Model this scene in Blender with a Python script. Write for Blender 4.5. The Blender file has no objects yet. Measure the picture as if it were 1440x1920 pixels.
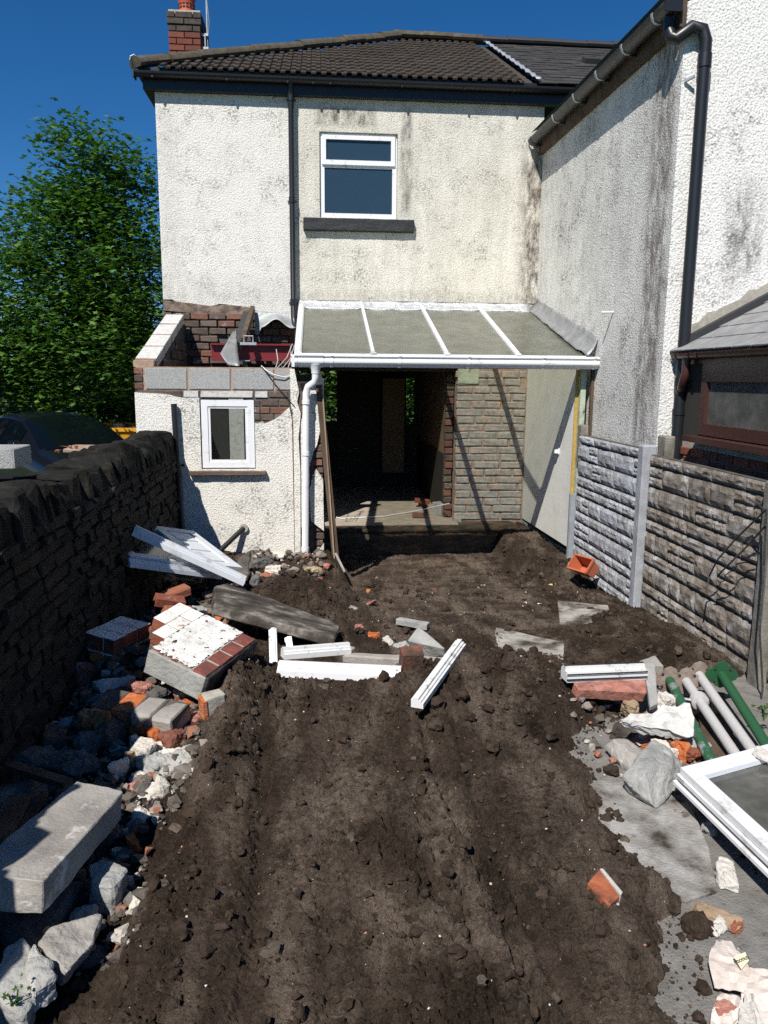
import bpy, bmesh, math, random
import numpy as np
from mathutils import Vector, Matrix, Euler, noise

random.seed(11)
rng = np.random.default_rng(11)
scene = bpy.context.scene
COL = scene.collection
R_ = math.radians

# ------------------------------------------------------------------ camera
CAMZ = 1.88
YAW, PITCH, ROLL, FPX = 4.87, 9.98, 0.445, 1442.0


def cam_axes():
    y, p, r = R_(YAW), R_(PITCH), R_(ROLL)
    f = Vector((math.sin(y) * math.cos(p), math.cos(y) * math.cos(p), -math.sin(p)))
    rt = Vector((math.cos(y), -math.sin(y), 0))
    up = rt.cross(f)
    return rt * math.cos(r) + up * math.sin(r), -rt * math.sin(r) + up * math.cos(r), f


CR, CU, CF = cam_axes()
cd = bpy.data.cameras.new('camera')
cam = bpy.data.objects.new('camera', cd)
COL.objects.link(cam)
cam.matrix_world = Matrix(((CR.x, CU.x, -CF.x, 0), (CR.y, CU.y, -CF.y, 0), (CR.z, CU.z, -CF.z, CAMZ), (0, 0, 0, 1)))
cd.sensor_fit = 'VERTICAL'
cd.sensor_height = 24.0
cd.lens = 24.0 * FPX / 1920.0
cd.clip_start = 0.05
cd.clip_end = 2000
scene.camera = cam

# ------------------------------------------------------------------ sky and sun
SUND = Vector((0.515, 1.0, -1.27)).normalized()      # direction the light travels
w = bpy.data.worlds.new('World')
scene.world = w
w.use_nodes = True
nt = w.node_tree
bg = nt.nodes['Background']
sky = nt.nodes.new('ShaderNodeTexSky')
sky.sky_type = 'NISHITA'
sky.sun_disc = False
sky.sun_elevation = math.asin(-SUND.z)
sky.sun_rotation = math.atan2(-SUND.x, -SUND.y)
sky.altitude = 2500
sky.air_density = 1.0
sky.dust_density = 0.0
sky.ozone_density = 6.0
hs = nt.nodes.new('ShaderNodeHueSaturation')
hs.inputs['Saturation'].default_value = 1.24
hs.inputs['Value'].default_value = .86
nt.links.new(sky.outputs[0], hs.inputs['Color'])
nt.links.new(hs.outputs[0], bg.inputs[0])
bg.inputs[1].default_value = 0.088
sd = bpy.data.lights.new('sun', 'SUN')
sd.energy = 5.0
sd.angle = R_(0.5)
sd.color = (1.0, 0.955, 0.89)
so = bpy.data.objects.new('sun', sd)
COL.objects.link(so)
so.rotation_euler = (-SUND).to_track_quat('Z', 'Y').to_euler()
so.location = (-10, -18, 25)
scene.view_settings.view_transform = 'Standard'
scene.view_settings.look = 'None'
scene.view_settings.exposure = 0.38
scene.view_settings.gamma = 1.0
scene.cycles.use_denoising = False
scene.cycles.sample_clamp_indirect = 1.2
scene.cycles.blur_glossy = 1.0
scene.cycles.max_bounces = 6


# ------------------------------------------------------------------ photo pixel -> direction helpers
def ray(px, py):
    return CR * ((px - 720) / FPX) + CU * (-(py - 960) / FPX) + CF


def onY(px, py, Y):
    d = ray(px, py); t = Y / d.y
    return Vector((d.x * t, Y, CAMZ + d.z * t))


def onX(px, py, X):
    d = ray(px, py); t = X / d.x
    return Vector((X, d.y * t, CAMZ + d.z * t))


def onZ(px, py, z):
    d = ray(px, py); t = (z - CAMZ) / d.z
    return Vector((d.x * t, d.y * t, z))


# ------------------------------------------------------------------ terrain height (large forms)
def sst(a, b, t):
    t = np.clip((t - a) / (b - a), 0, 1)
    return t * t * (3 - 2 * t)


def hmac(x, y):
    x = np.asarray(x, float); y = np.asarray(y, float)
    base = np.interp(y, [0, 3, 4.2, 5, 6, 7, 8, 9, 10], [.07, .09, .05, -.02, -.11, -.2, -.3, -.39, -.43])
    xl = np.interp(y, [1.0, 2.0, 2.6, 3.2, 3.9, 4.6, 5.5], [-.62, -.62, -.57, -.50, -.46, -.50, -.7])
    xr = np.interp(y, [1.0, 1.9, 2.2, 2.5, 3.0, 3.5, 4.2, 4.6], [1.02, 1.02, 1.17, 1.22, 1.22, 1.25, 1.6, 2.2])
    xl = xl + .03 * np.sin(7 * y + .6) + .02 * np.sin(19 * y)
    xr = xr + .05 * np.sin(8.3 * y) + .03 * np.sin(21 * y + 1) + .02 * np.sin(37 * y)
    m = sst(-.12, .06, x - xl) * (1 - sst(-.13, .05, x - xr)) + sst(4.35, 4.75, y)
    m = np.clip(m, 0, 1)
    h = base * m + (1 - m) * (-.06)
    h = h + .15 * np.exp(-((x + .52) / .16) ** 2 - ((y - 4.1) / .85) ** 2)            # bank left of the tracks
    h = h + .17 * np.exp(-((x - 1.05) / .45) ** 2 - ((y - 4.25) / .42) ** 2)         # heap, right middle
    h = h + .05 * np.exp(-((x - .35) / .5) ** 2 - ((y - 4.35) / .2) ** 2)           # low berm
    h = h - .10 * np.exp(-((x - .15) / .5) ** 2 - ((y - 4.98) / .16) ** 2)           # hollow under the frames
    h = h + .30 * np.exp(-((x + .15) / .55) ** 2 - ((y - 6.35) / .6) ** 2)           # spoil heap by the slab
    h = h + .22 * np.exp(-((x + .9) / .5) ** 2 - ((y - 6.9) / .7) ** 2)
    h = h + .12 * np.exp(-((x + 1.15) / .35) ** 2 - ((y - 4.6) / 1.2) ** 2)          # rubble bed by the wall
    bank = sst(2.22, 2.36, x) * sst(6.9, 7.6, y)
    h = h * (1 - bank) + bank * (-.10)
    bl = (1 - sst(.05, .4, x)) * sst(7.1, 7.6, y) * (1 - sst(7.98, 8.02, y) * sst(0.04, .06, x))
    h = h * (1 - bl) + bl * .02
    h = h + .10 * np.exp(-((x - 2.45) / .3) ** 2 - ((y - 5.3) / .7) ** 2)
    # track marks left by the bucket
    for xc, ww, dd in ((-.27, .04, .045), (.57, .022, .05), (.70, .02, .035), (.05, .03, .02), (.38, .05, .015)):
        h = h - dd * np.exp(-((x - xc - .05 * np.sin(y * 1.7 + xc * 9)) / ww) ** 2) * sst(1.2, 1.7, y) * (1 - sst(3.7, 4.1, y))
    return h


def G(px, py, dz=0.0):
    z = 0.0
    for _ in range(12):
        p = onZ(px, py, z)
        z = .5 * z + .5 * (max(float(hmac(p.x, p.y)), 0.0 if (p.x > 1.2 and p.y < 4.4) else -9) + dz)
    return onZ(px, py, z)


# ------------------------------------------------------------------ materials
MATS = {}


def newmat(name):
    m = bpy.data.materials.new(name)
    m.use_nodes = True
    MATS[name] = m
    b = m.node_tree.nodes['Principled BSDF']
    return m, m.node_tree.nodes, m.node_tree.links, b


def ramp(N, L, fac, stops, interp='LINEAR'):
    r = N.new('ShaderNodeValToRGB')
    r.color_ramp.interpolation = interp
    e = r.color_ramp.elements
    e[0].position, e[0].color = stops[0][0], (*stops[0][1], 1)
    e[1].position, e[1].color = stops[-1][0], (*stops[-1][1], 1)
    for p, c in stops[1:-1]:
        k = e.new(p); k.color = (*c, 1)
    L.new(fac, r.inputs[0])
    return r.outputs[0]


def texn(N, L, vec, scale, detail=4, rough=.6, kind='noise', stretch=None):
    if stretch:
        mp = N.new('ShaderNodeMapping'); mp.inputs['Scale'].default_value = stretch
        L.new(vec, mp.inputs[0]); vec = mp.outputs[0]
    if kind == 'noise':
        t = N.new('ShaderNodeTexNoise'); t.inputs['Scale'].default_value = scale
        t.inputs['Detail'].default_value = detail; t.inputs['Roughness'].default_value = rough
        L.new(vec, t.inputs['Vector']); return t.outputs[0]
    t = N.new('ShaderNodeTexVoronoi'); t.inputs['Scale'].default_value = scale
    L.new(vec, t.inputs['Vector']); return t.outputs['Distance']


def mixc(N, L, fac, a, b, mode='MIX'):
    m = N.new('ShaderNodeMix'); m.data_type = 'RGBA'; m.blend_type = mode
    for s, v in ((0, fac), (6, a), (7, b)):
        if isinstance(v, (int, float)): m.inputs[s].default_value = v
        elif isinstance(v, tuple): m.inputs[s].default_value = (*v, 1)
        else: L.new(v, m.inputs[s])
    return m.outputs[2]


def mth(N, L, op, a, b=None, clamp=False):
    m = N.new('ShaderNodeMath'); m.operation = op; m.use_clamp = clamp
    for i, v in enumerate((a, b)):
        if v is None: continue
        if isinstance(v, (int, float)): m.inputs[i].default_value = v
        else: L.new(v, m.inputs[i])
    return m.outputs[0]


def worldpos(N):
    return N.new('ShaderNodeNewGeometry').outputs['Position']


def rndval(N, L):
    o = N.new('ShaderNodeObjectInfo').outputs['Random']
    g = N.new('ShaderNodeNewGeometry').outputs['Random Per Island']
    return mth(N, L, 'FRACT', mth(N, L, 'ADD', o, g))


def bump(N, L, b, hgt, dist, strength=1.0):
    n = N.new('ShaderNodeBump'); n.inputs['Distance'].default_value = dist; n.inputs['Strength'].default_value = strength
    L.new(hgt, n.inputs['Height']); L.new(n.outputs[0], b.inputs['Normal'])


def M(name, stops, scale=9, rough=.85, bsc=40, bd=.004, rnd=None, rndmix=.6, spec=.3, speck=None, metal=0, stretch=None, bkind='noise', detail=6):
    """colour ramp over world-space noise + optional per-piece random ramp + specks + bump"""
    m, N, L, b = newmat(name)
    pos = worldpos(N)
    n = texn(N, L, pos, scale, detail, .62, stretch=stretch)
    c = ramp(N, L, n, stops)
    if rnd:
        rc = ramp(N, L, rndval(N, L), rnd, 'CONSTANT')
        c = mixc(N, L, rndmix, c, rc)
    if speck:
        sc, thr, col, sscale = speck[0], speck[1], speck[2], speck[0]
        sn = texn(N, L, pos, sscale, 5, .7)
        f = ramp(N, L, sn, [(thr, (0, 0, 0)), (min(thr + .07, 1), (1, 1, 1))])
        c = mixc(N, L, f, c, col)
    L.new(c, b.inputs['Base Color'])
    b.inputs['Roughness'].default_value = rough
    b.inputs['Specular IOR Level'].default_value = spec
    b.inputs['Metallic'].default_value = metal
    if bd:
        hn = texn(N, L, pos, bsc, 6, .65, kind=bkind)
        bump(N, L, b, hn, bd)
    return m


def render_mat(name, base, dirt, amount, streak, yellow=0, bands=(), bsc=70, bd=.008, lo=.42):
    """pebbledash render: knobbly bump, dirt and painted shade in the hollows, vertical streaks, stain bands (axis, centre, width, colour, strength)"""
    m, N, L, b = newmat(name)
    pos = worldpos(N)
    peb = texn(N, L, pos, bsc, 3, .55)
    vor = texn(N, L, pos, bsc * .8, kind='vor')
    hgt = mth(N, L, 'ADD', peb, mth(N, L, 'MULTIPLY', vor, .5))
    big = texn(N, L, pos, 1.6, 7, .68)
    big2 = texn(N, L, pos, 6, 6, .7)
    st = texn(N, L, pos, 3.2, 6, .65, stretch=(3.2, 3.2, .35))
    d = mth(N, L, 'MULTIPLY_ADD', big, 1 - streak); N[-1].inputs[2].default_value = 0
    d = mth(N, L, 'ADD', d, mth(N, L, 'MULTIPLY', st, streak))
    d = mth(N, L, 'ADD', mth(N, L, 'MULTIPLY', d, .72), mth(N, L, 'MULTIPLY', big2, .28))
    f = ramp(N, L, d, [(lo, (0, 0, 0)), (lo + .28, (1, 1, 1))])
    hol = ramp(N, L, peb, [(.36, (1, 1, 1)), (.47, (0, 0, 0))])
    mould = mth(N, L, 'MULTIPLY', ramp(N, L, texn(N, L, pos, 2.7, 8, .78), [(.50, (0, 0, 0)), (.64, (1, 1, 1))]), ramp(N, L, texn(N, L, pos, 38, 3, .6), [(.44, (1, 1, 1)), (.54, (0, 0, 0))]))
    # dirt sits in the hollows first
    f2 = mth(N, L, 'MULTIPLY', f, amount, True)
    f3 = mth(N, L, 'MULTIPLY', mth(N, L, 'MULTIPLY', f, hol), min(1, amount * 1.8), True)
    c = mixc(N, L, f2, base, tuple(.35 * a + .65 * q for a, q in zip(base, dirt)))
    c = mixc(N, L, f3, c, dirt)
    c = mixc(N, L, mth(N, L, 'MULTIPLY', hol, .62), c, tuple(.42 * a for a in base))  # constant darkening, pebble shade put into the colour of the hollows
    c = mixc(N, L, mth(N, L, 'MULTIPLY', mould, .75), c, (.085, .08, .068))
    if yellow:
        yn = texn(N, L, pos, .9, 4, .5)
        c = mixc(N, L, mth(N, L, 'MULTIPLY', ramp(N, L, yn, [(.4, (0, 0, 0)), (.65, (1, 1, 1))]), yellow), c, (.50, .46, .33))
    sp = N.new('ShaderNodeSeparateXYZ'); L.new(pos, sp.inputs[0])
    for boxes, col, s in bands:
        fac = None
        for ax, c0, c1, sof in boxes:
            v = sp.outputs[ax]
            a = mth(N, L, 'DIVIDE', mth(N, L, 'SUBTRACT', v, c0), sof, True)
            a2 = mth(N, L, 'DIVIDE', mth(N, L, 'SUBTRACT', c1, v), sof, True)
            q = mth(N, L, 'MULTIPLY', a, a2)
            fac = q if fac is None else mth(N, L, 'MULTIPLY', fac, q)
        nn = texn(N, L, pos, 7, 7, .75, stretch=(1.6, 1.6, .6))
        nz = ramp(N, L, nn, [(.38, (0, 0, 0)), (.6, (1, 1, 1))])
        c = mixc(N, L, mth(N, L, 'MULTIPLY', mth(N, L, 'MULTIPLY', fac, nz), s, True), c, col)
    L.new(c, b.inputs['Base Color'])
    b.inputs['Roughness'].default_value = .92
    b.inputs['Specular IOR Level'].default_value = .15
    bump(N, L, b, hgt, bd, 1.0)
    return m


def plain(name, col, rough=.5, spec=.4, metal=0, bsc=0, bd=0, dirt=None):
    m, N, L, b = newmat(name)
    c = col
    pos = worldpos(N)
    if dirt:
        n = texn(N, L, pos, dirt[1], 7, .7)
        f = ramp(N, L, n, [(dirt[2], (0, 0, 0)), (dirt[2] + .14, (1, 1, 1))])
        L.new(mixc(N, L, f, col, dirt[0]), b.inputs['Base Color'])
        rr = ramp(N, L, f, [(0, (rough,) * 3), (1, (.9,) * 3)])
        L.new(rr, b.inputs['Roughness'])
    else:
        b.inputs['Base Color'].default_value = (*col, 1)
        b.inputs['Roughness'].default_value = rough
    b.inputs['Specular IOR Level'].default_value = spec
    b.inputs['Metallic'].default_value = metal
    if bd: bump(N, L, b, texn(N, L, pos, bsc, 4, .6), bd)
    return m


def glassy(name, tint, film, fac, rough=.05, fscale=3.0):
    """thin dirty pane: transparent tint + a film of dirt + reflection"""
    m, N, L, b = newmat(name)
    out = N['Material Output']
    tr = N.new('ShaderNodeBsdfTransparent'); tr.inputs[0].default_value = (*tint, 1)
    df = N.new('ShaderNodeBsdfDiffuse')
    n = texn(N, L, worldpos(N), fscale, 6, .65)
    L.new(ramp(N, L, n, [(.3, tuple(c * .8 for c in film)), (.7, tuple(min(1, c * 1.2) for c in film))]), df.inputs[0])
    mx = N.new('ShaderNodeMixShader')
    L.new(ramp(N, L, n, [(.25, (fac * .75,) * 3), (.75, (min(1, fac * 1.25),) * 3)]), mx.inputs[0])
    L.new(tr.outputs[0], mx.inputs[1]); L.new(df.outputs[0], mx.inputs[2])
    gl = N.new('ShaderNodeBsdfGlossy'); gl.inputs['Roughness'].default_value = rough
    fr = N.new('ShaderNodeFresnel'); fr.inputs[0].default_value = 1.45
    m2 = N.new('ShaderNodeMixShader')
    L.new(fr.outputs[0], m2.inputs[0]); L.new(mx.outputs[0], m2.inputs[1]); L.new(gl.outputs[0], m2.inputs[2])
    L.new(m2.outputs[0], out.inputs[0])
    return m


def leafmat(name, cols):
    m, N, L, b = newmat(name)
    out = N['Material Output']
    c = ramp(N, L, N.new('ShaderNodeNewGeometry').outputs['Random Per Island'], [(i / (len(cols) - 1), q) for i, q in enumerate(cols)])
    L.new(c, b.inputs['Base Color']); b.inputs['Roughness'].default_value = .45
    b.inputs['Specular IOR Level'].default_value = .35
    t = N.new('ShaderNodeBsdfTranslucent')
    L.new(mixc(N, L, 1.0, c, (1.0, 1.15, .35), 'MULTIPLY'), t.inputs[0])
    mx = N.new('ShaderNodeMixShader'); mx.inputs[0].default_value = .3
    L.new(b.outputs[0], mx.inputs[1]); L.new(t.outputs[0], mx.inputs[2]); L.new(mx.outputs[0], out.inputs[0])
    return m


# walls
m_white = render_mat('render_white', (.70, .68, .63), (.24, .22, .19), .40, .3, bands=(
    (((0, -1.95, -1.6, .12), (2, 2.6, 5.2, .2)), (.38, .36, .32), .35),
    (((2, 2.65, 3.15, .2),), (.25, .25, .2), .35)), lo=.50)
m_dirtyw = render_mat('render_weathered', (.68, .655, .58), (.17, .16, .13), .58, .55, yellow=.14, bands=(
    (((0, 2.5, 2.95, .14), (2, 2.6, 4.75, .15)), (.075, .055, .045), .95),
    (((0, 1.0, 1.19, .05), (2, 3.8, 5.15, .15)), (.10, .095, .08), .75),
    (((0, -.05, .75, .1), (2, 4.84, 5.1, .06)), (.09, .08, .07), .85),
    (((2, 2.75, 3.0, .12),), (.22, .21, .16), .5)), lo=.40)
m_wing = render_mat('render_grey_dash', (.74, .725, .68), (.13, .125, .11), .62, .5, bsc=72, bd=.008, lo=.38, bands=(
    (((1, 6.45, 6.95, .1), (2, 1.2, 4.75, .15)), (.11, .08, .065), .8),))
m_endw = render_mat('render_end_wall', (.72, .71, .68), (.13, .12, .1), .42, .1, bsc=58, bd=.010, lo=.56, bands=(
    (((0, 3.3, 3.75, .15), (2, 2.55, 3.6, .3)), (.12, .115, .1), .8),))
m_extw = render_mat('render_extension', (.72, .695, .63), (.35, .31, .25), .28, .25, bsc=75, bd=.008, lo=.52)
m_greenw = render_mat('render_under_glass', (.46, .47, .36), (.2, .2, .14), .5, .3, bsc=70, bd=.006)
m_plaster = M('plaster', [(.25, (.62, .62, .56)), (.55, (.74, .735, .68)), (.8, (.66, .66, .6))], 3, .85, 25, .002)
m_greenpaint = M('flaking_green_paint', [(.3, (.22, .26, .17)), (.55, (.42, .47, .36)), (.75, (.30, .34, .25))], 6, .85, 40, .006, speck=(9, .58, (.12, .11, .09)))
# masonry
BR = [(0, (.20, .055, .03)), (.25, (.26, .085, .045)), (.45, (.15, .06, .045)), (.65, (.30, .11, .06)), (.82, (.11, .06, .05))]
m_brick = M('red_brick', [(.25, (.10, .045, .035)), (.5, (.22, .08, .05)), (.8, (.30, .14, .09))], 14, .9, 60, .006, rnd=BR, rndmix=.6, speck=(7, .6, (.30, .26, .22)))
m_chimbrick = M('chimney_brick', [(.25, (.10, .035, .025)), (.6, (.17, .055, .035)), (.85, (.2, .08, .06))], 12, .9, 60, .004,
                rnd=[(0, (.15, .045, .03)), (.4, (.19, .06, .04)), (.7, (.11, .04, .03))], rndmix=.5)
m_sootbrick = M('soot_dark_brick', [(.3, (.035, .03, .028)), (.7, (.09, .07, .06))], 12, .9, 60, .004)
m_darkbrick = M('dirty_brick', [(.25, (.05, .04, .035)), (.5, (.13, .085, .065)), (.8, (.20, .15, .12))], 10, .92, 50, .008,
                rnd=[(0, (.06, .05, .045)), (.3, (.16, .07, .05)), (.5, (.09, .075, .065)), (.75, (.22, .09, .06)), (.9, (.14, .12, .10))], rndmix=.55, speck=(5, .6, (.34, .31, .27)))
m_greybrick = M('grey_brick', [(.32, (.13, .125, .11)), (.45, (.27, .26, .235)), (.58, (.36, .345, .31)), (.72, (.46, .42, .36))], 20, .9, 70, .006,
                rnd=[(0, (.26, .26, .24)), (.4, (.33, .32, .295)), (.7, (.30, .26, .22))], rndmix=.35, speck=(7, .54, (.42, .31, .23)))
m_pinkmortar = M('pink_mortar', [(.3, (.27, .185, .135)), (.7, (.42, .31, .235))], 15, .95, 60, .006)
m_mortar = M('mortar', [(.3, (.27, .25, .21)), (.7, (.42, .39, .34))], 18, .95, 70, .005)
m_darkmortar = M('dark_mortar', [(.3, (.06, .055, .045)), (.7, (.13, .115, .1))], 14, .95, 50, .008)
m_block = M('concrete_block', [(.30, (.10, .10, .095)), (.42, (.30, .30, .29)), (.6, (.42, .42, .405)), (.75, (.50, .50, .48))], 75, .95, 110, .010, rnd=[(0, (.34, .34, .33)), (.5, (.38, .38, .36))], rndmix=.4)
m_paleblock = M('pale_block', [(.3, (.34, .33, .31)), (.45, (.50, .49, .46)), (.75, (.60, .59, .56))], 26, .95, 90, .004)
m_stone = M('wall_stone', [(.3, (.003, .003, .0025)), (.5, (.011, .0095, .0075)), (.7, (.045, .037, .027))], 9, .95, 45, .012,  # stone colour cut to near black to deepen the shade on the wall
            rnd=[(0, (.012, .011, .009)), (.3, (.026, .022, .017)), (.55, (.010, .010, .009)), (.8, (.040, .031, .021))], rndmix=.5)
m_cope = M('coping_stone', [(.32, (.003, .003, .0025)), (.52, (.010, .0095, .0075)), (.7, (.034, .030, .022))], 7, .95, 40, .015, speck=(5, .66, (.12, .105, .08)))  # coping near black as well, shade taken into the colour
m_conc = M('concrete', [(.25, (.27, .265, .25)), (.5, (.37, .365, .34)), (.8, (.46, .45, .42))], 7, .93, 60, .006, speck=(6, .66, (.55, .53, .5)))
m_greyconc = M('grey_concrete', [(.25, (.20, .2, .19)), (.5, (.30, .30, .285)), (.8, (.40, .395, .375))], 8, .93, 45, .009, speck=(11, .64, (.52, .50, .48)))
m_slabconc = M('weathered_slab', [(.25, (.20, .185, .17)), (.5, (.30, .28, .255)), (.8, (.38, .36, .33))], 5, .93, 70, .006, speck=(4, .6, (.52, .50, .47)))
m_soilslab = M('soil_smeared_concrete', [(.38, (.032, .026, .021)), (.52, (.075, .064, .053)), (.68, (.27, .25, .22))], 5, .95, 50, .008, stretch=(1, 2.2, 1))
m_patio = M('old_concrete', [(.25, (.12, .115, .105)), (.5, (.19, .18, .165)), (.8, (.27, .26, .24))], 9, .95, 90, .010, speck=(14, .60, (.09, .08, .068)))
m_palestone = M('pale_rubble', [(.25, (.40, .37, .33)), (.6, (.56, .53, .48)), (.85, (.66, .63, .58))], 14, .92, 60, .008, rnd=[(0, (.55, .52, .47)), (.35, (.42, .40, .37)), (.7, (.6, .55, .47))], rndmix=.5)
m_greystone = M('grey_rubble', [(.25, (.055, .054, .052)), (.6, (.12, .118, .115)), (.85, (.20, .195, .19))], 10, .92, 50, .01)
m_orange = M('broken_orange_brick', [(.3, (.40, .10, .025)), (.55, (.48, .14, .045)), (.75, (.52, .33, .24))], 10, .92, 60, .012)
m_orangedirty = M('soiled_orange_brick', [(.30, (.05, .035, .028)), (.45, (.26, .08, .04)), (.7, (.42, .13, .06))], 12, .92, 60, .008)
m_muddybrick = M('muddy_brick', [(.32, (.05, .04, .033)), (.5, (.13, .06, .042)), (.66, (.28, .085, .045)), (.8, (.2, .1, .07))], 11, .94, 60, .008)
m_pinkbrick = M('pinkish_clay', [(.3, (.16, .09, .07)), (.5, (.36, .15, .11)), (.75, (.46, .25, .20))], 16, .92, 60, .008, speck=(9, .62, (.08, .065, .055)))
m_paint = M('white_paint_on_brick', [(.30, (.30, .12, .08)), (.36, (.66, .62, .57)), (.6, (.78, .765, .73))], 8, .85, 45, .008, speck=(19, .63, (.05, .04, .035)))
m_tar = M('black_tar', [(.3, (.014, .014, .014)), (.7, (.045, .045, .046))], 12, .6, 30, .015, spec=.5)
m_pale_green = M('pale_green_plaster', [(.3, (.56, .58, .47)), (.7, (.66, .67, .56))], 9, .9, 50, .002)
# timber, plastic, metal
m_upvc = plain('white_upvc', (.70, .705, .71), .35, .45, dirt=((.36, .33, .29), 7, .57))
m_upvcdirty = plain('muddy_upvc', (.66, .66, .645), .4, .4, dirt=((.07, .055, .045), 9, .55))
m_upvcblue = plain('shaded_upvc', (.62, .65, .68), .35, .45, dirt=((.28, .265, .25), 5, .56))  # blue-grey copy of the white uPVC, shade put into its colour
m_black = plain('black_plastic', (.012, .013, .015), .38, .5)
m_blackfascia = plain('black_fascia', (.008, .009, .012), .42, .45)
m_oldgutter = plain('weathered_black_gutter', (.03, .031, .031), .45, .5, dirt=((.085, .083, .07), 6, .55))
m_brown = plain('brown_upvc', (.055, .022, .018), .35, .5)
m_brownwood = M('dark_timber', [(.3, (.05, .032, .022)), (.7, (.12, .085, .06))], 9, .85, 50, .004, stretch=(1, 1, .2))
m_timber = M('timber', [(.3, (.20, .14, .085)), (.7, (.36, .27, .18))], 8, .85, 50, .003, stretch=(1, 1, .2))
m_palewood = M('pale_wood', [(.3, (.40, .31, .2)), (.7, (.55, .45, .32))], 12, .85, 50, .002)
m_lead = M('lead_sheet', [(.3, (.19, .195, .2)), (.6, (.30, .305, .31)), (.85, (.42, .42, .42))], 7, .5, 9, .012, spec=.6, metal=.35)
m_silver = M('silver_flashing', [(.3, (.36, .38, .40)), (.7, (.60, .61, .62))], 10, .38, 16, .02, spec=.6, metal=.45)
m_red = plain('red_oxide_steel', (.15, .012, .015), .45, .5, bsc=30, bd=.001)
m_green = plain('green_painted_steel', (.018, .085, .035), .45, .5, dirt=((.30, .29, .27), 6, .60))
m_greensplash = plain('green_steel_with_cement', (.022, .09, .045), .5, .4, dirt=((.42, .41, .39), 4.5, .52))
m_cementsteel = plain('cement_coated_steel', (.42, .41, .40), .85, .2, dirt=((.045, .075, .05), 7, .64), bsc=40, bd=.004)
m_rust = M('rusty_plate', [(.3, (.16, .11, .08)), (.7, (.33, .27, .22))], 14, .85, 40, .004)
m_terra = plain('terracotta_plastic', (.42, .115, .055), .5, .4, dirt=((.2, .10, .07), 6, .64))
m_pot = plain('terracotta_pot', (.36, .075, .035), .6, .3)
m_foam = M('yellow_foam', [(.3, (.58, .44, .14)), (.7, (.70, .58, .25))], 20, .9, 60, .008)
m_yellowedge = M('foam_board_edge', [(.3, (.34, .22, .05)), (.7, (.48, .34, .10))], 30, .9, 60, .002)
m_galv = M('galvanised', [(.3, (.30, .32, .35)), (.7, (.42, .45, .48))], 9, .5, 30, .001, metal=.4, spec=.5)
m_paper = M('torn_lining_paper', [(.3, (.55, .47, .40)), (.6, (.66, .59, .53)), (.85, (.70, .64, .50))], 7, .9, 30, .004, speck=(13, .67, (.16, .12, .095)))
m_cream = plain('cream_paper', (.74, .68, .45), .85, .1)
m_ink = plain('ink', (.03, .025, .02), .8, .1)
m_sill = plain('black_painted_stone', (.018, .019, .021), .6, .4, dirt=((.5, .49, .45), 22, .69), bsc=60, bd=.004)
m_brownsill = M('bare_sill', [(.3, (.07, .05, .04)), (.7, (.17, .12, .095))], 9, .85, 50, .004, stretch=(.3, 1, 1))
# roofs
m_tile = M('concrete_roof_tile', [(.3, (.030, .024, .019)), (.55, (.052, .042, .033)), (.8, (.085, .07, .056))], 11, .93, 60, .006, rnd=[(0, (.045, .036, .029)), (.4, (.06, .048, .038)), (.75, (.038, .031, .025))], rndmix=.5)
m_hip = M('mossy_ridge_tile', [(.3, (.05, .042, .03)), (.6, (.095, .08, .058)), (.85, (.15, .13, .10))], 9, .95, 50, .01)
m_slate = M('roof_slate', [(.3, (.028, .027, .026)), (.6, (.05, .047, .044)), (.85, (.075, .071, .066))], 8, .7, 30, .004, rnd=[(0, (.04, .038, .036)), (.4, (.055, .05, .046)), (.7, (.033, .032, .031))], rndmix=.6)
m_greyslate = M('grey_slate', [(.3, (.18, .18, .18)), (.7, (.28, .28, .275))], 8, .75, 30, .003)
m_blackridge = plain('black_ridge', (.03, .031, .034), .6, .4, bsc=20, bd=.003)
# glass
m_roofglass = glassy('algae_dusted_roof_glass', (.95, .955, .91), (.44, .45, .34), .21, .2, 5)
m_dirtyglass = glassy('dusty_glass', (.55, .58, .56), (.17, .17, .155), .55, .08, 6)
m_clearglass = glassy('window_glass', (.72, .76, .75), (.10, .11, .11), .05, .02, 3)
m_carglass = glassy('car_glass', (.16, .19, .22), (.02, .022, .025), .35, .02, 3)
m_blueglass = plain('obscured_window_glass', (.022, .044, .066), .14, .5)
# misc
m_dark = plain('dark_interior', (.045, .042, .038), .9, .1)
m_intfloor = M('dusty_floor', [(.3, (.24, .20, .155)), (.6, (.36, .31, .25)), (.85, (.44, .39, .32))], 5, .95, 40, .004)
m_inttan = M('bare_brown_plaster', [(.3, (.16, .105, .06)), (.7, (.26, .18, .11))], 3, .95, 30, .003)
m_carpaint = plain('black_car_paint', (.005, .006, .010), .12, .3)
m_tyre = plain('rubber', (.02, .02, .02), .8, .2)
m_rim = plain('alloy', (.35, .35, .36), .35, .5, metal=.8)
m_yellow = plain('skip_yellow', (.55, .27, .01), .5, .4, dirt=((.2, .12, .06), 5, .6))
m_bark = M('bark', [(.3, (.045, .035, .028)), (.7, (.10, .085, .07))], 8, .95, 30, .02, stretch=(1, 1, .25))
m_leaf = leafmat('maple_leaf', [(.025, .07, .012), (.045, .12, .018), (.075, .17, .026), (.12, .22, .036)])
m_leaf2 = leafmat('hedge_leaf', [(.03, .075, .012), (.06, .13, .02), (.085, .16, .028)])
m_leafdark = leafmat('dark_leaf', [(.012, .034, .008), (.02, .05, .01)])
m_grass = M('grass_field', [(.3, (.05, .085, .018)), (.6, (.075, .115, .03)), (.85, (.11, .13, .05))], 1.5, .95, 30, .02)
m_asphalt = M('asphalt', [(.3, (.05, .05, .048)), (.7, (.085, .082, .078))], 6, .95, 90, .004)
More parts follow.
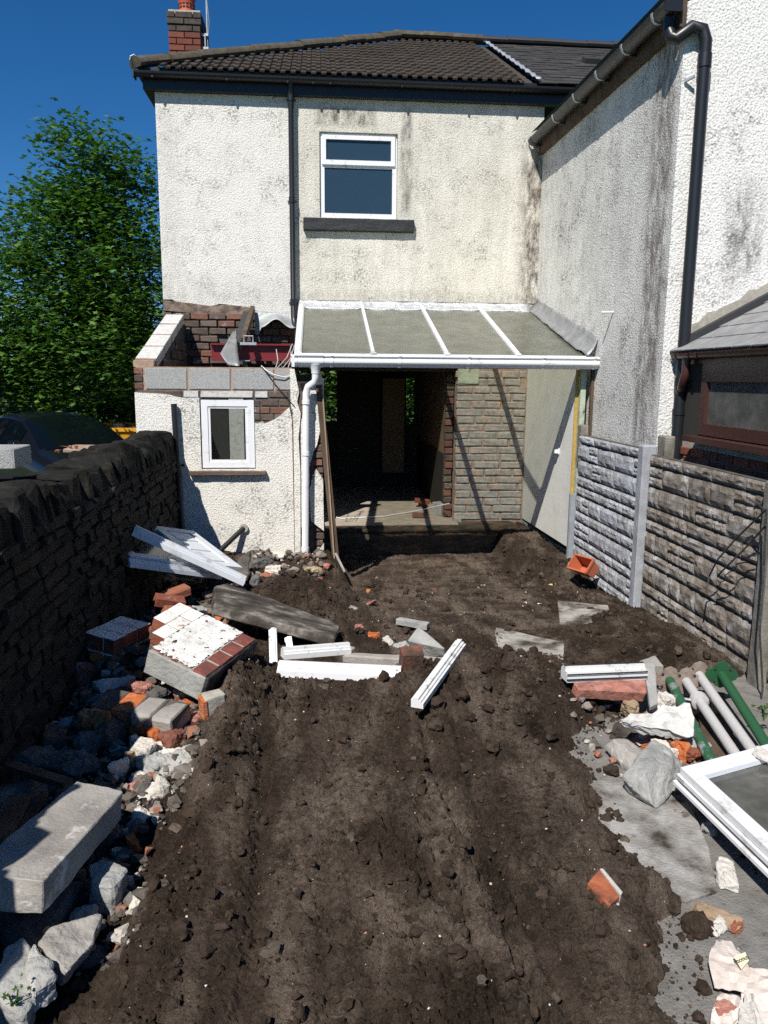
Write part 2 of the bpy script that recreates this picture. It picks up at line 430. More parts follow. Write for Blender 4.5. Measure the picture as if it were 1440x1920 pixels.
m_gravel = M('gravel_track', [(.3, (.18, .165, .145)), (.7, (.30, .28, .25))], 12, .95, 60, .01)


def soil_material():
    m, N, L, b = newmat('soil')
    pos = worldpos(N)
    n1 = mth(N, L, 'ADD', mth(N, L, 'MULTIPLY', texn(N, L, pos, 3.2, 8, .68), .55), mth(N, L, 'MULTIPLY', texn(N, L, pos, 2.6, 6, .6, stretch=(2.6, .55, 1)), .45))
    n2 = texn(N, L, pos, 26, 8, .75)
    n3 = texn(N, L, pos, 110, 4, .7)
    mixn = mth(N, L, 'ADD', mth(N, L, 'MULTIPLY', n1, .5), mth(N, L, 'ADD', mth(N, L, 'MULTIPLY', n2, .32), mth(N, L, 'MULTIPLY', n3, .18)))
    c = ramp(N, L, mixn, [(.38, (.014, .0095, .0068)), (.46, (.042, .029, .0205)), (.54, (.082, .059, .043)), (.63, (.165, .126, .096))])
    at = N.new('ShaderNodeAttribute'); at.attribute_name = 'dry'
    dryf = mth(N, L, 'MULTIPLY', at.outputs['Fac'], ramp(N, L, mixn, [(.41, (0, 0, 0)), (.55, (1, 1, 1))]), True)
    c = mixc(N, L, dryf, c, mixc(N, L, n2, (.10, .072, .054), (.32, .255, .20)))
    sp = ramp(N, L, n3, [(.69, (0, 0, 0)), (.73, (1, 1, 1))])
    c = mixc(N, L, mth(N, L, 'MULTIPLY', sp, .5), c, (.30, .27, .235))
    L.new(c, b.inputs['Base Color'])
    b.inputs['Roughness'].default_value = .97
    b.inputs['Specular IOR Level'].default_value = .1
    hh = mth(N, L, 'ADD', mth(N, L, 'MULTIPLY', texn(N, L, pos, 45, 7, .72), 1.0), mth(N, L, 'MULTIPLY', n3, .35))
    bump(N, L, b, hh, .05, 1.0)
    return m


m_soil = soil_material()
m_clod = M('soil_clod', [(.3, (.018, .0125, .009)), (.5, (.045, .032, .0235)), (.75, (.10, .075, .057))], 22, .97, 90, .008, spec=.1,
           rnd=[(0, (.035, .025, .018)), (.45, (.055, .040, .030)), (.75, (.025, .018, .013)), (.93, (.14, .115, .09))], rndmix=.45)
m_crumb = M('rubble_crumbs', [(.3, (.35, .32, .28)), (.7, (.5, .47, .42))], 30, .92, 60, .003,
            rnd=[(0, (.5, .47, .42)), (.3, (.36, .33, .29)), (.5, (.42, .12, .04)), (.65, (.58, .55, .5)), (.85, (.24, .22, .2))], rndmix=.75)

# ------------------------------------------------------------------ object helpers
WM = {}


def link(name, data, parent=None, mat4=None):
    o = bpy.data.objects.new(name, data)
    COL.objects.link(o)
    mat4 = mat4.copy() if mat4 is not None else Matrix.Identity(4)
    o.matrix_basis = mat4
    if parent is not None:
        o.parent = parent
        o.matrix_parent_inverse = WM[parent.name].inverted()
    WM[o.name] = mat4
    return o


def tag(o, label=None, cat=None, group=None, kind=None):
    if label: o['label'] = label
    if cat: o['category'] = cat
    if group: o['group'] = group
    if kind or cat: o['kind'] = kind or 'thing'
    return o


def thing(name, label, cat, loc=(0, 0, 0), group=None):
    o = link(name, None, None, Matrix.Translation(Vector(loc)))
    return tag(o, label, cat, group)


def mesh_of(name, v, f, mats, mi=None, smooth=False):
    me = bpy.data.meshes.new(name)
    me.from_pydata([tuple(q) for q in v], [], [tuple(q) for q in f])
    for m in (mats if isinstance(mats, (list, tuple)) else [mats]):
        me.materials.append(m)
    if mi is not None:
        me.polygons.foreach_set('material_index', mi)
    if smooth:
        me.polygons.foreach_set('use_smooth', [True] * len(me.polygons))
    me.update()
    return me


class MB:
    def __init__(self):
        self.v, self.f, self.mi = [], [], []

    def add(self, vs, fs, m=0):
        o = len(self.v)
        self.v += [tuple(q) for q in vs]
        self.f += [tuple(i + o for i in q) for q in fs]
        self.mi += [m] * len(fs)
        return self

    def box(self, a, b, m=0):
        x0, y0, z0 = a; x1, y1, z1 = b
        return self.add([(x0, y0, z0), (x1, y0, z0), (x1, y1, z0), (x0, y1, z0), (x0, y0, z1), (x1, y0, z1), (x1, y1, z1), (x0, y1, z1)],
                        [(0, 3, 2, 1), (4, 5, 6, 7), (0, 1, 5, 4), (1, 2, 6, 5), (2, 3, 7, 6), (3, 0, 4, 7)], m)

    def obox(self, mat4, s, m=0):
        k = []
        for dz in (-.5, .5):
            for dx, dy in ((-.5, -.5), (.5, -.5), (.5, .5), (-.5, .5)):
                k.append(mat4 @ Vector((dx * s[0], dy * s[1], dz * s[2])))
        return self.add(k, [(0, 3, 2, 1), (4, 5, 6, 7), (0, 1, 5, 4), (1, 2, 6, 5), (2, 3, 7, 6), (3, 0, 4, 7)], m)

    def beam(self, p0, p1, wdt, hgt, up=(0, 0, 1), m=0):
        return self.profile(p0, p1, [(-wdt / 2, -hgt / 2), (wdt / 2, -hgt / 2), (wdt / 2, hgt / 2), (-wdt / 2, hgt / 2)], up, m)

    def profile(self, p0, p1, poly, up=(0, 0, 1), m=0):
        p0, p1 = Vector(p0), Vector(p1)
        d = (p1 - p0).normalized(); u = Vector(up)
        s = d.cross(u).normalized(); u = s.cross(d)
        n = len(poly)
        vs = [p + s * a + u * b for p in (p0, p1) for a, b in poly]
        fs = [(i, (i + 1) % n, n + (i + 1) % n, n + i) for i in range(n)] + [tuple(range(n))[::-1], tuple(range(n, 2 * n))]
        return self.add(vs, fs, m)

    def tube(self, path, r, n=10, m=0, cap=True):
        path = [Vector(p) for p in path]
        rs = r if isinstance(r, (list, tuple)) else [r] * len(path)
        vs, fs = [], []
        prev = None
        for i, p in enumerate(path):
            t = (path[min(i + 1, len(path) - 1)] - path[max(i - 1, 0)]).normalized()
            if prev is None:
                a = Vector((0, 0, 1)) if abs(t.z) < .9 else Vector((1, 0, 0))
                s = t.cross(a).normalized()
            else:
                s = (prev - t * prev.dot(t)).normalized()
            prev = s
            u = t.cross(s)
            for k in range(n):
                a = 2 * math.pi * k / n
                vs.append(p + (s * math.cos(a) + u * math.sin(a)) * rs[i])
        for i in range(len(path) - 1):
            for k in range(n):
                fs.append((i * n + k, i * n + (k + 1) % n, (i + 1) * n + (k + 1) % n, (i + 1) * n + k))
        if cap:
            fs.append(tuple(range(n))[::-1]); fs.append(tuple(range((len(path) - 1) * n, len(path) * n)))
        return self.add(vs, fs, m)

    def prism(self, poly, off, m=0):
        """3D planar polygon extruded by vector off"""
        n = len(poly); off = Vector(off)
        vs = [Vector(p) for p in poly] + [Vector(p) + off for p in poly]
        fs = [tuple(range(n)), tuple(range(n, 2 * n))[::-1]] + [(i, n + i, n + (i + 1) % n, (i + 1) % n) for i in range(n)]
        return self.add(vs, fs, m)

    def build(self, name, mats, parent=None, smooth=False, mat4=None):
        me = mesh_of(name, self.v, self.f, mats, self.mi, smooth)
        if smooth:
            try: me.set_sharp_from_angle(angle=R_(40))
            except Exception: pass
        bm = bmesh.new(); bm.from_mesh(me); bmesh.ops.recalc_face_normals(bm, faces=bm.faces); bm.to_mesh(me); bm.free()
        return link(name, me, parent, mat4)


def wall_cells(plane, c, thick, u0, u1, z0, z1, holes):
    """wall in plane y=c ('y') or x=c ('x') with rectangular holes; returns MB; front at c, back at c+thick"""
    us = sorted({u0, u1, *[h[0] for h in holes], *[h[1] for h in holes]})
    zs = sorted({z0, z1, *[h[2] for h in holes], *[h[3] for h in holes]})
    us = [u for u in us if u0 <= u <= u1]; zs = [z for z in zs if z0 <= z <= z1]
    mb = MB()
    P = (lambda u, d, z: (u, c + d, z)) if plane == 'y' else (lambda u, d, z: (c + d, u, z))
    solid = {}
    for i in range(len(us) - 1):
        for j in range(len(zs) - 1):
            um, zm = (us[i] + us[i + 1]) / 2, (zs[j] + zs[j + 1]) / 2
            solid[i, j] = not any(h[0] < um < h[1] and h[2] < zm < h[3] for h in holes)
    for (i, j), s in solid.items():
        if not s: continue
        a, b, p, q = us[i], us[i + 1], zs[j], zs[j + 1]
        for d in (0, thick):
            mb.add([P(a, d, p), P(b, d, p), P(b, d, q), P(a, d, q)], [(0, 1, 2, 3)])
        for di, dj, e in ((-1, 0, [(a, p), (a, q)]), (1, 0, [(b, p), (b, q)]), (0, -1, [(a, p), (b, p)]), (0, 1, [(a, q), (b, q)])):
            if not solid.get((i + di, j + dj), False):
                (ua, za), (ub, zb) = e
                mb.add([P(ua, 0, za), P(ub, 0, zb), P(ub, thick, zb), P(ua, thick, za)], [(0, 1, 2, 3)])
    return mb


# ---- piece meshes (unit boxes with chamfer + jitter, shared between alike pieces)
def chamfer_mesh(name, mats, c=.06, jit=.02, seed=0, aspect=(1, 1, 1), topmat=None):
    """unit box centred on 0, chamfered; c in metres relative to aspect (real size)"""
    rd = random.Random(seed)
    bm = bmesh.new()
    bmesh.ops.create_cube(bm, size=1)
    for v in bm.verts:
        v.co = Vector([v.co[i] * aspect[i] for i in range(3)])
    bmesh.ops.bevel(bm, geom=list(bm.edges), offset=c, segments=1, affect='EDGES')
    for v in bm.verts:
        v.co += Vector([rd.uniform(-jit, jit) for _ in range(3)])
    for v in bm.verts:
        v.co = Vector([v.co[i] / aspect[i] for i in range(3)])
    me = bpy.data.meshes.new(name)
    for m in (mats if isinstance(mats, list) else [mats]): me.materials.append(m)
    if topmat is not None:
        bm.normal_update()
        for f in bm.faces:
            if f.normal.z > .3: f.material_index = topmat
    bm.to_mesh(me); bm.free()
    return me


def S(x, y, z):
    return Matrix.Diagonal((x, y, z, 1))


def T(x, y=None, z=None):
    return Matrix.Translation(Vector(x) if y is None else Vector((x, y, z)))


def ROT(rx, ry, rz):
    return Euler((R_(rx), R_(ry), R_(rz))).to_matrix().to_4x4()


def frame(o, u, v):
    """matrix with origin o, x along u, y toward v"""
    x = Vector(u).normalized(); z = x.cross(Vector(v)).normalized(); y = z.cross(x)
    return Matrix(((x.x, y.x, z.x, o[0]), (x.y, y.y, z.y, o[1]), (x.z, y.z, z.z, o[2]), (0, 0, 0, 1)))


# ---- rough lumps
def rough_mesh(name, pts, mat, cuts=2, amp=.01, fr=9., bev=.008, seed=0, smooth=False, mats2=None):
    bm = bmesh.new()
    for p in pts: bm.verts.new(p)
    r = bmesh.ops.convex_hull(bm, input=list(bm.verts))
    ex = [g for g in r['geom_interior'] + r['geom_unused'] if isinstance(g, bmesh.types.BMVert) and g.is_valid]
    if ex: bmesh.ops.delete(bm, geom=list(set(ex)), context='VERTS')
    bmesh.ops.dissolve_limit(bm, angle_limit=R_(6), verts=list(bm.verts), edges=list(bm.edges))
    if bev: bmesh.ops.bevel(bm, geom=list(bm.edges), offset=bev, segments=1, affect='EDGES')
    bmesh.ops.triangulate(bm, faces=list(bm.faces))
    if cuts:
        el = sorted(e.calc_length() for e in bm.edges)
        lim = el[-1] / (2 ** cuts) if el else 0
        for _ in range(cuts + 1):
            es = [e for e in bm.edges if e.calc_length() > max(lim, 1e-4)]
            if not es or len(bm.faces) > 5000: break
            bmesh.ops.subdivide_edges(bm, edges=es, cuts=1, use_grid_fill=False)
            bmesh.ops.triangulate(bm, faces=list(bm.faces))
    bm.normal_update()
    sv = Vector((seed * 3.17, seed * 1.3, seed * .7))
    for v in bm.verts:
        n = noise.fractal(v.co * fr + sv, 1.0, 2.1, 4) + .8 * noise.noise(v.co * fr * .4 + sv)
        v.co += v.normal * amp * n
    bm.normal_update()
    me = bpy.data.meshes.new(name)
    me.materials.append(mat)
    bmesh.ops.recalc_face_normals(bm, faces=list(bm.faces))
    bm.to_mesh(me); bm.free()
    if smooth: me.polygons.foreach_set('use_smooth', [True] * len(me.polygons))
    return me


def slab_px(name, corners, thick, mat, label, cat, cuts=4, amp=.006, bev=.01, group=None, fr=8, seed=1, parent=None):
    """lump whose upper face has the given corners (px, py, z); thickness goes down along the face normal"""
    top = [onZ(*c) for c in corners]
    n = (top[1] - top[0]).cross(top[2] - top[0]).normalized()
    if n.z < 0: n = -n
    pts = top + [p - n * thick for p in top]
    me = rough_mesh(name, pts, mat, cuts, amp, fr, bev, seed)
    return tag(link(name, me, parent), label, cat, group)


def lump(name, loc, size, rot, mat, label=None, cat=None, group=None, seed=0, npts=16, cuts=2, amp=.010, bev=.004, boxy=.6, parent=None):
    rd = random.Random(seed * 7 + 3)
    pts = []
    for _ in range(npts):
        p = Vector([rd.uniform(-1, 1) for _ in range(3)])
        q = p.copy(); mx = max(abs(a) for a in q); q /= max(mx, .3)
        pts.append(Vector([(boxy * q[i] + (1 - boxy) * p[i]) * size[i] / 2 for i in range(3)]))
    me = rough_mesh(name, pts, mat, cuts, amp, 6 / max(size), bev, seed)
    o = link(name, me, parent, T(loc) @ ROT(*rot))
    return tag(o, label, cat, group)


def hull_unit(seed, n=12):
    rd = random.Random(seed)
    bm = bmesh.new()
    for _ in range(n):
        p = Vector([rd.gauss(0, 1) for _ in range(3)]).normalized() * rd.uniform(.75, 1)
        bm.verts.new(p)
    r = bmesh.ops.convex_hull(bm, input=list(bm.verts))
    bmesh.ops.triangulate(bm, faces=list(bm.faces))
    bm.verts.ensure_lookup_table()
    v = np.array([q.co[:] for q in bm.verts]); idx = {q: i for i, q in enumerate(bm.verts)}
    f = np.array([[idx[a] for a in fc.verts] for fc in bm.faces])
    bm.free()
    return v, f


def clod_unit(seed, sd=2):
    bm = bmesh.new()
    bmesh.ops.create_icosphere(bm, subdivisions=sd, radius=1)
    o = Vector((seed * 3.3, seed * 1.7, seed))
    for v in bm.verts:
        d = v.co.normalized()
        v.co = d * (.72 + .5 * noise.noise(d * 1.2 + o) + .55 * abs(noise.noise(d * 2.3 + o)) + .3 * noise.noise(d * 4.5 + o) + .16 * noise.noise(d * 9 + o))
    idx = {q: i for i, q in enumerate(bm.verts)}
    v = np.array([q.co[:] for q in bm.verts])
    f = np.array([[idx[a] for a in fc.verts] for fc in bm.faces])
    bm.free()
    return v, f


# ------------------------------------------------------------------ numpy noise
_perm = rng.permutation(512)
_perm = np.concatenate([_perm, _perm, _perm])
_ga = rng.uniform(0, 2 * np.pi, 512)


def perlin(x, y):
    xi, yi = np.floor(x).astype(int), np.floor(y).astype(int)
    xf, yf = x - xi, y - yi
    u, v = xf ** 3 * (xf * (xf * 6 - 15) + 10), yf ** 3 * (yf * (yf * 6 - 15) + 10)

    def g(ix, iy, dx, dy):
        a = _ga[_perm[(_perm[ix & 511] + iy) & 511] & 511]
        return np.cos(a) * dx + np.sin(a) * dy
    n00, n10 = g(xi, yi, xf, yf), g(xi + 1, yi, xf - 1, yf)
    n01, n11 = g(xi, yi + 1, xf, yf - 1), g(xi + 1, yi + 1, xf - 1, yf - 1)
    return (n00 * (1 - u) + n10 * u) * (1 - v) + (n01 * (1 - u) + n11 * u) * v


def worley(x, y):
    xi, yi = np.floor(x).astype(int), np.floor(y).astype(int)
    f1 = np.full(x.shape, 9.0); f2 = f1.copy()
    for dx in (-1, 0, 1):
        for dy in (-1, 0, 1):
            cx, cy = xi + dx, yi + dy
            hsh = _perm[(_perm[cx & 511] + cy) & 511] & 511
            px_, py_ = cx + (_ga[hsh] / 6.2832), cy + (_ga[(hsh * 7 + 13) & 511] / 6.2832)
            d = np.hypot(px_ - x, py_ - y)
            f2 = np.minimum(f2, np.maximum(f1, d)); f1 = np.minimum(f1, d)
    return f1, f2


def grid_mesh(name, X, Y, Z, mats, smooth=True):
    ny, nx = X.shape
    v = np.stack([X, Y, Z], -1).reshape(-1, 3)
    i = np.arange((ny - 1) * (nx - 1)); r, c = i // (nx - 1), i % (nx - 1)
    a = r * nx + c
    f = np.stack([a, a + 1, a + nx + 1, a + nx], -1)
    me = bpy.data.meshes.new(name)
    me.vertices.add(len(v)); me.vertices.foreach_set('co', v.ravel())
    me.loops.add(f.size); me.loops.foreach_set('vertex_index', f.ravel().astype(np.int32))
    me.polygons.add(len(f)); me.polygons.foreach_set('loop_start', np.arange(0, f.size, 4, dtype=np.int32))
    try: me.polygons.foreach_set('loop_total', np.full(len(f), 4, dtype=np.int32))
    except Exception: pass
    me.materials.append(mats)
    me.polygons.foreach_set('use_smooth', [smooth] * len(f))
    me.update(calc_edges=True)
    return me


def tri_mesh(name, v, f, mat, smooth=False, sides=3):
    me = bpy.data.meshes.new(name)
    me.vertices.add(len(v)); me.vertices.foreach_set('co', np.ascontiguousarray(v, dtype=np.float32).ravel())
    me.loops.add(f.size); me.loops.foreach_set('vertex_index', f.ravel().astype(np.int32))
    me.polygons.add(len(f)); me.polygons.foreach_set('loop_start', np.arange(0, f.size, sides, dtype=np.int32))
    try: me.polygons.foreach_set('loop_total', np.full(len(f), sides, dtype=np.int32))
    except Exception: pass
    me.materials.append(mat)
    me.polygons.foreach_set('use_smooth', [smooth] * len(f))
    me.update(calc_edges=True)
    return me

# ================================================================== GROUND
def ground_noise(X, Y):
    n = .030 * perlin(X * 2.3, Y * 2.3) + .020 * perlin(X * 5.1 + 7, Y * 5.1)
    rough = .55 + .6 * sst(-.1, .5, perlin(X * 1.3 + 31, Y * 1.1 + 5))            # loose here, compacted there
    flat = sst(5.2, 5.9, Y) * sst(.15, .5, X) * (1 - sst(1.9, 2.2, X))
    rough = rough * (1 - .35 * flat)
    for k, a in ((9, .018), (19, .017), (38, .016), (75, .012), (140, .008)):
        q = perlin(X * k + k, Y * k - k)
        n = n + rough * a * (1 - 2.2 * np.abs(q))
    n = n + .004 * perlin(X * 210, Y * 210)
    wx_, wy_ = X + .05 * perlin(X * 9, Y * 9 + 4), Y + .05 * perlin(X * 9 + 8, Y * 9)
    for k, a in ((9, .020), (19, .014), (41, .008)):
        f1, f2 = worley(wx_ * k * 1.15, wy_ * k)
        n = n + rough * a * (sst(0, .22, f2 - f1) - .6) * (1 - .5 * f1)
    cr = np.abs(perlin(X * 4.2 + 90, Y * 2.6 + 13))                                # cracks in the spread soil
    n = n - .035 * np.exp(-(cr / .018) ** 2) * rough
    return n, rough, flat


nx, ny = 640, 740
xs = np.linspace(-1.50, 2.74, nx)
ys = .75 * (10.0 / .75) ** np.linspace(0, 1, ny)
X, Y = np.meshgrid(xs, ys)
gn, grough, gflat = ground_noise(X, Y)
Z = hmac(X, Y) + gn
Z = np.where((X < .03) & (Y > 8.05), -.3, Z)
me = grid_mesh('soil', X, Y, Z, m_soil)
dry = .75 * gflat * (.35 + .65 * sst(-.05, .25, perlin(X * 1.9 + 3, Y * 5 + 8)))
dry = dry + 1.2 * np.exp(-((X - .22) / .26) ** 2 - ((Y - 2.9) / .8) ** 2) * sst(-.2, .15, perlin(X * 2.5, Y * 1.6 + 9))
dry = dry + .8 * np.exp(-((X - 1.0) / .22) ** 2 - ((Y - 2.7) / .6) ** 2)
dry = dry + .75 * sst(.0, .3, perlin(X * 4.5 + 50, Y * .9 + 77)) * sst(1.2, 1.8, Y) + .5 * sst(.12, .35, perlin(X * 7 + 5, Y * 3 + 17))
at = me.attributes.new('dry', 'FLOAT', 'POINT')
at.data.foreach_set('value', np.clip(dry, 0, 1).ravel().astype(np.float32))
tag(link('soil_ground', me), 'dark brown churned soil spread over the back yard', 'soil', kind='structure')

# loose clods lying on the soil
hv = [clod_unit(s) for s in range(10)]
hr = [hull_unit(s, 11) for s in range(14)]


def scatter(count, xr, yr, size, keep, sink=.35, flatten=.75, power=2.2, base=None):
    base = base or hv
    vs, fs, off = [], [], 0
    n = 0
    for _ in range(count):
        x = rng.uniform(*xr)
        y = yr[0] * (yr[1] / yr[0]) ** rng.random()
        if rng.random() > keep(x, y): continue
        s = (size[0] + (size[1] - size[0]) * rng.random() ** power) * min(1, .25 + y / 5)
        q = (np.array([[x]]), np.array([[y]]))
        z = float(hmac(x, y) + ground_noise(*q)[0][0, 0])
        if x > 1.0 and y < 4.4: z = max(z, .0)
        v, f = base[rng.integers(len(base))]
        e = Euler(rng.uniform(0, 6.3, 3)).to_matrix()
        v = v @ np.array(e).T * (s * rng.uniform(.75, 1.25, 3))
        v[:, 2] *= flatten
        v = v + np.array([x, y, z + s * (flatten - sink) * .9])
        vs.append(v); fs.append(f + off); off += len(v); n += 1
    return np.concatenate(vs), np.concatenate(fs)


def keep_clod(x, y):
    xl = np.interp(y, [1.0, 2.6, 3.9, 4.6, 5.5], [-.62, -.57, -.46, -.5, -.9])
    xr = np.interp(y, [1.0, 1.9, 2.2, 3.0, 3.5, 4.2, 4.6], [1.1, 1.08, 1.22, 1.27, 1.32, 1.65, 2.3])
    if x < xl - .05 or (x > xr + .05 and y < 4.5): return 0
    if x < .05 and y > 7.9: return 0
    if y > 5.3 and .3 < x < 2.0: return .22
    k = .35
    heap = math.exp(-((x - 1.0) / .5) ** 2 - ((y - 4.3) / .5) ** 2) + math.exp(-((x + .1) / .6) ** 2 - ((y - 6.3) / .8) ** 2) + math.exp(-((x + .5) / .25) ** 2 - ((y - 4.1) / .9) ** 2)
    edge = math.exp(-((x - xr) / .10) ** 2) + math.exp(-((x - xl) / .10) ** 2)
    return min(1, k + heap + .8 * edge + (.3 if y < 2.6 else 0))


v, f = scatter(5200, (-.9, 2.6), (1.3, 8.5), (.008, .046), keep_clod, power=3.4, sink=.42, flatten=.85)
tag(link('large_soil_clods', tri_mesh('large_soil_clods', v, f, m_clod)), 'crumbly walnut-sized lumps of dark soil', 'soil', kind='stuff')
v, f = scatter(21000, (-.9, 2.6), (1.3, 9.6), (.003, .011), keep_clod, power=2.2, sink=.5, flatten=.8, base=hr)
tag(link('soil_clods', tri_mesh('soil_clods', v, f, m_clod)), 'loose clods and crumbs of dark soil', 'soil', kind='stuff')
v, f = scatter(900, (-.9, 2.4), (1.3, 7.5), (.002, .010), lambda x, y: .8 if keep_clod(x, y) > 0 else .2, power=3, base=hr)
tag(link('rubble_crumbs', tri_mesh('rubble_crumbs', v, f, m_crumb)), 'tiny pale and orange crumbs of mortar and brick in the soil', 'rubble', kind='stuff')

# a few big clods with an edge of their own
for i, (px, py, s) in enumerate([(1305, 1748, .075), (1330, 1745, .05), (1215, 1895, .06), (145, 1862, .075), (180, 1765, .035), (1205, 1720, .05),
                                 (560, 1740, .06), (655, 1635, .05), (290, 1520, .07), (400, 1530, .06), (1090, 1250, .05), (880, 1285, .04), (1145, 1450, .06), (1290, 1820, .06)]):
    p = G(px, py)
    lump('soil_clod', (p.x, p.y, p.z + s * .28), (s * 1.5, s * 1.3, s), (0, 0, i * 37), m_clod, 'fist-sized dark clod of soil lying loose on the spread soil', 'clod', 'large clods on the soil', seed=i + 40, cuts=3, amp=s * .10, bev=s * .08, boxy=.3)

# old concrete surface at the right, under the soil edge
mb = MB()
px_, py_ = np.meshgrid(np.linspace(.75, 2.75, 60), np.linspace(.6, 4.55, 110))
pz = .004 * perlin(px_ * 3, py_ * 3) + .003 * perlin(px_ * 14, py_ * 14) - .002
tag(link('concrete_patio', grid_mesh('concrete_patio', px_, py_, pz, m_patio)), 'old rough grey concrete yard surface beside the fence', 'concrete', kind='structure')

# surrounding ground, with the yard cut out
mb = MB()
mb.add([(-300, -300, -.18), (-1.86, -300, -.18), (-1.86, 400, -.18), (-300, 400, -.18)], [(0, 1, 2, 3)])
for a, b, c, d in ((2.74, 300, -300, 400), (-1.86, 2.74, -300, .8), (-1.86, 2.74, 16.9, 400)):
    mb.add([(a, c, -.02), (b, c, -.02), (b, d, -.02), (a, d, -.02)], [(0, 1, 2, 3)])
tag(mb.build('ground', m_grass), 'rough grass and verge around the plots', 'ground', kind='structure')
tag(MB().add([(-7.5, 2, -.172), (-1.9, 2, -.172), (-1.9, 16.5, -.172), (-7.5, 16.5, -.172)], [(0, 1, 2, 3)]).build('driveway', m_asphalt), 'asphalt driveway beside the stone wall', 'driveway', kind='structure')
tag(MB().add([(-40, 26, -.172), (-3, 26, -.172), (-3, 33, -.172), (-40, 33, -.172)], [(0, 1, 2, 3)]).build('gravel_track', m_gravel), 'pale gravel track beyond the trees', 'track', kind='structure')

m_dustyflag = M('soil_dusted_flag', [(.36, (.045, .036, .029)), (.46, (.16, .145, .125)), (.60, (.36, .345, .31)), (.8, (.42, .40, .36))], 5, .95, 70, .006)
# pale paving uncovered in the dug area
for i, (cs, lab) in enumerate([
    ([(915, 1232, -.045), (930, 1176, -.065), (1058, 1204, -.055), (1056, 1262, -.03)], 'pale smooth concrete slab uncovered between soil heaps'),
    ([(1050, 1165, -.078), (1045, 1125, -.088), (1140, 1135, -.085), (1150, 1172, -.075)], 'dusty paving flag uncovered near the fence, cracked along one side'),
    ([(1100, 1183, -.07), (1150, 1176, -.072), (1222, 1202, -.066), (1205, 1228, -.06)], 'dusty paving flag whose far corner runs under the fence-side soil'),
    ([(1118, 1235, -.055), (1085, 1195, -.066), (1140, 1186, -.068), (1165, 1232, -.056)], 'narrow soil-streaked paving flag beside the white frame')]):
    slab_px('paving_flag', [(a, b, z + (.062 if i == 0 else .030 if i == 1 else .052)) for a, b, z in cs], .04, m_dustyflag, lab, 'paving', cuts=3, amp=.003, bev=.004, seed=i)

# ================================================================== HOUSE
house = thing('house', 'white pebbledashed house with brown hipped tile roof and its ground-floor rear wall knocked out', 'house', (.4, 10, 0))
ZE = 5.18
# upper render, clean part left of the downpipe, ragged lower edge over the torn-off lean-to roof
rag = [(-1.905, 2.80), (-1.80, 2.80), (-1.70, 2.75), (-1.58, 2.735), (-1.50, 2.72), (-1.38, 2.70), (-1.30, 2.735), (-1.22, 2.755), (-1.12, 2.75), (-1.02, 2.72), (-.93, 2.71), (-.86, 2.70), (-.80, 2.66), (-.74, 2.645), (-.3, 2.62)]
mb = MB()
mb.prism([(-1.905, 10, ZE)] + [(x, 10, z) for x, z in rag] + [(-.3, 10, ZE)], (0, .03, 0))
mb.build('wall_render', m_white, house)
mb = wall_cells('y', 10.0, .09, -.3, 2.80, 2.82, ZE, [(.03, .985, 3.81, 4.80)])
mb.build('wall_render', m_dirtyw, house)
mb = wall_cells('y', 10.012, .07, -.3, 2.80, 2.0, 2.82, [])
mb.build('wall_render', m_greenw, house)
# brick shell behind the render
wall_cells('y', 10.032, .22, -1.90, -.30, 1.95, ZE, []).build('inner_wall', m_darkmortar, house)
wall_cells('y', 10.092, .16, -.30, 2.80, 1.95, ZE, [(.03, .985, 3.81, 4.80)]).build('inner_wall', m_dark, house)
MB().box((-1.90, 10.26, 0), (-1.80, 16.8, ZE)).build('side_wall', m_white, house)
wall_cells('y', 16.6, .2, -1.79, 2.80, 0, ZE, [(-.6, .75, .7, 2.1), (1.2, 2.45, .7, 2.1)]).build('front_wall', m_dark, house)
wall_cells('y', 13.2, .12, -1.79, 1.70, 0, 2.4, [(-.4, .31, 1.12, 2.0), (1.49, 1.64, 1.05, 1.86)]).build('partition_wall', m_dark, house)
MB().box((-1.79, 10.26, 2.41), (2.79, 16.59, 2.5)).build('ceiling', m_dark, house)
MB().box((-1.79, 9.72, -.6), (1.80, 16.59, 0)).build('floor_slab', m_intfloor, house)
MB().box((1.70, 10.34, 0), (1.80, 13.3, 2.4)).build('partition_wall', m_inttan, house)
MB().box((1.688, 10.36, .002), (1.698, 13.2, .85)).build('dark_dado', m_dark, house)  # darker layer over the lower part of the partition wall
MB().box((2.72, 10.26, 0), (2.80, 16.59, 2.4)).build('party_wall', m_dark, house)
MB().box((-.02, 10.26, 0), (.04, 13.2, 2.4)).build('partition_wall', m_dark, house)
MB().box((1.06, 12.9, .28), (1.43, 13.19, 1.85)).build('chimney_breast', m_inttan, house)
# brick nib at the inner edge of the opening
nib = MB().box((1.69, 10.27, 0), (1.795, 10.33, 1.95)).build('brick_nib', m_darkmortar, house)
bv = [chamfer_mesh('brick', m_darkbrick, .008, .004, s, (.215, .1, .075)) for s in range(4)]
for k in range(20):
    link('brick', bv[k % 4], nib, T(1.735 + random.uniform(-.01, .01), 10.245 + random.uniform(-.01, .01), .05 + k * .095) @ S(.10, .11, .082))
# damp plinth below the floor edge
mb = MB()
gx, gz = np.meshgrid(np.linspace(.06, 2.55, 100), np.linspace(-.50, -.004, 26))
gy = 9.70 + .02 * perlin(gx * 6, gz * 9) + .014 * perlin(gx * 21, gz * 26) + np.where(gz > -.09, -.03, 0.0)
me = grid_mesh('plinth', gx, gy, gz, M('damp_footing', [(.3, (.028, .024, .018)), (.52, (.075, .062, .045)), (.72, (.20, .10, .055)), (.85, (.24, .2, .16))], 7, .95, 30, .02, stretch=(.6, 1, 1.6)))
link('plinth', me, house)
MB().box((1.801, 9.735, -.5), (2.55, 10.008, -.02)).build('footing_ledge', MATS['damp_footing'], house)
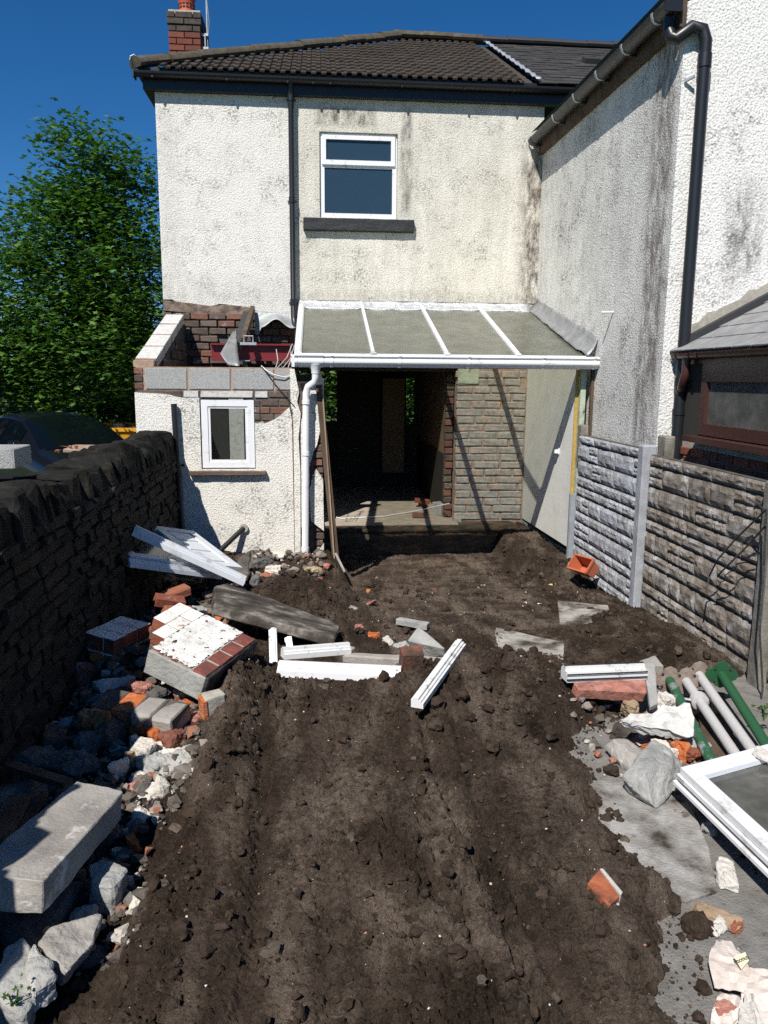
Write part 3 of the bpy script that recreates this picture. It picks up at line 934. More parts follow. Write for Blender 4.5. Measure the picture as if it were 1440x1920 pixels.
# grey brick pier
pier = MB().box((1.80, 10.012, -.1), (2.72, 10.30, 1.99)).build('brick_pier', m_pinkmortar, house)
gb = [chamfer_mesh('brick', m_greybrick, .010, .006, s + 20, (.36, .1, .08)) for s in range(5)]
z = .005
row = 0
while z < 1.93:
    hh = random.uniform(.079, .086)
    x = 1.795 + (0 if row % 2 == 0 else random.uniform(-.02, .02))
    first = True
    while x < 2.66:
        ln = random.choice([.36, .38, .34, .21]) if not (first and row % 2) else random.uniform(.15, .22)
        ln = min(ln, 2.70 - x)
        if ln > .05:
            link('brick', random.choice(gb), pier, T(x + ln / 2, 10.045 + random.uniform(-.008, .008), z + hh / 2) @ ROT(0, random.uniform(-.4, .4), 0) @ S(ln, .1, hh))
        x += ln + random.uniform(.012, .026)
        first = False
    z += .0985
    row += 1
link('brick', gb[0], pier, T(1.83, 9.985, -.02) @ S(.11, .1, .12))
MB().box((1.80, 9.99, 1.80), (2.07, 10.0, 1.985)).build('lintel', m_greenpaint, house)
# exposed brick band where the lean-to roof was torn off
band = MB().box((-1.90, 10.015, 1.96), (-.3, 10.030, 2.63)).build('exposed_brickwork', m_darkmortar, house)
MB().prism([(-1.903, 9.985, 2.665), (-.78, 9.985, 2.585), (-.72, 9.985, 2.66), (-.86, 9.985, 2.72), (-1.1, 9.985, 2.745), (-1.35, 9.985, 2.73), (-1.6, 9.985, 2.76), (-1.903, 9.985, 2.79)], (0, .025, 0)).build('mortar_fillet', M('grimy_mortar', [(.32, (.06, .045, .036)), (.5, (.17, .125, .098)), (.7, (.30, .24, .20))], 9, .95, 40, .014), band)
db = [chamfer_mesh('brick', m_darkbrick, .009, .005, s + 60, (.215, .1, .075)) for s in range(6)]
z = 2.60
for r in range(7):
    x = -1.90 + (.0 if r % 2 else -.11)
    while x < -.32:
        a, b = max(x, -1.90), min(x + .205, -.31)
        hole = r == 3 and -1.17 < (a + b) / 2 < -1.0
        if b - a > .04 and not hole:
            link('brick', random.choice(db), band, T((a + b) / 2, 10.02 + random.uniform(-.012, .006), z) @ S(b - a, .09, .078))
        x += .22
    z -= .090
# eaves: fascia, gutter, brackets
MB().box((-2.02, 9.905, ZE - .01), (2.80, 9.998, ZE + .15)).build('fascia', m_blackfascia, house)
MB().box((-2.02, 10.0, ZE - .01), (-1.907, 15, ZE + .15)).build('fascia', m_blackfascia, house)
g = MB()
pr = [(.055 * math.cos(a) * 1.1, .055 * math.sin(a)) for a in np.linspace(math.pi, 2 * math.pi, 9)]
pr = pr + [(x * .86, y * .86 + .004) for x, y in pr[::-1]]
g.profile((-2.09, 9.85, ZE + .15), (2.72, 9.85, ZE + .15), pr)
gut = g.build('gutter', m_blackfascia, house)
for x in (-1.9, -1.05, -.35, -.05, .15, 1.0, 1.75, 2.35):
    bb = MB(); bb.profile((x, 9.85, ZE + .15), (x + .022, 9.85, ZE + .15), [(a * 1.12, b * 1.12) for a, b in pr]); bb.box((x, 9.80, ZE + .085), (x + .022, 9.815, ZE + .105))
    bb.build('bracket', m_blackfascia, gut)
MB().box((-2.105, 9.78, ZE + .08), (-2.09, 9.92, ZE + .155)).build('end_cap', m_blackfascia, gut)
dp = MB().tube([(-.305, 9.88, ZE + .12), (-.305, 9.90, ZE + .02), (-.305, 9.915, ZE - .06), (-.305, 9.915, 2.60), (-.29, 9.86, 2.50), (-.27, 9.82, 2.47)], .034, 12).build('downpipe', m_black, house, True)
for z in (ZE - .08, 3.95, 2.75):
    MB().tube([(-.305, 9.915, z), (-.305, 9.915, z + .07)], .041, 12).tube([(-.36, 9.985, z + .03), (-.25, 9.985, z + .03)], .012, 8).build('pipe_clip', m_black, dp, True)
# upper window
wn = MB()
wx0, wx1, wz0, wz1, wy = .035, .98, 3.815, 4.795, 10.035
f_ = .055
wn.box((wx0, wy, wz0), (wx0 + f_, wy + .06, wz1)).box((wx1 - f_, wy, wz0), (wx1, wy + .06, wz1)).box((wx0 + f_, wy + .001, wz0), (wx1 - f_, wy + .06, wz0 + f_)).box((wx0 + f_, wy + .001, wz1 - f_), (wx1 - f_, wy + .06, wz1)).box((wx0 + f_, wy + .001, 4.40), (wx1 - f_, wy + .06, 4.46))
win = wn.build('window', m_upvc, house)
wn = MB(); a, b, c, d = wx0 + .025, wx1 - .025, 4.43, wz1 - .025
for q in (((a, c), (a + .05, d)), ((b - .05, c), (b, d)), ((a + .05, c), (b - .05, c + .055)), ((a + .05, d - .05), (b - .05, d))):
    wn.box((q[0][0], wy - .022, q[0][1]), (q[1][0], wy - .001, q[1][1]))
wn.build('top_sash', m_upvc, win)
MB().box((wx0 + f_, wy + .015, wz0 + f_), (wx1 - f_, wy + .03, 4.40)).build('pane', m_blueglass, win)
MB().box((wx0 + f_, wy + .004, 4.46), (wx1 - f_, wy + .02, wz1 - f_)).build('pane', m_blueglass, win)
me = rough_mesh('window_sill', [(x, y, z) for x in (-.172, 1.195) for y in (9.925, 10.02) for z in (3.645, 3.792)], m_sill, 4, .004, 14, .008, 3)
link('window_sill', me, house)

# roof: underlay, tiles, hip and ridge
EY, EZ, EX = 9.83, ZE + .19, -2.09
AP = Vector((1.29, 13.14, 7.09))
pit = math.atan2(AP.z - EZ, AP.y - EY)
sl = (AP.y - EY) / math.cos(pit)
rf = MB()
rf.add([(EX, EY, EZ - .03), (2.66, EY, EZ - .03), (2.66, AP.y, AP.z - .03), (AP.x, AP.y, AP.z - .03)], [(0, 1, 2, 3)])
rf.add([(EX, EY, EZ - .03), (AP.x, AP.y, AP.z - .03), (EX, 16.9, EZ - .03)], [(0, 1, 2)])
rf.add([(AP.x, AP.y, AP.z - .03), (2.66, AP.y, AP.z - .03), (2.66, 16.9, EZ - .03), (EX, 16.9, EZ - .03)], [(0, 1, 2, 3)])
roof = rf.build('roof', m_tile, house)


MB().box((-2.06, 9.865, ZE + .15), (2.66, 9.96, EZ + .015)).build('eaves_filler', m_blackfascia, house)
MB().box((-2.07, 9.96, ZE + .15), (-1.96, 15.5, EZ + .0)).build('eaves_filler', m_blackfascia, house)


def tile_mesh(name):
    xs = [0, .012, .030, .040, .100, .112, .135, .162, .180, .190, .250, .262, .290, .300]
    hs = [0, 0, 0, .026, .026, 0, 0, 0, 0, .026, .026, 0, 0, 0]
    v, f = [], []
    n = len(xs)
    for s, lift in ((0, .024), (.40, .002)):
        v += [(x, s, h + lift) for x, h in zip(xs, hs)]
    v += [(x, .0, h + .004) for x, h in zip(xs, hs)]
    for i in range(n - 1):
        f.append((i, i + 1, n + i + 1, n + i))
        f.append((2 * n + i, 2 * n + i + 1, i + 1, i))
    return mesh_of(name, v, f, m_tile)


tm = tile_mesh('tile')
RM = Matrix(((1, 0, 0, 0), (0, math.cos(pit), -math.sin(pit), EY), (0, math.sin(pit), math.cos(pit), EZ), (0, 0, 0, 1)))
gauge = sl / 14
for r in range(14):
    s = r * gauge
    hipx = EX + (AP.x - EX) * (s + .12) / sl
    x = EX + .02
    while x < 2.60:
        if x > hipx - .08 and x + .24 < 2.70:
            link('tile', tm, roof, RM @ T(x, s, random.uniform(-.003, .004)) @ ROT(random.uniform(-.4, .4), random.uniform(-.5, .5), 0) @ S(.8, .85, 1))
        x += .24


def ridge_run(p0, p1, name, mat, parent, r=.115, ln=.45, nseg=7, flat=.75):
    p0, p1 = Vector(p0), Vector(p1)
    d = (p1 - p0); n = max(1, round(d.length / ln)); d.normalize()
    s = d.cross(Vector((0, 0, 1))).normalized(); u = s.cross(d)
    L_ = (p1 - p0).length / n
    for i in range(n):
        a = p0 + d * (L_ * i - .03); b = p0 + d * (L_ * (i + 1))
        rr = r * random.uniform(.96, 1.04)
        lo = Vector((0, 0, random.uniform(-.008, .008)))
        vs = []
        for p, k in ((a, 1.05), (b, .95)):
            for t in np.linspace(0, math.pi, nseg):
                vs.append(p + lo + s * (rr * k * math.cos(t)) + u * (rr * k * flat * math.sin(t)))
            vs.append(p + lo - s * rr * k * .8 - u * .03); vs.append(p + lo + s * rr * k * .8 - u * .03)
        n2 = nseg + 2
        fs = [(j, (j + 1) % n2, n2 + (j + 1) % n2, n2 + j) for j in range(n2)] + [tuple(range(n2)), tuple(range(n2, 2 * n2))]
        MB().add(vs, fs).build(name, mat, parent, True)


ridge_run((EX + .03, EY + .03, EZ + .04), AP + Vector((0, 0, .05)), 'hip_tile', m_hip, roof)
ridge_run(AP + Vector((-.05, 0, .05)), (2.62, AP.y, AP.z + .05), 'ridge_tile', m_hip, roof)
MB().tube([(-2.02, 9.86, EZ + .02), (-2.05, 9.85, EZ + .10), (-2.09, 9.84, EZ + .14), (-2.13, 9.84, EZ + .12), (-2.14, 9.84, EZ + .08)], .008, 6).build('hip_iron', m_galv, roof)

# chimney
ch = MB().box((-1.86, 10.93, 5.2), (-1.49, 11.60, 6.40)).build('chimney', m_mortar, house)
cb = [chamfer_mesh('brick', m_chimbrick, .004, .0015, s + 80, (.215, .1, .065)) for s in range(4)]
sb = [chamfer_mesh('brick', m_sootbrick, .004, .0015, s + 90, (.215, .1, .065)) for s in range(3)]
z = 5.62
for r in range(11):
    top = r >= 9
    x0, x1 = (-1.895, -1.455) if top else (-1.88, -1.47)
    y0 = 10.90 if not top else 10.885
    vs = sb if r >= 8 else cb
    cuts = [0, .5, 1] if r % 2 else [0, .25, .75, 1]
    for a, b in zip(cuts[:-1], cuts[1:]):
        xa, xb = x0 + (x1 - x0) * a + .006, x0 + (x1 - x0) * b - .006
        link('brick', random.choice(vs), ch, T((xa + xb) / 2, y0 + .05, z) @ S(xb - xa, .1, .066))
    yc = [0, .33, .66, 1] if r % 2 else [0, .17, .5, .83, 1]
    for a, b in zip(yc[:-1], yc[1:]):
        ya, yb = y0 + .106 + .62 * a, y0 + .094 + .62 * b
        link('brick', random.choice(vs), ch, T(x1 - .05, (ya + yb) / 2, z) @ ROT(0, 0, 90) @ S(yb - ya, .1, .066))
    z += .077
MB().box((-1.87, 10.91, 6.40), (-1.47, 11.62, 6.452)).build('flaunching', m_mortar, ch)
pt = MB()
prof = [(.105, 6.44), (.115, 6.46), (.11, 6.50), (.10, 6.52), (.105, 6.62), (.12, 6.66), (.12, 6.70), (.085, 6.70), (.085, 6.5)]
vs, fs = [], []
for r_, z_ in prof:
    vs += [(-1.665 + r_ * math.cos(a), 11.1 + r_ * math.sin(a), z_) for a in np.linspace(0, 2 * math.pi, 18, endpoint=False)]
for i in range(len(prof) - 1):
    fs += [(i * 18 + k, i * 18 + (k + 1) % 18, (i + 1) * 18 + (k + 1) % 18, (i + 1) * 18 + k) for k in range(18)]
pot = MB().add(vs, fs).build('chimney_pot', m_pot, ch, True)
for k in range(8):
    a = -math.pi / 2 + (k - 3.5) * .42
    for zz in (6.535, 6.575):
        MB().obox(T(-1.665 + .1025 * math.cos(a), 11.1 + .1025 * math.sin(a), zz) @ ROT(0, 0, math.degrees(a)), (.012, .028, .014)).build('slot', m_dark, ch)
ae = MB()
ae.tube([(-1.40, 11.0, 6.0), (-1.395, 11.0, 7.2)], .012, 8)
ae.box((-1.47, 10.96, 6.18), (-1.385, 11.02, 6.21)).box((-1.47, 10.96, 6.02), (-1.385, 11.02, 6.05)).box((-1.43, 10.955, 6.02), (-1.42, 11.025, 6.21))
ae.tube([(-1.39, 10.99, 6.6), (-1.37, 10.99, 6.35), (-1.40, 10.99, 6.1), (-1.42, 10.99, 5.7)], .004, 5)
tag(ae.build('aerial_mast', m_galv), 'thin aerial mast with bracket and cable on the side of the brick chimney', 'aerial')

# ================================================================== EXTENSION (small lean-to with open roof)
ext = thing('extension', 'small roofless lean-to extension with white render and grey blocks on top', 'extension', (-.9, 8, 0))
wx = (-1.205, -.655, .93, 1.645)
core = wall_cells('y', 8.022, .11, -1.84, -.06, -.35, 1.725, [wx])
fw = core.build('front_wall', m_darkmortar, ext)
sk = MB()
lt = [(-1.843, 1.705), (-1.72, 1.70), (-1.60, 1.695), (-1.52, 1.69), (-1.44, 1.665), (-1.38, 1.655), (-1.30, 1.655), (-1.206, 1.655)]
sk.prism([(-1.843, 8, -.3)] + [(-1.206, 8, -.3)] + [(x, 8, z) for x, z in lt[::-1]], (0, .02, 0))
sk.prism([(-1.2055, 8, -.3), (-.6545, 8, -.3), (-.6545, 8, .928), (-1.2055, 8, .928)], (0, .02, 0))
rtp = [(-.654, 1.40), (-.61, 1.405), (-.575, 1.42), (-.555, 1.395), (-.50, 1.42), (-.44, 1.445), (-.40, 1.475), (-.35, 1.52), (-.300, 1.565)]
sk.prism([(-.654, 8, -.3), (-.268, 8, -.3), (-.268, 8, 1.40), (-.300, 8, 1.565)] + [(x, 8, z) for x, z in rtp[::-1][1:]], (0, .02, 0))
sk.build('wall_render', m_extw, ext)
# blocks on top
bk = [chamfer_mesh('block', m_block, .004, .0025, s + 120, (.44, .1, .215)) for s in range(4)]
zb = 1.735
MB().box((-1.82, 8.02, 1.726), (-.27, 8.11, 1.962)).build('mortar_bed', m_pinkmortar, fw)
for a, b in ((-1.735, -1.325), (-1.300, -.895), (-.870, -.460), (-.437, -.285)):
    link('block', bk[int(-a * 10) % 4], fw, T((a + b) / 2, 8.058, zb + .108) @ S(b - a, .10, .205))
for k in range(3):
    link('brick', db[k], fw, T(-1.80, 8.055, zb + .035 + k * .073) @ S(.085, .1, .066))
tb = MB().box((-1.83, 8.022, 1.953), (-.28, 8.105, 1.962)); tb.build('mortar_smear', m_pinkmortar, fw)
# white painted lintel course over the window and stripped bricks beside it
wb = [chamfer_mesh('brick', m_paleblock, .004, .002, s + 140, (.3, .1, .07)) for s in range(2)]
for a, b in ((-1.36, -1.215), (-1.19, -.67), (-.645, -.52)):
    link('brick', wb[0], fw, T((a + b) / 2, 8.045, 1.692) @ S(b - a, .08, .062))
for a, b, z_ in ((-.51, -.31, 1.692), (-.655, -.60, 1.60), (-.59, -.41, 1.61), (-.40, -.30, 1.61), (-.655, -.60, 1.53), (-.59, -.50, 1.53), (-.49, -.30, 1.53), (-.655, -.60, 1.46), (-.59, -.46, 1.455), (-.45, -.33, 1.455), (-.60, -.50, 1.385), (-1.60, -1.38, 1.69)):
    link('brick', random.choice(db), fw, T((a + b) / 2, 8.045, z_) @ S(b - a, .07, .068))
# extension window
w1 = MB()
for q in (((-1.195, .94), (-1.13, 1.635)), ((-.728, .94), (-.662, 1.635)), ((-1.13, .941), (-.728, 1.0)), ((-1.13, 1.57), (-.728, 1.634))):
    w1.box((q[0][0], 8.018, q[0][1]), (q[1][0], 8.075, q[1][1]))
ew = w1.build('window', m_upvc, ext)
w1 = MB()
for q in (((-1.13, 1.0), (-1.105, 1.57)), ((-.753, 1.0), (-.728, 1.57)), ((-1.105, 1.0), (-.753, 1.022)), ((-1.105, 1.548), (-.753, 1.57))):
    w1.box((q[0][0], 8.028, q[0][1]), (q[1][0], 8.07, q[1][1]))
w1.build('glazing_bead', m_upvc, ew)
MB().box((-1.105, 8.046, 1.022), (-.753, 8.052, 1.548)).build('pane', m_clearglass, ew)
me = rough_mesh('window_sill', [(x, y, z) for x in (-1.325, -.545) for y in (7.935, 8.01) for z in (.868, .912)], m_brownsill, 4, .004, 12, .006, 5)
link('window_sill', me, ext)
# side wall with sloping top and block coping
sw = MB().prism([(-1.842, 8.11, -.3), (-1.842, 10.0, -.3), (-1.842, 10.0, 2.52), (-1.842, 8.11, 1.90)], (.19, 0, 0)).build('side_wall', m_darkmortar, ext)
sbk = [chamfer_mesh('block', m_paleblock, .004, .003, s + 150, (.2, .44, .1)) for s in range(3)]
sla = math.atan2(.62, 1.89)
for k in range(4):
    t0 = .14 + k * .46
    y_ = 8.02 + (t0 + .21) * math.cos(sla); z_ = 1.955 + (t0 + .21) * math.sin(sla)
    link('block', sbk[k % 3], sw, T(-1.745, y_, z_) @ ROT(math.degrees(sla), 0, 0) @ S(.21, .425, .10))
    MB().obox(T(-1.745, y_ - .222 * math.cos(sla), z_ - .222 * math.sin(sla)) @ ROT(math.degrees(sla), 0, 0), (.20, .018, .10)).build('mortar_joint', m_pinkmortar, sw)
link('block', chamfer_mesh('block', m_pinkmortar, .008, .004, 3, (.2, .12, .1)), sw, T(-1.745, 8.09, 1.992) @ S(.205, .12, .07))
db2 = [chamfer_mesh('stone', m_darkbrick, .012, .008, s + 170, (.1, .2, .09)) for s in range(4)]
for r in range(8):
    for k in range(9):
        y_ = 8.25 + k * .2 + (r % 2) * .1; z_ = 1.45 + r * .11
        if z_ < 1.86 + (y_ - 8.11) * .33: link('stone', random.choice(db2), sw, T(-1.655, y_, z_) @ S(.05, .19, .10))
# right side wall, mostly stripped
rw = MB().box((-.06, 8.135, -.45), (.035, 8.36, 1.93)).build('side_wall', m_darkmortar, ext)
pr_ = MB()
pr_.prism([(-.262, 7.995, -.25), (-.205, 7.995, -.25), (-.195, 7.995, .9), (-.21, 7.995, 1.25), (-.185, 7.995, 1.50), (-.22, 7.995, 1.62), (-.20, 7.995, 1.72), (-.245, 7.995, 1.95), (-.29, 7.995, 1.95), (-.285, 7.995, 1.6), (-.262, 7.995, 1.40)], (0, .022, 0))
pr_.prism([(-.19, 7.99, .30), (-.185, 7.99, 1.4), (-.16, 7.99, 1.52), (-.12, 7.99, 1.70), (-.06, 7.99, 1.85), (.055, 7.99, 1.86), (.052, 7.99, 1.42), (.02, 7.99, 1.36), (-.02, 7.99, 1.18), (-.06, 7.99, 1.10), (-.10, 7.99, .95), (-.11, 7.99, .32)], (0, .025, 0))
pr_.prism([(-.09, 7.985, .38), (.045, 7.985, .27), (.04, 7.985, .82), (-.03, 7.985, .93), (-.07, 7.985, .86), (-.10, 7.985, .7)], (0, .028, 0))
pr_.prism([(-.02, 7.98, -.04), (.04, 7.98, -.02), (.045, 7.98, .14), (.0, 7.98, .07)], (0, .028, 0))
pr_.build('wall_render', m_extw, ext)
for k in range(26):
    for a, b in ((-.19, -.09), (-.08, .04)):
        link('brick', random.choice(db), rw, T((a + b) / 2 + random.uniform(-.008, .008), 8.075 + random.uniform(-.01, .012), -.18 + k * .078) @ S(b - a, .10, .070))
MB().prism([(-.268, 8.0, .35), (-.262, 8.0, .35), (-.268, 8.0, 1.55), (-.276, 8.0, 1.55)], (0, -.006, 0)).build('rusty_edge', m_muddybrick, ext)
# drain and waste pipes on the extension
p0, p1 = onY(326, 757, 7.95), onY(342, 1010, 7.93)
bp = MB().tube([p0, p1], .031, 12).build('downpipe', m_black, ext, True)
q = p0.lerp(p1, .45)
MB().tube([q + Vector((0, 0, -.02)), q + Vector((0, 0, .02))], .037, 12).box((q.x - .04, q.y, q.z - .008), (q.x + .075, q.y + .06, q.z + .008)).build('pipe_clip', m_black, bp)
a = onY(457, 990, 7.98); b = onY(415, 1030, 7.80)
wp = MB().tube([a, a.lerp(b, .5), b, b + (b - a) * .25], .026, 12).build('waste_pipe', m_black, ext, True)
MB().tube([a + Vector((0, .004, 0)), a + Vector((0, -.014, 0))], .045, 14).build('mortar_collar', m_mortar, wp)
# inside: steel beam, props, torn lead, broken rafter
be = MB()
for z0_, z1_, y0_, y1_ in ((2.055, 2.075, 9.43, 9.57), (2.235, 2.255, 9.43, 9.57), (2.075, 2.235, 9.495, 9.505)):
    be.box((-1.27, y0_, z0_), (.0, y1_, z1_))
tag(be.build('steel_beam', m_red), 'dark red steel beam spanning the open top of the lean-to', 'beam')


def prop_v(x, y, z0, z1, lab):
    t = thing('steel_prop', lab, 'prop', (x, y, z0))
    MB().tube([(x, y, z0 + .01), (x, y, z0 + .55 * (z1 - z0))], .03, 12).build('outer_tube', m_green, t, True)
    MB().tube([(x, y, z0 + .5 * (z1 - z0)), (x, y, z1)], .024, 12).build('inner_tube', m_green, t, True)
    MB().box((x - .075, y - .075, z1), (x + .075, y + .075, z1 + .01)).build('head_plate', m_galv, t)
    MB().box((x - .075, y - .075, z0), (x + .075, y + .075, z0 + .01)).build('base_plate', m_galv, t)


prop_v(-.86, 9.28, 0, 2.045, 'green steel prop under the red beam behind the hanging lead')
prop_v(-.66, 8.75, 0, 1.55, 'green steel prop seen through the small white window')
MB().box((-1.60, 9.2, 0), (-1.06, 9.24, 1.9)).build('inner_wall', m_dark, ext)  # wall piece coloured dark to give the shade inside
MB().box((-1.05, 9.2, 0), (-.88, 9.24, 1.9)).build('inner_wall', m_paleblock, ext)  # pale strip stands in for sunlight falling on the inner wall
MB().box((-.87, 9.62, 0), (-.07, 9.66, 1.9)).build('inner_wall', m_dark, ext)
MB().box((-1.60, 9.1, 1.90), (-.55, 9.3, 1.96)).build('wall_plate', m_greyconc, ext)
MB().box((-1.65, 8.2, -.02), (-.07, 9.6, .01)).build('floor', m_intfloor, ext)


def sheet(name, pts_grid, mat, label, cat, thick=.006, smooth=True):
    """grid of world points (rows of columns) -> thin sheet with thickness"""
    g_ = np.array([[list(p) for p in r] for r in pts_grid], float)
    ny_, nx_ = g_.shape[:2]
    du = np.gradient(g_, axis=1); dv = np.gradient(g_, axis=0)
    n_ = np.cross(du, dv); n_ /= np.linalg.norm(n_, axis=2, keepdims=True) + 1e-9
    v_ = np.concatenate([g_.reshape(-1, 3), (g_ + n_ * thick).reshape(-1, 3)])
    f_2 = []
    N0 = ny_ * nx_
    for r in range(ny_ - 1):
        for c in range(nx_ - 1):
            a = r * nx_ + c
            f_2 += [(a, a + 1, a + nx_ + 1, a + nx_), (N0 + a + nx_, N0 + a + nx_ + 1, N0 + a + 1, N0 + a)]
    border = [c for c in range(nx_)] + [r * nx_ + nx_ - 1 for r in range(1, ny_)] + [(ny_ - 1) * nx_ + c for c in range(nx_ - 2, -1, -1)] + [r * nx_ for r in range(ny_ - 2, 0, -1)]
    for a, b in zip(border, border[1:] + border[:1]):
        f_2.append((a, N0 + a, N0 + b, b))
    o = link(name, mesh_of(name, v_, f_2, mat, smooth=smooth))
    return tag(o, label, cat)


gridp = []
for t in np.linspace(0, 1, 9):
    L0 = Vector(onY(436, 622, 9.75)).lerp(Vector(onY(412, 662, 8.4)), min(1, t * 1.6)) if t < .62 else Vector(onY(412, 662, 8.4)).lerp(Vector(onY(426, 684, 8.3)), (t - .62) / .38)
    R0 = Vector(onY(442, 618, 9.75)).lerp(Vector(onY(450, 686, 8.3)), t)
    gridp.append([L0.lerp(R0, s) + Vector((0, .05 * math.sin(s * 3.1 + t * 2), 0)) for s in np.linspace(0, 1, 6)])
sheet('lead_sheet', gridp, m_lead, 'torn grey lead sheet hanging down into the open lean-to', 'lead sheet')
gridp = []
for t in np.linspace(0, 1, 7):
    rowp = []
    for s in np.linspace(0, 1, 14):
        xx = 478 + 76 * s
        yt = 583 + 5 * s
        yb = 612 + (14 * (s < .12)) + 6 * math.sin(s * 9) - 8 * math.sin(s * math.pi)
        rowp.append(onY(xx, yt + (yb - yt) * t, 9.94 - .16 * t * t))
    gridp.append(rowp)
m_leadst = M('stained_lead', [(.3, (.20, .215, .22)), (.55, (.31, .33, .33)), (.7, (.38, .39, .37)), (.78, (.42, .33, .06))], 5, .5, 9, .012, spec=.6, metal=.2)
sheet('lead_flashing', gridp, m_leadst, 'curled grey lead flashing with a yellow stain left on the house wall', 'flashing')
a, b = onY(474, 580, 9.9), onY(456, 640, 9.0)
tag(MB().beam(a, b, .05, .09).build('broken_rafter', m_brownwood), 'splintered brown roof timber leaning from the brick band beside the hanging lead', 'timber')
a, b = onY(462, 592, 9.85), onY(446, 650, 9.3)
tag(MB().beam(a, b, .07, .12).build('broken_rafter', m_tar), 'charred black roof timber behind the splintered brown one', 'timber')
a = onY(466, 642, 8.9)
tag(MB().tube([a + Vector((-.05, 0, 0)), a + Vector((-.05, 0, .07)), a + Vector((.05, 0, .07)), a + Vector((.05, 0, 0))], .007, 6).box((a.x - .09, a.y - .05, a.z - .03), (a.x + .09, a.y + .05, a.z)).build('prop_head', m_galv), 'small galvanised bracket with a handle on top of a green prop', 'bracket')
for k, (x1, y1, x2, y2) in enumerate([(548, 645, 520, 690), (552, 648, 530, 690), (545, 650, 540, 690), (518, 655, 517, 690)]):
    a, b = onY(x1, y1, 9.0), onY(x2, y2, 8.4)
    tag(MB().tube([a, a.lerp(b, .5) + Vector((.02, 0, -.02)), b], .005, 5).build('cable', m_cementsteel), 'thin grey cable drooping beside the white glazed roof', 'cable', 'grey cables in the open lean-to')
tag(MB().tube([onY(490, 686, 8.0), onY(500, 695, 7.98), onY(515, 703, 7.97), onY(532, 707, 7.98), onY(545, 705, 8.0)], .006, 6).build('cable', m_upvc), 'white cable hanging over the grey blocks', 'cable')
tag(MB().tube([onY(491, 687, 7.99), onY(520, 725, 7.985), onY(553, 763, 7.985)], .004, 5).build('cable', m_black), 'black wire running diagonally down the blocks to the white pipe', 'cable')

# ================================================================== GLAZED LEAN-TO ROOF
con = thing('glazed_roof', 'white-framed glazed lean-to roof with five dusty panes over the dug-out room', 'glazed roof', (1.3, 9, 2))
ZT, ZB, YT, YB = 2.735, 2.095, 9.97, 7.93


def rpt(x, t, dz=0.0):
    return Vector((x, YT + (YB - YT) * t, ZT + (ZB - ZT) * t + dz))


bars = [-.205, .555, 1.31, 2.05, 2.82]
for i, x in enumerate(bars):
    if i == 4: continue
    mb = MB()
    wd = .075 if i == 0 else .036
    mb.profile(rpt(x, 0, .012), rpt(x, 1.0, .012), [(-wd / 2, -.10), (wd / 2, -.10), (wd / 2, .01), (wd * .3, .03), (-wd * .3, .03), (-wd / 2, .01)])
    bo = mb.build('glazing_bar', m_upvc, con)
    if i: MB().obox(T(rpt(x, 1.0, .0)) @ ROT(17, 0, 0), (.06, .05, .05)).build('end_cap', m_upvcblue, bo)
for i in range(4):
    a, b = bars[i] + .02, bars[i + 1] - .02
    if i == 3: b = 2.815
    mb = MB()
    p = [rpt(a, .0), rpt(b, .0), rpt(b, .995), rpt(a, .995)]
    mb.prism(p, (0, 0, -.006))
    mb.build('glass_pane', m_roofglass, con)
MB().beam((-.24, YB - .01, ZB - .01), (2.83, YB - .01, ZB - .01), .03, .045).build('eaves_beam', m_upvc, con)
MB().box((-.24, YB - .05, ZB - .125), (2.80, YB + .04, ZB - .045)).build('eaves_board', m_upvcblue, con)
MB().box((-.22, 9.93, 2.60), (2.80, 10.0, 2.68)).build('wall_plate', m_upvcblue, con)
gg = MB()
pg = [(-.050, .060), (-.062, .056), (-.066, .046), (-.060, .036), (-.050, .032), (-.054, .016), (-.060, .0), (-.058, -.016), (-.048, -.030), (-.030, -.042), (-.024, -.056), (.045, -.056), (.052, .045), (.046, .045), (.04, -.048), (-.018, -.048), (-.022, -.034), (-.044, -.014), (-.044, .05)]
gg.profile((-.27, YB - .09, ZB - .065), (2.86, YB - .09, ZB - .065), [(-a, b) for a, b in pg])
cg = gg.build('gutter', m_upvc, con)
for x in (-.235, .12, .80, 1.50, 2.27, 2.80):
    bb = MB(); bb.profile((x, YB - .09, ZB - .065), (x + .028, YB - .09, ZB - .065), [(-a * 1.13, b * 1.1) for a, b in pg[:12]] + [(-.03, .06)])
    bb.build('bracket', m_upvc, cg)
MB().box((-.262, YB - .155, ZB - .125), (-.235, YB - .03, ZB - .005)).build('end_cap', m_upvc, cg)
MB().profile((-.20, YB - .09, ZB - .065), (.05, YB - .09, ZB - .065), [(-a * 1.14, b * 1.12) for a, b in pg[:12]]).build('running_outlet', m_upvc, cg)
xo = -.03
yd = YB - .09
dpp = MB()
x2 = -.125
dpp.tube([(xo, yd, ZB - .10), (xo, yd, ZB - .22), (xo - .005, yd + .01, ZB - .27), (x2 + .02, yd + .05, ZB - .32), (x2, yd + .05, ZB - .38), (-.155, yd + .04, -.13), (-.155, yd - .0, -.18), (-.16, yd - .05, -.2)], .036, 14)
cdp = dpp.build('downpipe', m_upvc, con, True)
MB().tube([(xo, yd, ZB - .10), (xo, yd, ZB - .15), (xo, yd, ZB - .19)], [.07, .045, .041], 12).build('hopper', m_upvc, cdp, True)
for z_ in (1.62, 1.10, .10, -.09):
    xc = x2 + (-.155 - x2) * (ZB - .38 - z_) / (ZB - .38 + .13)
    MB().tube([(xc, yd + .046, z_ - .02), (xc, yd + .046, z_ + .02)], .042, 14).build('pipe_collar', m_upvc, cdp, True)
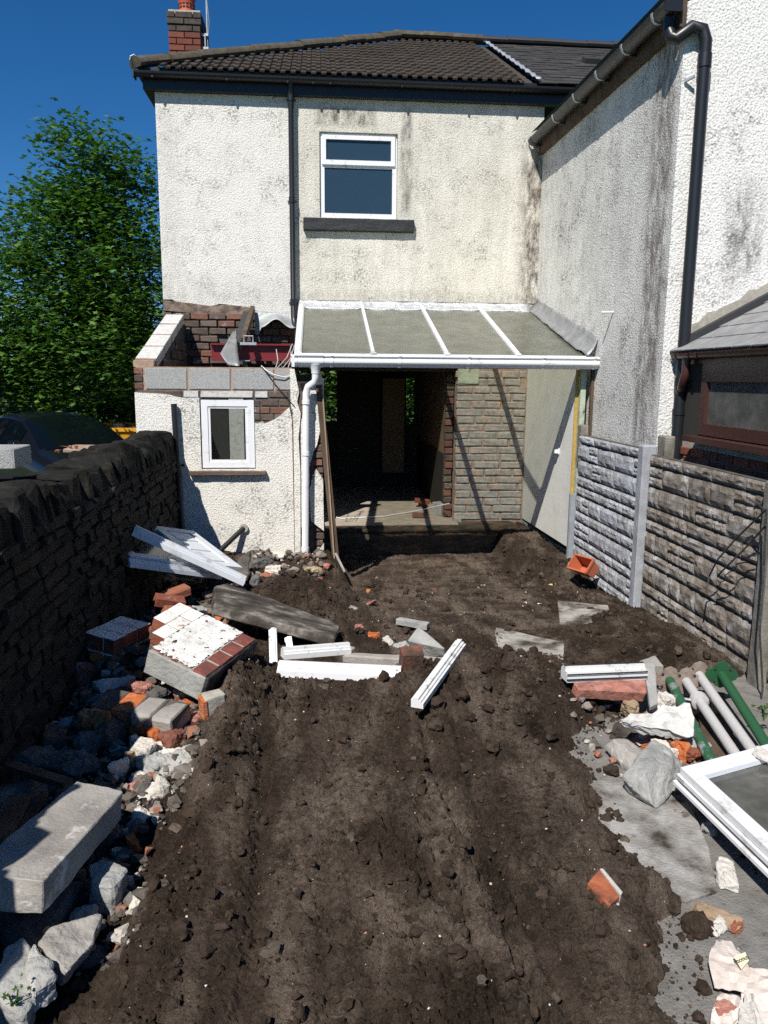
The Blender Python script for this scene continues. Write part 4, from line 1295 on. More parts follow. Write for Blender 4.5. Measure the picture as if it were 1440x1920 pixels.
# silver flashing along the house wall, grey lead up the neighbour's wall
gridp = []
xsn = np.linspace(-.24, 2.70, 46)
for t in np.linspace(0, 1, 7):
    gridp.append([Vector((x, 9.985 - .10 * t ** 1.5, 2.815 - .105 * t + .014 * noise.noise(Vector((x * 6, t * 3, 1))) - (.02 * t * max(0, 1 - abs(min(abs(x - b) for b in bars)) / .07) * -1))) for x in xsn])
o = sheet('flashing', gridp, m_silver, None, None); o.parent = con; o.matrix_parent_inverse = WM[con.name].inverted()
gridp = []
for t in np.linspace(0, 1, 24):
    y_ = 9.98 + (7.86 - 9.98) * t
    zr = ZT + (ZB - ZT) * min(t * 1.0, 1)
    rowp = []
    for s in np.linspace(0, 1, 8):
        wgt = .5 + .9 * t
        xx = 2.80 + .05 * t - (1 - s) ** 1.6 * .12 * (1 if t < .9 else .8)
        zz = zr + .012 + (s ** 1.2) * (.13 + .05 * t) + .018 * noise.noise(Vector((t * 9, s * 4, 2)))
        rowp.append(Vector((xx - .012 * noise.noise(Vector((t * 14, s * 6, 5))), y_, zz)))
    gridp.append(rowp)
o = sheet('lead_flashing', gridp, m_lead, None, None); o.parent = con; o.matrix_parent_inverse = WM[con.name].inverted()
# plaster wall on the right, its foam edge and the flaking green return
pw = MB().prism([(2.715, 9.995, .02), (2.715, 8.06, .05), (2.715, 8.06, 1.97), (2.715, 9.995, 2.5)], (.03, 0, 0)).build('side_wall', m_plaster, con)
MB().box((2.71, 8.045, .04), (2.745, 8.058, 1.97)).build('foam_edge', m_yellowedge, pw)
MB().box((2.70, 8.5, 1.03), (2.713, 8.56, 1.10)).box((2.66, 8.505, 1.04), (2.70, 8.555, 1.085)).build('socket_box', m_upvc, pw)
MB().box((2.746, 7.98, -.1), (2.80, 8.044, 1.97)).build('wall_return', m_greenpaint, con)
MB().beam((2.85, 7.93, 1.0), (2.845, 7.93, 2.0), .03, .05, (0, 1, 0)).build('batten', m_brownwood, con)
# ================================================================== NEIGHBOURING HOUSE
nb = thing('neighbouring_house', 'grey pebbledashed two-storey neighbouring wing with black gutter and slate roof', 'house', (3.2, 8, 0))
WA, WB = Vector((2.80, 10.0, 0)), Vector((2.905, 6.43, 0))
WE = 4.72
MB().add([(WA.x, WA.y, -.3), (WB.x, WB.y, -.3), (WB.x, WB.y, WE), (WA.x, WA.y, WE), (WA.x + .2, WA.y, -.3), (WB.x + .2, WB.y, -.3), (WB.x + .2, WB.y, WE), (WA.x + .2, WA.y, WE)],
         [(0, 1, 2, 3), (4, 7, 6, 5), (3, 2, 6, 7), (0, 4, 5, 1)]).build('side_wall', m_wing, nb)
MB().prism([(2.907, 6.43, -.3), (6.5, 6.43, -.3), (6.5, 6.43, 6.4), (2.907, 6.43, 4.80)], (0, .2, 0)).build('end_wall', m_endw, nb)
MB().prism([(2.80, 10.0, WE - .11), (2.90, 6.40, WE - .11), (2.90, 6.40, WE + .08), (2.80, 10.0, WE + .08)], (-.05, 0, 0)).build('fascia', m_brownwood, nb)
MB().add([(2.62, 9.9, WE + .12), (2.72, 6.36, WE + .12), (6.5, 6.36, 6.5), (6.5, 9.9, 6.5)], [(0, 1, 2, 3)]).build('wing_roof', m_slate, nb)
# gutter of the wing
ga, gb_ = Vector((2.665, 9.97, WE + .05)), Vector((2.77, 6.36, WE + .05))
pr2 = [(.068 * math.cos(a), .068 * math.sin(a)) for a in np.linspace(math.pi * .97, 2.03 * math.pi, 11)]
pr2 = pr2 + [(x * .88, y * .88 + .004) for x, y in pr2[::-1]]
wg = MB().profile(ga, gb_, pr2).build('gutter', m_oldgutter, nb, True)
for t in (.02, .25, .43, .60, .765, .93):
    p = ga.lerp(gb_, t); q_ = ga.lerp(gb_, t + .008)
    MB().profile(p, q_, [(x * 1.09, y * 1.09) for x, y in pr2]).build('bracket', m_galv if t > .2 else m_oldgutter, wg, True)
    MB().box((p.x + .02, p.y - .02, p.z - .085), (p.x + .13, p.y + .02, p.z - .055)).build('bracket_arm', m_oldgutter, wg)
MB().box((gb_.x - .07, gb_.y - .012, gb_.z - .075), (gb_.x + .07, gb_.y, gb_.z + .02)).build('end_cap', m_black, wg)
# downpipe with swan neck
px0 = 3.05
dpn = MB().tube([(2.79, 6.46, WE - .03), (2.79, 6.46, WE - .12), (2.80, 6.43, WE - .18), (2.83, 6.40, WE - .20), (2.94, 6.37, WE - .12), (3.02, 6.36, WE - .14), (px0, 6.355, WE - .22), (px0, 6.355, 1.0), (px0, 6.355, .0)], .048, 14).build('downpipe', m_black, nb, True)
for z_, hgt in ((4.30, .10), (1.83, .06), (1.58, .05), (3.0, .05)):
    if z_ == 3.0: continue
    MB().tube([(px0, 6.355, z_), (px0, 6.355, z_ + hgt)], .055, 14).build('pipe_collar', m_black, dpn, True)
MB().beam((2.93, 6.42, 4.22), (2.98, 6.36, 4.24), .02, .02).build('pipe_clip', m_galv, dpn)
# rod sticking out of the wall
a = onX(1151, 586, 2.878)
tag(MB().tube([a + Vector((.03, 0, .005)), a + Vector((-.125, 0, 0))], .011, 8).build('wall_rod', m_upvc), 'short white rod sticking out of the grey pebbledashed wing wall', 'rod')
# slate roof next to the tiles
nr = MB()
nr.add([(2.66, EY, EZ - .03), (7, EY, EZ - .03), (7, AP.y, AP.z - .03), (2.66, AP.y, AP.z - .03)], [(0, 1, 2, 3)])
nr.add([(2.66, AP.y, AP.z - .03), (7, AP.y, AP.z - .03), (7, 16.9, EZ - .03), (2.66, 16.9, EZ - .03)], [(0, 1, 2, 3)])
nroof = nr.build('slate_roof', m_slate, nb)
slm = [chamfer_mesh('slate', m_slate, .003, .002, s + 300, (.25, .42, .012)) for s in range(4)]
for r in range(17):
    s = r * sl / 17
    x = 2.67 + (.125 if r % 2 else 0)
    while x < 5.0 - (16 - r) * .0:
        link('slate', random.choice(slm), nroof, RM @ T(x + .125, s + .2, .008 + random.uniform(-.002, .005)) @ ROT(-2.2 + random.uniform(-.5, .5), 0, random.uniform(-.6, .6)) @ S(.245, .42, .012))
        x += .25
ridge_run((2.62, AP.y, AP.z + .05), (6.9, AP.y, AP.z + .05), 'ridge_tile', m_blackridge, nroof, r=.10)
gridp = []
for t in np.linspace(0, 1, 40):
    gridp.append([RM @ Vector((2.63 + .07 * s + .015 * noise.noise(Vector((t * 30, s * 5, 0))), sl * t, .05 + .010 * math.sin(t * 75) + .01 * noise.noise(Vector((t * 40, s * 9, 3))))) for s in np.linspace(0, 1, 4)])
o = sheet('verge_flashing', gridp, m_silver, None, None); o.parent = nroof
o = MB().obox(RM @ T(3.86, 1.9, .05), (.22, .18, .07)).build('roof_vent', m_slate, nroof)
MB().box((2.80, 9.906, ZE - .01), (5.5, 9.998, ZE + .15)).build('fascia', m_blackfascia, nb)
MB().profile((2.72, 9.85, ZE + .15), (5.4, 9.85, ZE + .15), pr).build('gutter', m_blackfascia, nb)

# ================================================================== NEIGHBOUR'S LEAN-TO with brown window
le = thing('lean_to', 'neighbouring brick lean-to with brown window, grey slates and brown gutter behind the fence', 'lean-to', (3.3, 5.5, 0))
LX = 3.06
lw = MB().box((LX + .03, 3.6, -.1), (LX + .2, 6.42, 1.38)).build('brick_wall', m_mortar, le)
lb = [chamfer_mesh('brick', m_brick, .005, .002, s + 330, (.1, .215, .065)) for s in range(4)]
for r in range(7):
    for k in range(12):
        y_ = 6.36 - k * .225 - (.11 if r % 2 else 0)
        link('brick', random.choice(lb), lw, T(LX + .04, y_ - .1, .80 + r * .075 + .033) @ S(.06, .213, .065))
wm = MB()
fr = [((6.0, 1.44), (5.92, 2.0)), ((4.2, 1.44), (4.12, 2.0)), ((5.92, 1.44), (4.2, 1.53)), ((5.92, 1.86), (4.2, 2.0))]
for (ya, za), (yb, zb_) in fr:
    wm.box((LX - .01, min(ya, yb), za), (LX + .06, max(ya, yb), zb_))
lwin = wm.build('window', m_brown, le)
MB().box((LX + .02, 4.2, 1.53), (LX + .03, 5.92, 1.86)).build('pane', m_dirtyglass, lwin)
MB().box((LX + .025, 6.0, 1.38), (LX + .06, 6.42, 2.05)).build('side_panel', m_dark, le)
MB().box((LX + .6, 4.0, .9), (LX + .62, 6.4, 2.2)).build('inner_wall', m_plaster, le)
MB().box((LX + .25, 5.35, 1.2), (LX + .32, 5.42, 2.0)).build('inner_post', m_upvc, le)
MB().box((LX - .11, 3.8, 1.385), (LX + .08, 6.06, 1.43)).build('window_sill', m_brown, le)
MB().box((LX + .0, 3.6, 2.0), (LX + .05, 6.42, 2.09)).build('fascia', m_brown, le)
MB().box((LX + .05, 4.0, 2.002), (LX + .6, 6.42, 2.03)).build('ceiling', m_dark, le)
pb = [(.05 * math.cos(a), .045 * math.sin(a)) for a in np.linspace(math.pi, 2 * math.pi, 9)]
pb = pb + [(x * .86, y * .86 + .003) for x, y in pb[::-1]]
lg = MB().profile((LX - .05, 6.40, 2.085), (LX - .05, 3.6, 2.085), pb).build('gutter', m_brown, le, True)
for y_ in (6.34, 6.12, 5.98):
    MB().profile((LX - .05, y_, 2.085), (LX - .05, y_ - .02, 2.085), [(x * 1.15, y * 1.15) for x, y in pb]).build('bracket', m_brown, lg)
MB().tube([(LX - .05, 6.2, 2.05), (LX - .05, 6.2, 1.93), (LX - .055, 6.21, 1.88), (LX - .03, 6.30, 1.80), (LX - .01, 6.345, 1.77)], .034, 12).build('drain_bend', m_brown, le, True)
MB().tube([(LX - .025, 6.315, 1.79), (px0, 6.352, 1.745)], .04, 12).build('drain_socket', m_black, le, True)
rp = .535
lr = MB().add([(LX - .06, 3.6, 2.10), (LX - .06, 6.42, 2.10), (LX + 1.6, 6.42, 2.10 + 1.66 * rp), (LX + 1.6, 3.6, 2.10 + 1.66 * rp)], [(0, 1, 2, 3)]).build('roof', m_greyslate, le)
gs = [chamfer_mesh('slate', m_greyslate, .003, .002, s + 350, (.42, .25, .012)) for s in range(3)]
an = math.degrees(math.atan(rp))
for r in range(7):
    for k in range(11):
        y_ = 6.30 - k * .25 - (.125 if r % 2 else 0)
        xx = LX - .07 + .16 + r * .185
        link('slate', random.choice(gs), lr, T(xx, y_, 2.108 + (xx - LX + .06) * rp + .014) @ ROT(0, -an + 2.0, 0) @ S(.42, .246, .012))
MB().prism([(LX - .03, 6.425, 2.12), (LX + 1.6, 6.425, 2.12 + 1.63 * rp), (LX + 1.6, 6.425, 2.21 + 1.63 * rp), (LX - .03, 6.425, 2.205)], (0, -.10, 0)).build('lead_flashing', m_blackridge, le)
rg = [(LX - .02, 2.205)] + [(LX + t, 2.30 + t * rp + .015 * math.sin(t * 37) + .012 * math.sin(t * 71)) for t in np.linspace(.0, 1.6, 24)] + [(LX + 1.6, 2.21 + 1.63 * rp)]
MB().prism([(x, 6.428, z) for x, z in rg], (0, -.018, 0)).build('mortar_fillet', m_mortar, le)

# ================================================================== CONCRETE FENCE
fe = thing('concrete_fence', 'weathered concrete panel fence with stone-effect panels and slotted posts', 'fence', (2.72, 5, 0))


def fx(y): return 2.712 + (7.9 - y) * .004


m_fence = M('weathered_stone_face', [(.28, (.13, .125, .12)), (.43, (.29, .295, .30)), (.54, (.40, .41, .43)), (.70, (.58, .61, .66))], 7, .95, 45, .012,
            rnd=[(0, (.29, .28, .27)), (.35, (.40, .41, .43)), (.6, (.25, .24, .23)), (.8, (.46, .48, .52))], rndmix=.35)
m_fencedark = M('brown_stone_face', [(.28, (.08, .065, .05)), (.45, (.20, .17, .135)), (.57, (.34, .31, .275)), (.70, (.62, .63, .64))], 7, .95, 45, .012,
                rnd=[(0, (.15, .12, .09)), (.35, (.22, .19, .155)), (.6, (.10, .08, .062)), (.85, (.28, .27, .26))], rndmix=.35)
m_fencegap = M('fence_backing', [(.3, (.05, .045, .036)), (.7, (.12, .11, .095))], 9, .95, 50, .008)
m_post = M('concrete_post', [(.3, (.24, .25, .26)), (.6, (.33, .34, .36)), (.85, (.40, .40, .41))], 8, .93, 70, .004)
m_post2 = M('weathered_post', [(.3, (.12, .11, .09)), (.6, (.22, .205, .175)), (.85, (.30, .28, .25))], 9, .93, 70, .006)


def stone_face(name, mat, seed, nu=9, nv=5):
    """rough split-stone face, unit size in y (u) and z (v), depth -x"""
    rd = random.Random(seed)
    v, f = [], []
    o = Vector((seed * 5.1, seed * 2.3, 0))
    for j in range(nv):
        for i in range(nu):
            u, w_ = i / (nu - 1) - .5, j / (nv - 1) - .5
            e = min(1, .35 + (.5 - abs(u)) / .04) * min(1, (.5 - abs(w_)) / .10)
            d = (.62 + .42 * noise.fractal(Vector((u * 5, w_ * 3, 0)) + o, 1, 2, 4)) * e
            v.append((-d, u, w_))
    for j in range(nv - 1):
        for i in range(nu - 1):
            a = j * nu + i
            f.append((a, a + 1, a + nu + 1, a + nu))
    b0 = len(v)
    ring = [i for i in range(nu)] + [j * nu + nu - 1 for j in range(1, nv)] + [(nv - 1) * nu + i for i in range(nu - 2, -1, -1)] + [j * nu for j in range(nv - 2, 0, -1)]
    for q in ring: v.append((.3, v[q][1], v[q][2]))
    for k in range(len(ring)):
        a, b = ring[k], ring[(k + 1) % len(ring)]
        f.append((b, a, b0 + k, b0 + (k + 1) % len(ring)))
    return mesh_of(name, v, f, mat)


sfA = [stone_face('stone', m_fence, s) for s in range(8)]
sfB = [stone_face('stone', m_fencedark, s + 20) for s in range(8)]
bays = [(7.90, 6.27, 1.30, sfA, .0), (6.14, 4.40, 1.265, sfB, .1), (4.28, 2.9, 1.22, sfB, .1)]
for bi, (ya, yb, zt, faces, dark) in enumerate(bays):
    z = zt
    r = 0
    pat = [.093, .168, .168, .108, .10, .168, .108, .165, .095, .165, .11]
    for hh in pat:
        if z < -.12: break
        zl = z - hh
        ym = (ya + yb) / 2
        if True:
            pn = MB().box((fx(ym) + .018, yb, zl + .002), (fx(ym) + .06, ya, z - .002)).build('panel', m_fencegap, fe)
        y = ya - .008
        while y > yb + .03:
            ln = random.choice([.24, .32, .44, .19])
            ln = min(ln, y - yb - .004)
            if y - ln - yb < .09: ln = y - yb - .004
            split = ln < .32 and hh > .12 and random.random() < .45
            gap = .003
            for (za, zb_) in (((z - .009, z - .007 - hh * .45), (z - hh * .5 - .005, zl + .009)) if split else ((z - .009, zl + .009),)):
                dp_ = random.uniform(.022, .027)
                link('stone', random.choice(faces), pn, T(fx(y - ln / 2) + .014, y - ln / 2, (za + zb_) / 2) @ S(dp_, ln - gap, za - zb_))
            y -= ln
        z = zl
        r += 1
for y_, zt, zb_, mt, wd in ((6.205, 1.335, -.2, m_post, .11), (4.34, 1.28, -.1, m_post2, .12)):
    me = rough_mesh('post', [(fx(y_) + a, y_ + b, c) for a in (-.045, .075) for b in (-wd / 2, wd / 2) for c in (zb_, zt)], mt, 5, .003, 12, .01, int(y_))
    link('post', me, fe)
MB().box((2.668, 7.915, -.15), (2.74, 7.955, .66)).box((2.664, 7.905, -.15), (2.672, 7.915, .66)).build('steel_channel', m_galv, fe)
me = rough_mesh('post', [(a, b, c) for a in (2.72, 2.80) for b in (7.82, 7.95) for c in (1.0, 1.40)], m_post2, 3, .005, 12, .01, 4)
link('post', me, fe)
link('post', rough_mesh('post', [(a, b, c) for a in (2.80, 2.88) for b in (6.02, 6.18) for c in (.6, 1.42)], m_post2, 3, .006, 12, .01, 6), fe)
mb = MB()  # black tubes added along the lines of a cast shadow on the fence
for q in ([(1437, 955), (1380, 1010), (1345, 1050), (1330, 1080), (1325, 1105)], [(1436, 985), (1400, 1025), (1370, 1055), (1345, 1080)], [(1405, 935), (1420, 945), (1437, 960)], [(1437, 955), (1432, 1060), (1424, 1180), (1430, 1290), (1422, 1345)]):
    mb.tube([onX(a, b, 2.63 if i % 2 else 2.60) for i, (a, b) in enumerate(q)], .006, 5)
tag(mb.build('shadow_stem', m_tar), 'thin black stem shapes standing in for a branch shadow on the fence', 'stem')

# ================================================================== STONE BOUNDARY WALL (left)
sw_ = thing('stone_wall', 'old dark rubble stone boundary wall with rough upright coping stones', 'wall', (-1.65, 5, 0))
MB().box((-1.82, .4, -.2), (-1.475, 7.985, 1.06)).build('core', m_darkmortar, sw_)
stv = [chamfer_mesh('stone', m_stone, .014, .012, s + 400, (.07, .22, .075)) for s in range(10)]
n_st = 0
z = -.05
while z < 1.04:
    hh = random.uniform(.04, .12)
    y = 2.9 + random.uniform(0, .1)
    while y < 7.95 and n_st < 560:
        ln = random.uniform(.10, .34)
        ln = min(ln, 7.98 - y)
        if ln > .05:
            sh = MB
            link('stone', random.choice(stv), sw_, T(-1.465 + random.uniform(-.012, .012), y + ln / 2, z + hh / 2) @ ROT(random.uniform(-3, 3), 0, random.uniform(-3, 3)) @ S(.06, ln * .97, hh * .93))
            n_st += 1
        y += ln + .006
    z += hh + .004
y = .5
k = 0
while y < 7.96:
    tk = random.uniform(.07, .21)
    ht = random.uniform(.25, .33)
    tilt = random.uniform(-14, 7)
    tilt2 = random.uniform(-10, 10)
    if y < 2.7: ht += .28  # unseen near stones made taller to widen the wall's cast shadow
    rd = random.Random(k)
    pts = []
    for a in (-.21, .205):
        for b in (-.5, .5):
            for c in (0, 1):
                pts.append(Vector((a * (1 if c == 0 else rd.uniform(.45, .95)) + rd.uniform(-.02, .02), b * tk + rd.uniform(-.012, .012), c * ht * rd.uniform(.72, 1.05))))
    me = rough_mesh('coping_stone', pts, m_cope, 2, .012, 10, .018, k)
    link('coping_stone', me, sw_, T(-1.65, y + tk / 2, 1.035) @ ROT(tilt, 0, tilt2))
    y += tk * .93
    k += 1
# blocks lying on the coping
blk = chamfer_mesh('concrete_block', m_paleblock, .004, .002, 5, (.44, .215, .1))
c = onY(30, 863, 4.35)
tag(link('concrete_block', chamfer_mesh('concrete_block', m_block, .004, .002, 8, (.215, .44, .1)), None, T(-1.80, 4.35, 1.435) @ ROT(0, 0, 3) @ S(.36, .30, .105)), 'pale grey concrete block lying on the stone wall beside the dark car', 'block')
tag(link('concrete_block', chamfer_mesh('concrete_block', m_paleblock, .006, .004, 9, (.1, .2, .07)), None, T(-1.80, 4.66, 1.40) @ ROT(0, 0, -4) @ S(.14, .24, .065)), 'smaller pale block fragment behind the grey block on the stone wall', 'block')
a = [onY(118, 842, 6.35), onY(140, 834, 6.6), onY(190, 834, 6.7), onY(165, 844, 6.4)]
me = rough_mesh('mortar_slab', [p + Vector((0, 0, d)) for p in a for d in (0, -.03)], m_pinkmortar, 2, .006, 10, .006, 4)
tag(link('mortar_slab', me), 'flat pinkish mortar slab lying on top of the stone wall', 'slab')
for i, (px, py) in enumerate(((132, 838), (141, 838), (108, 846))):
    p = onY(px, py, 6.4)
    lump('brick_fragment', (p.x, p.y, p.z), (.035, .04, .03), (0, 0, i * 40), m_brick, 'small red brick crumb on the mortar slab on the stone wall', 'brick fragment', 'brick crumbs on the wall top', seed=i, cuts=1, amp=.003)

# ================================================================== BACKGROUND: trees, hedge, car, skip
def leaf_shape():
    pts = []
    for k in range(10):
        a = math.pi / 2 + k * math.pi / 5
        r = [1.0, .42, .92, .40, .66, .22, .66, .40, .92, .42][k]
        pts.append((r * math.cos(a), r * math.sin(a), 0))
    return np.array(pts + [(0, 0, .12)])


LS = leaf_shape()
LF = np.array([[k, (k + 1) % 10, 10] for k in range(10)])


def leaves(centres, per, spread, size, rs, droop=.75):
    n = len(centres) * per
    c = np.repeat(centres, per, 0)
    off = np.clip(rs.normal(0, 1, (n, 3)), -1.7, 1.7) * spread * np.array([1, 1, .55])
    p = c + off
    s = size * rs.uniform(.6, 1.25, n)
    # leaf blades face up and outward, hanging at different angles
    tilt = rs.uniform(.1, droop, n); az = rs.uniform(0, 2 * np.pi, n); sp = rs.uniform(0, 2 * np.pi, n)
    nz = np.stack([np.sin(tilt) * np.cos(az), np.sin(tilt) * np.sin(az), np.cos(tilt)], -1)
    t = np.stack([-np.sin(az), np.cos(az), 0 * az], -1); b = np.cross(nz, t)
    u = t * np.cos(sp)[:, None] + b * np.sin(sp)[:, None]; v = np.cross(nz, u)
    V = p[:, None, :] + s[:, None, None] * (LS[None, :, 0:1] * u[:, None, :] + LS[None, :, 1:2] * v[:, None, :] + LS[None, :, 2:3] * nz[:, None, :])
    F = LF[None] + (np.arange(n) * 11)[:, None, None]
    return V.reshape(-1, 3), F.reshape(-1, 3)


def tree(name, label, base, lobes, n_cl, per, size, mat, seed, trunk_r=.16, trunk_h=2.2, spread=.22, group=None):
    rs = np.random.default_rng(seed)
    t = thing(name, label, 'tree', base, group)
    b = Vector(base)
    cl = []
    wts = np.array([l[3] ** 2.4 for l in lobes]); wts = wts / wts.sum()
    for i in rs.choice(len(lobes), n_cl, p=wts):
        x, y, z, r = lobes[i][:4]
        d = rs.normal(0, 1, 3); d /= np.linalg.norm(d)
        rr = r * (1 - .55 * rs.random() ** 1.7)
        rr *= 1 + .10 * noise.noise(Vector(d * 2.6) + Vector((i * 3.1, seed, 0)))
        cl.append((x + d[0] * rr, y + d[1] * rr, z + d[2] * rr * (lobes[i][4] if len(lobes[i]) > 4 else 1)))
    cl = np.array(cl)
    cl = cl[cl[:, 2] > b.z + .5]
    V, F = leaves(cl, per, spread, size, rs)
    link('crown', tri_mesh('crown', V, F, mat), t)
    mb = MB()
    top = Vector((np.mean([l[0] for l in lobes]), np.mean([l[1] for l in lobes]), max(l[2] for l in lobes)))
    fork = b + Vector((0, 0, trunk_h))
    mb.tube([b + Vector((0, 0, -.1)), b + Vector((.02, 0, trunk_h * .5)), fork, fork.lerp(top, .6), top], [trunk_r * 1.25, trunk_r, trunk_r * .85, trunk_r * .5, .03], 9)
    for l in lobes:
        c_ = Vector(l[:3])
        for q in range(4):
            d = Vector(rs.normal(0, 1, 3)).normalized() * l[3] * .75
            m_ = fork.lerp(c_, .55) + Vector(rs.normal(0, .12, 3))
            mb.tube([fork.lerp(top, .15 * q), m_, c_ + d * .5, c_ + d], [trunk_r * .5, trunk_r * .3, trunk_r * .16, .012], 6)
    mb.build('trunk', m_bark, t, True)
    return t


tree('maple_tree', 'tall dense green maple tree beside the house gable', (-4.2, 19.6, -.18),
     [(-4.75, 17, 5.75, 1.0, 1.15), (-4.0, 17.1, 5.2, 1.15, 1.15), (-5.45, 16.9, 4.6, .95, 1.1), (-4.6, 16.6, 4.1, 1.4), (-5.6, 16.5, 3.3, 1.25), (-3.7, 16.9, 3.5, 1.4), (-4.9, 16.3, 2.5, 1.4), (-6.3, 16.5, 2.4, 1.0), (-3.6, 16.8, 2.1, 1.1), (-6.0, 16.6, 1.5, .9, .7)],
     1500, 22, .085, m_leaf, 5, .17, 1.9, .27)
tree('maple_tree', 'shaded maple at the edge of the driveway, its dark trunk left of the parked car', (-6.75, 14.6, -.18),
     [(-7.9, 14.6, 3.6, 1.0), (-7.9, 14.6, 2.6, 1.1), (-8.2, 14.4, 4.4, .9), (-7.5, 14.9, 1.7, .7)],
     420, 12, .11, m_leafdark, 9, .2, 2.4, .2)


def bush(name, label, cat, boxes, n_cl, per, size, mat, seed, group=None, spread=.14):
    rs = np.random.default_rng(seed)
    cl = []
    for (x0, x1, y0, y1, z0, z1) in boxes:
        q = rs.random((n_cl, 3)) * np.array([x1 - x0, y1 - y0, z1 - z0]) + np.array([x0, y0, z0])
        top = z1 * (.8 + .2 * np.sin(q[:, 0] * 2.3 + q[:, 1])) if z1 > .5 else z1
        q[:, 2] = np.minimum(q[:, 2], top)
        cl.append(q)
    V, F = leaves(np.concatenate(cl), per, spread, size, rs, 1.0)
    return tag(link(name, tri_mesh(name, V, F, mat)), label, cat, group)


bush('leafy_bush', 'low sunlit green bush between the parked car and the house', 'bush', [(-6.3, -2.6, 18.0, 19.2, .1, 1.5)], 520, 10, .11, m_leaf2, 3)
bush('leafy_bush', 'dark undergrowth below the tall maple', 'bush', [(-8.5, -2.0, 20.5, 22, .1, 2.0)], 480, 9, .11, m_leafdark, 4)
o = bush('far_hedge', 'distant band of trees and hedge beyond the track', 'trees', [(-30, 9, 42, 47, .2, 4.5)], 2600, 7, .30, m_leafdark, 6, spread=.5); tag(o, kind='stuff')
bush('front_garden_bush', 'green bush seen through the windows at the far side of the gutted house', 'bush', [(-2.5, 4.5, 20.2, 22.5, .2, 3.6)], 1500, 9, .12, m_leaf2, 8)
for i, (x, lab) in enumerate(((-6.9, 'short timber post standing in the verge beyond the parked car'),)):
    me = rough_mesh('timber_post', [(x + a, 15.6 + b, c) for a in (-.05, .05) for b in (-.05, .05) for c in (-.1, 1.32)], m_timber, 3, .004, 10, .01, 2)
    tag(link('timber_post', me), lab, 'post')

# parked car, 3/4 view, only its upper half clears the stone wall
car = thing('parked_car', 'black saloon car parked behind the stone wall', 'car', (-4.24, 13.2, -.17))
st = [  # x, z_low, w_low, z_belt, w_belt, z_top, w_top
    (2.30, .30, .62, .52, .66, .60, .55), (2.18, .22, .78, .60, .80, .70, .66), (1.9, .19, .86, .68, .86, .80, .70), (1.4, .19, .89, .76, .88, .88, .72), (.98, .19, .90, .84, .89, .94, .76),
    (.78, .19, .90, .87, .895, 1.03, .72), (.30, .19, .90, .90, .90, 1.27, .64), (-.05, .19, .90, .91, .90, 1.38, .60), (-.55, .19, .90, .92, .90, 1.43, .59), (-1.05, .19, .90, .93, .90, 1.415, .58), (-1.5, .19, .90, .94, .89, 1.32, .58), (-1.95, .19, .89, .96, .87, 1.12, .60), (-2.15, .2, .88, .96, .85, 1.03, .64), (-2.45, .25, .82, .93, .80, .98, .64), (-2.55, .32, .74, .80, .72, .86, .60)]


def csec(s, off=0):
    x, zl, wl, zb_, wb_, zt, wt = s
    h_ = [(wl * .9, zl), (wl, zl + .12), (wl + .015, (zl + zb_) / 2), (wb_, zb_ - .04), (wb_ * .975, zb_), (wt + .02, zt - .05), (wt * .88, zt - .005), (wt * .45, zt + .022), (0, zt + .03)]
    return [(x, y, z) for y, z in h_] + [(x, -y, z) for y, z in h_[:-1][::-1]]


vs, fs = [], []
n_ = len(csec(st[0]))
for s in st: vs += csec(s)
for i in range(len(st) - 1):
    for k in range(n_):
        fs.append((i * n_ + k, i * n_ + (k + 1) % n_, (i + 1) * n_ + (k + 1) % n_, (i + 1) * n_ + k))
fs += [tuple(range(n_)), tuple(range((len(st) - 1) * n_, len(st) * n_))]
CM = T(-4.24, 13.2, -.17) @ ROT(0, 0, -50) @ S(1, 1, .97)
MB().add(vs, fs).build('body', m_carpaint, car, True, CM)


def car_panel(name, idx, ka, kb, mat, inset=.06, off=.006):
    """glass panel following the body between stations idx[0]..idx[-1], section points ka..kb"""
    vs_, fs_ = [], []
    for i in idx:
        c = csec(st[i])
        a, b = Vector(c[ka]), Vector(c[kb])
        rows = [Vector(c[k]) for k in range(ka, kb + 1)]
        for j, p in enumerate(rows):
            cen = sum(rows, Vector()) / len(rows)
            q = p.lerp(cen, inset)
            nrm = Vector((0, q.y, (q.z - .75) * 1.6)).normalized()
            vs_.append(q + nrm * off + Vector((0, 0, .004)))
    m2 = kb - ka + 1
    for i in range(len(idx) - 1):
        for j in range(m2 - 1):
            fs_.append((i * m2 + j, i * m2 + j + 1, (i + 1) * m2 + j + 1, (i + 1) * m2 + j))
    MB().add(vs_, fs_).build(name, mat, car, True, CM)


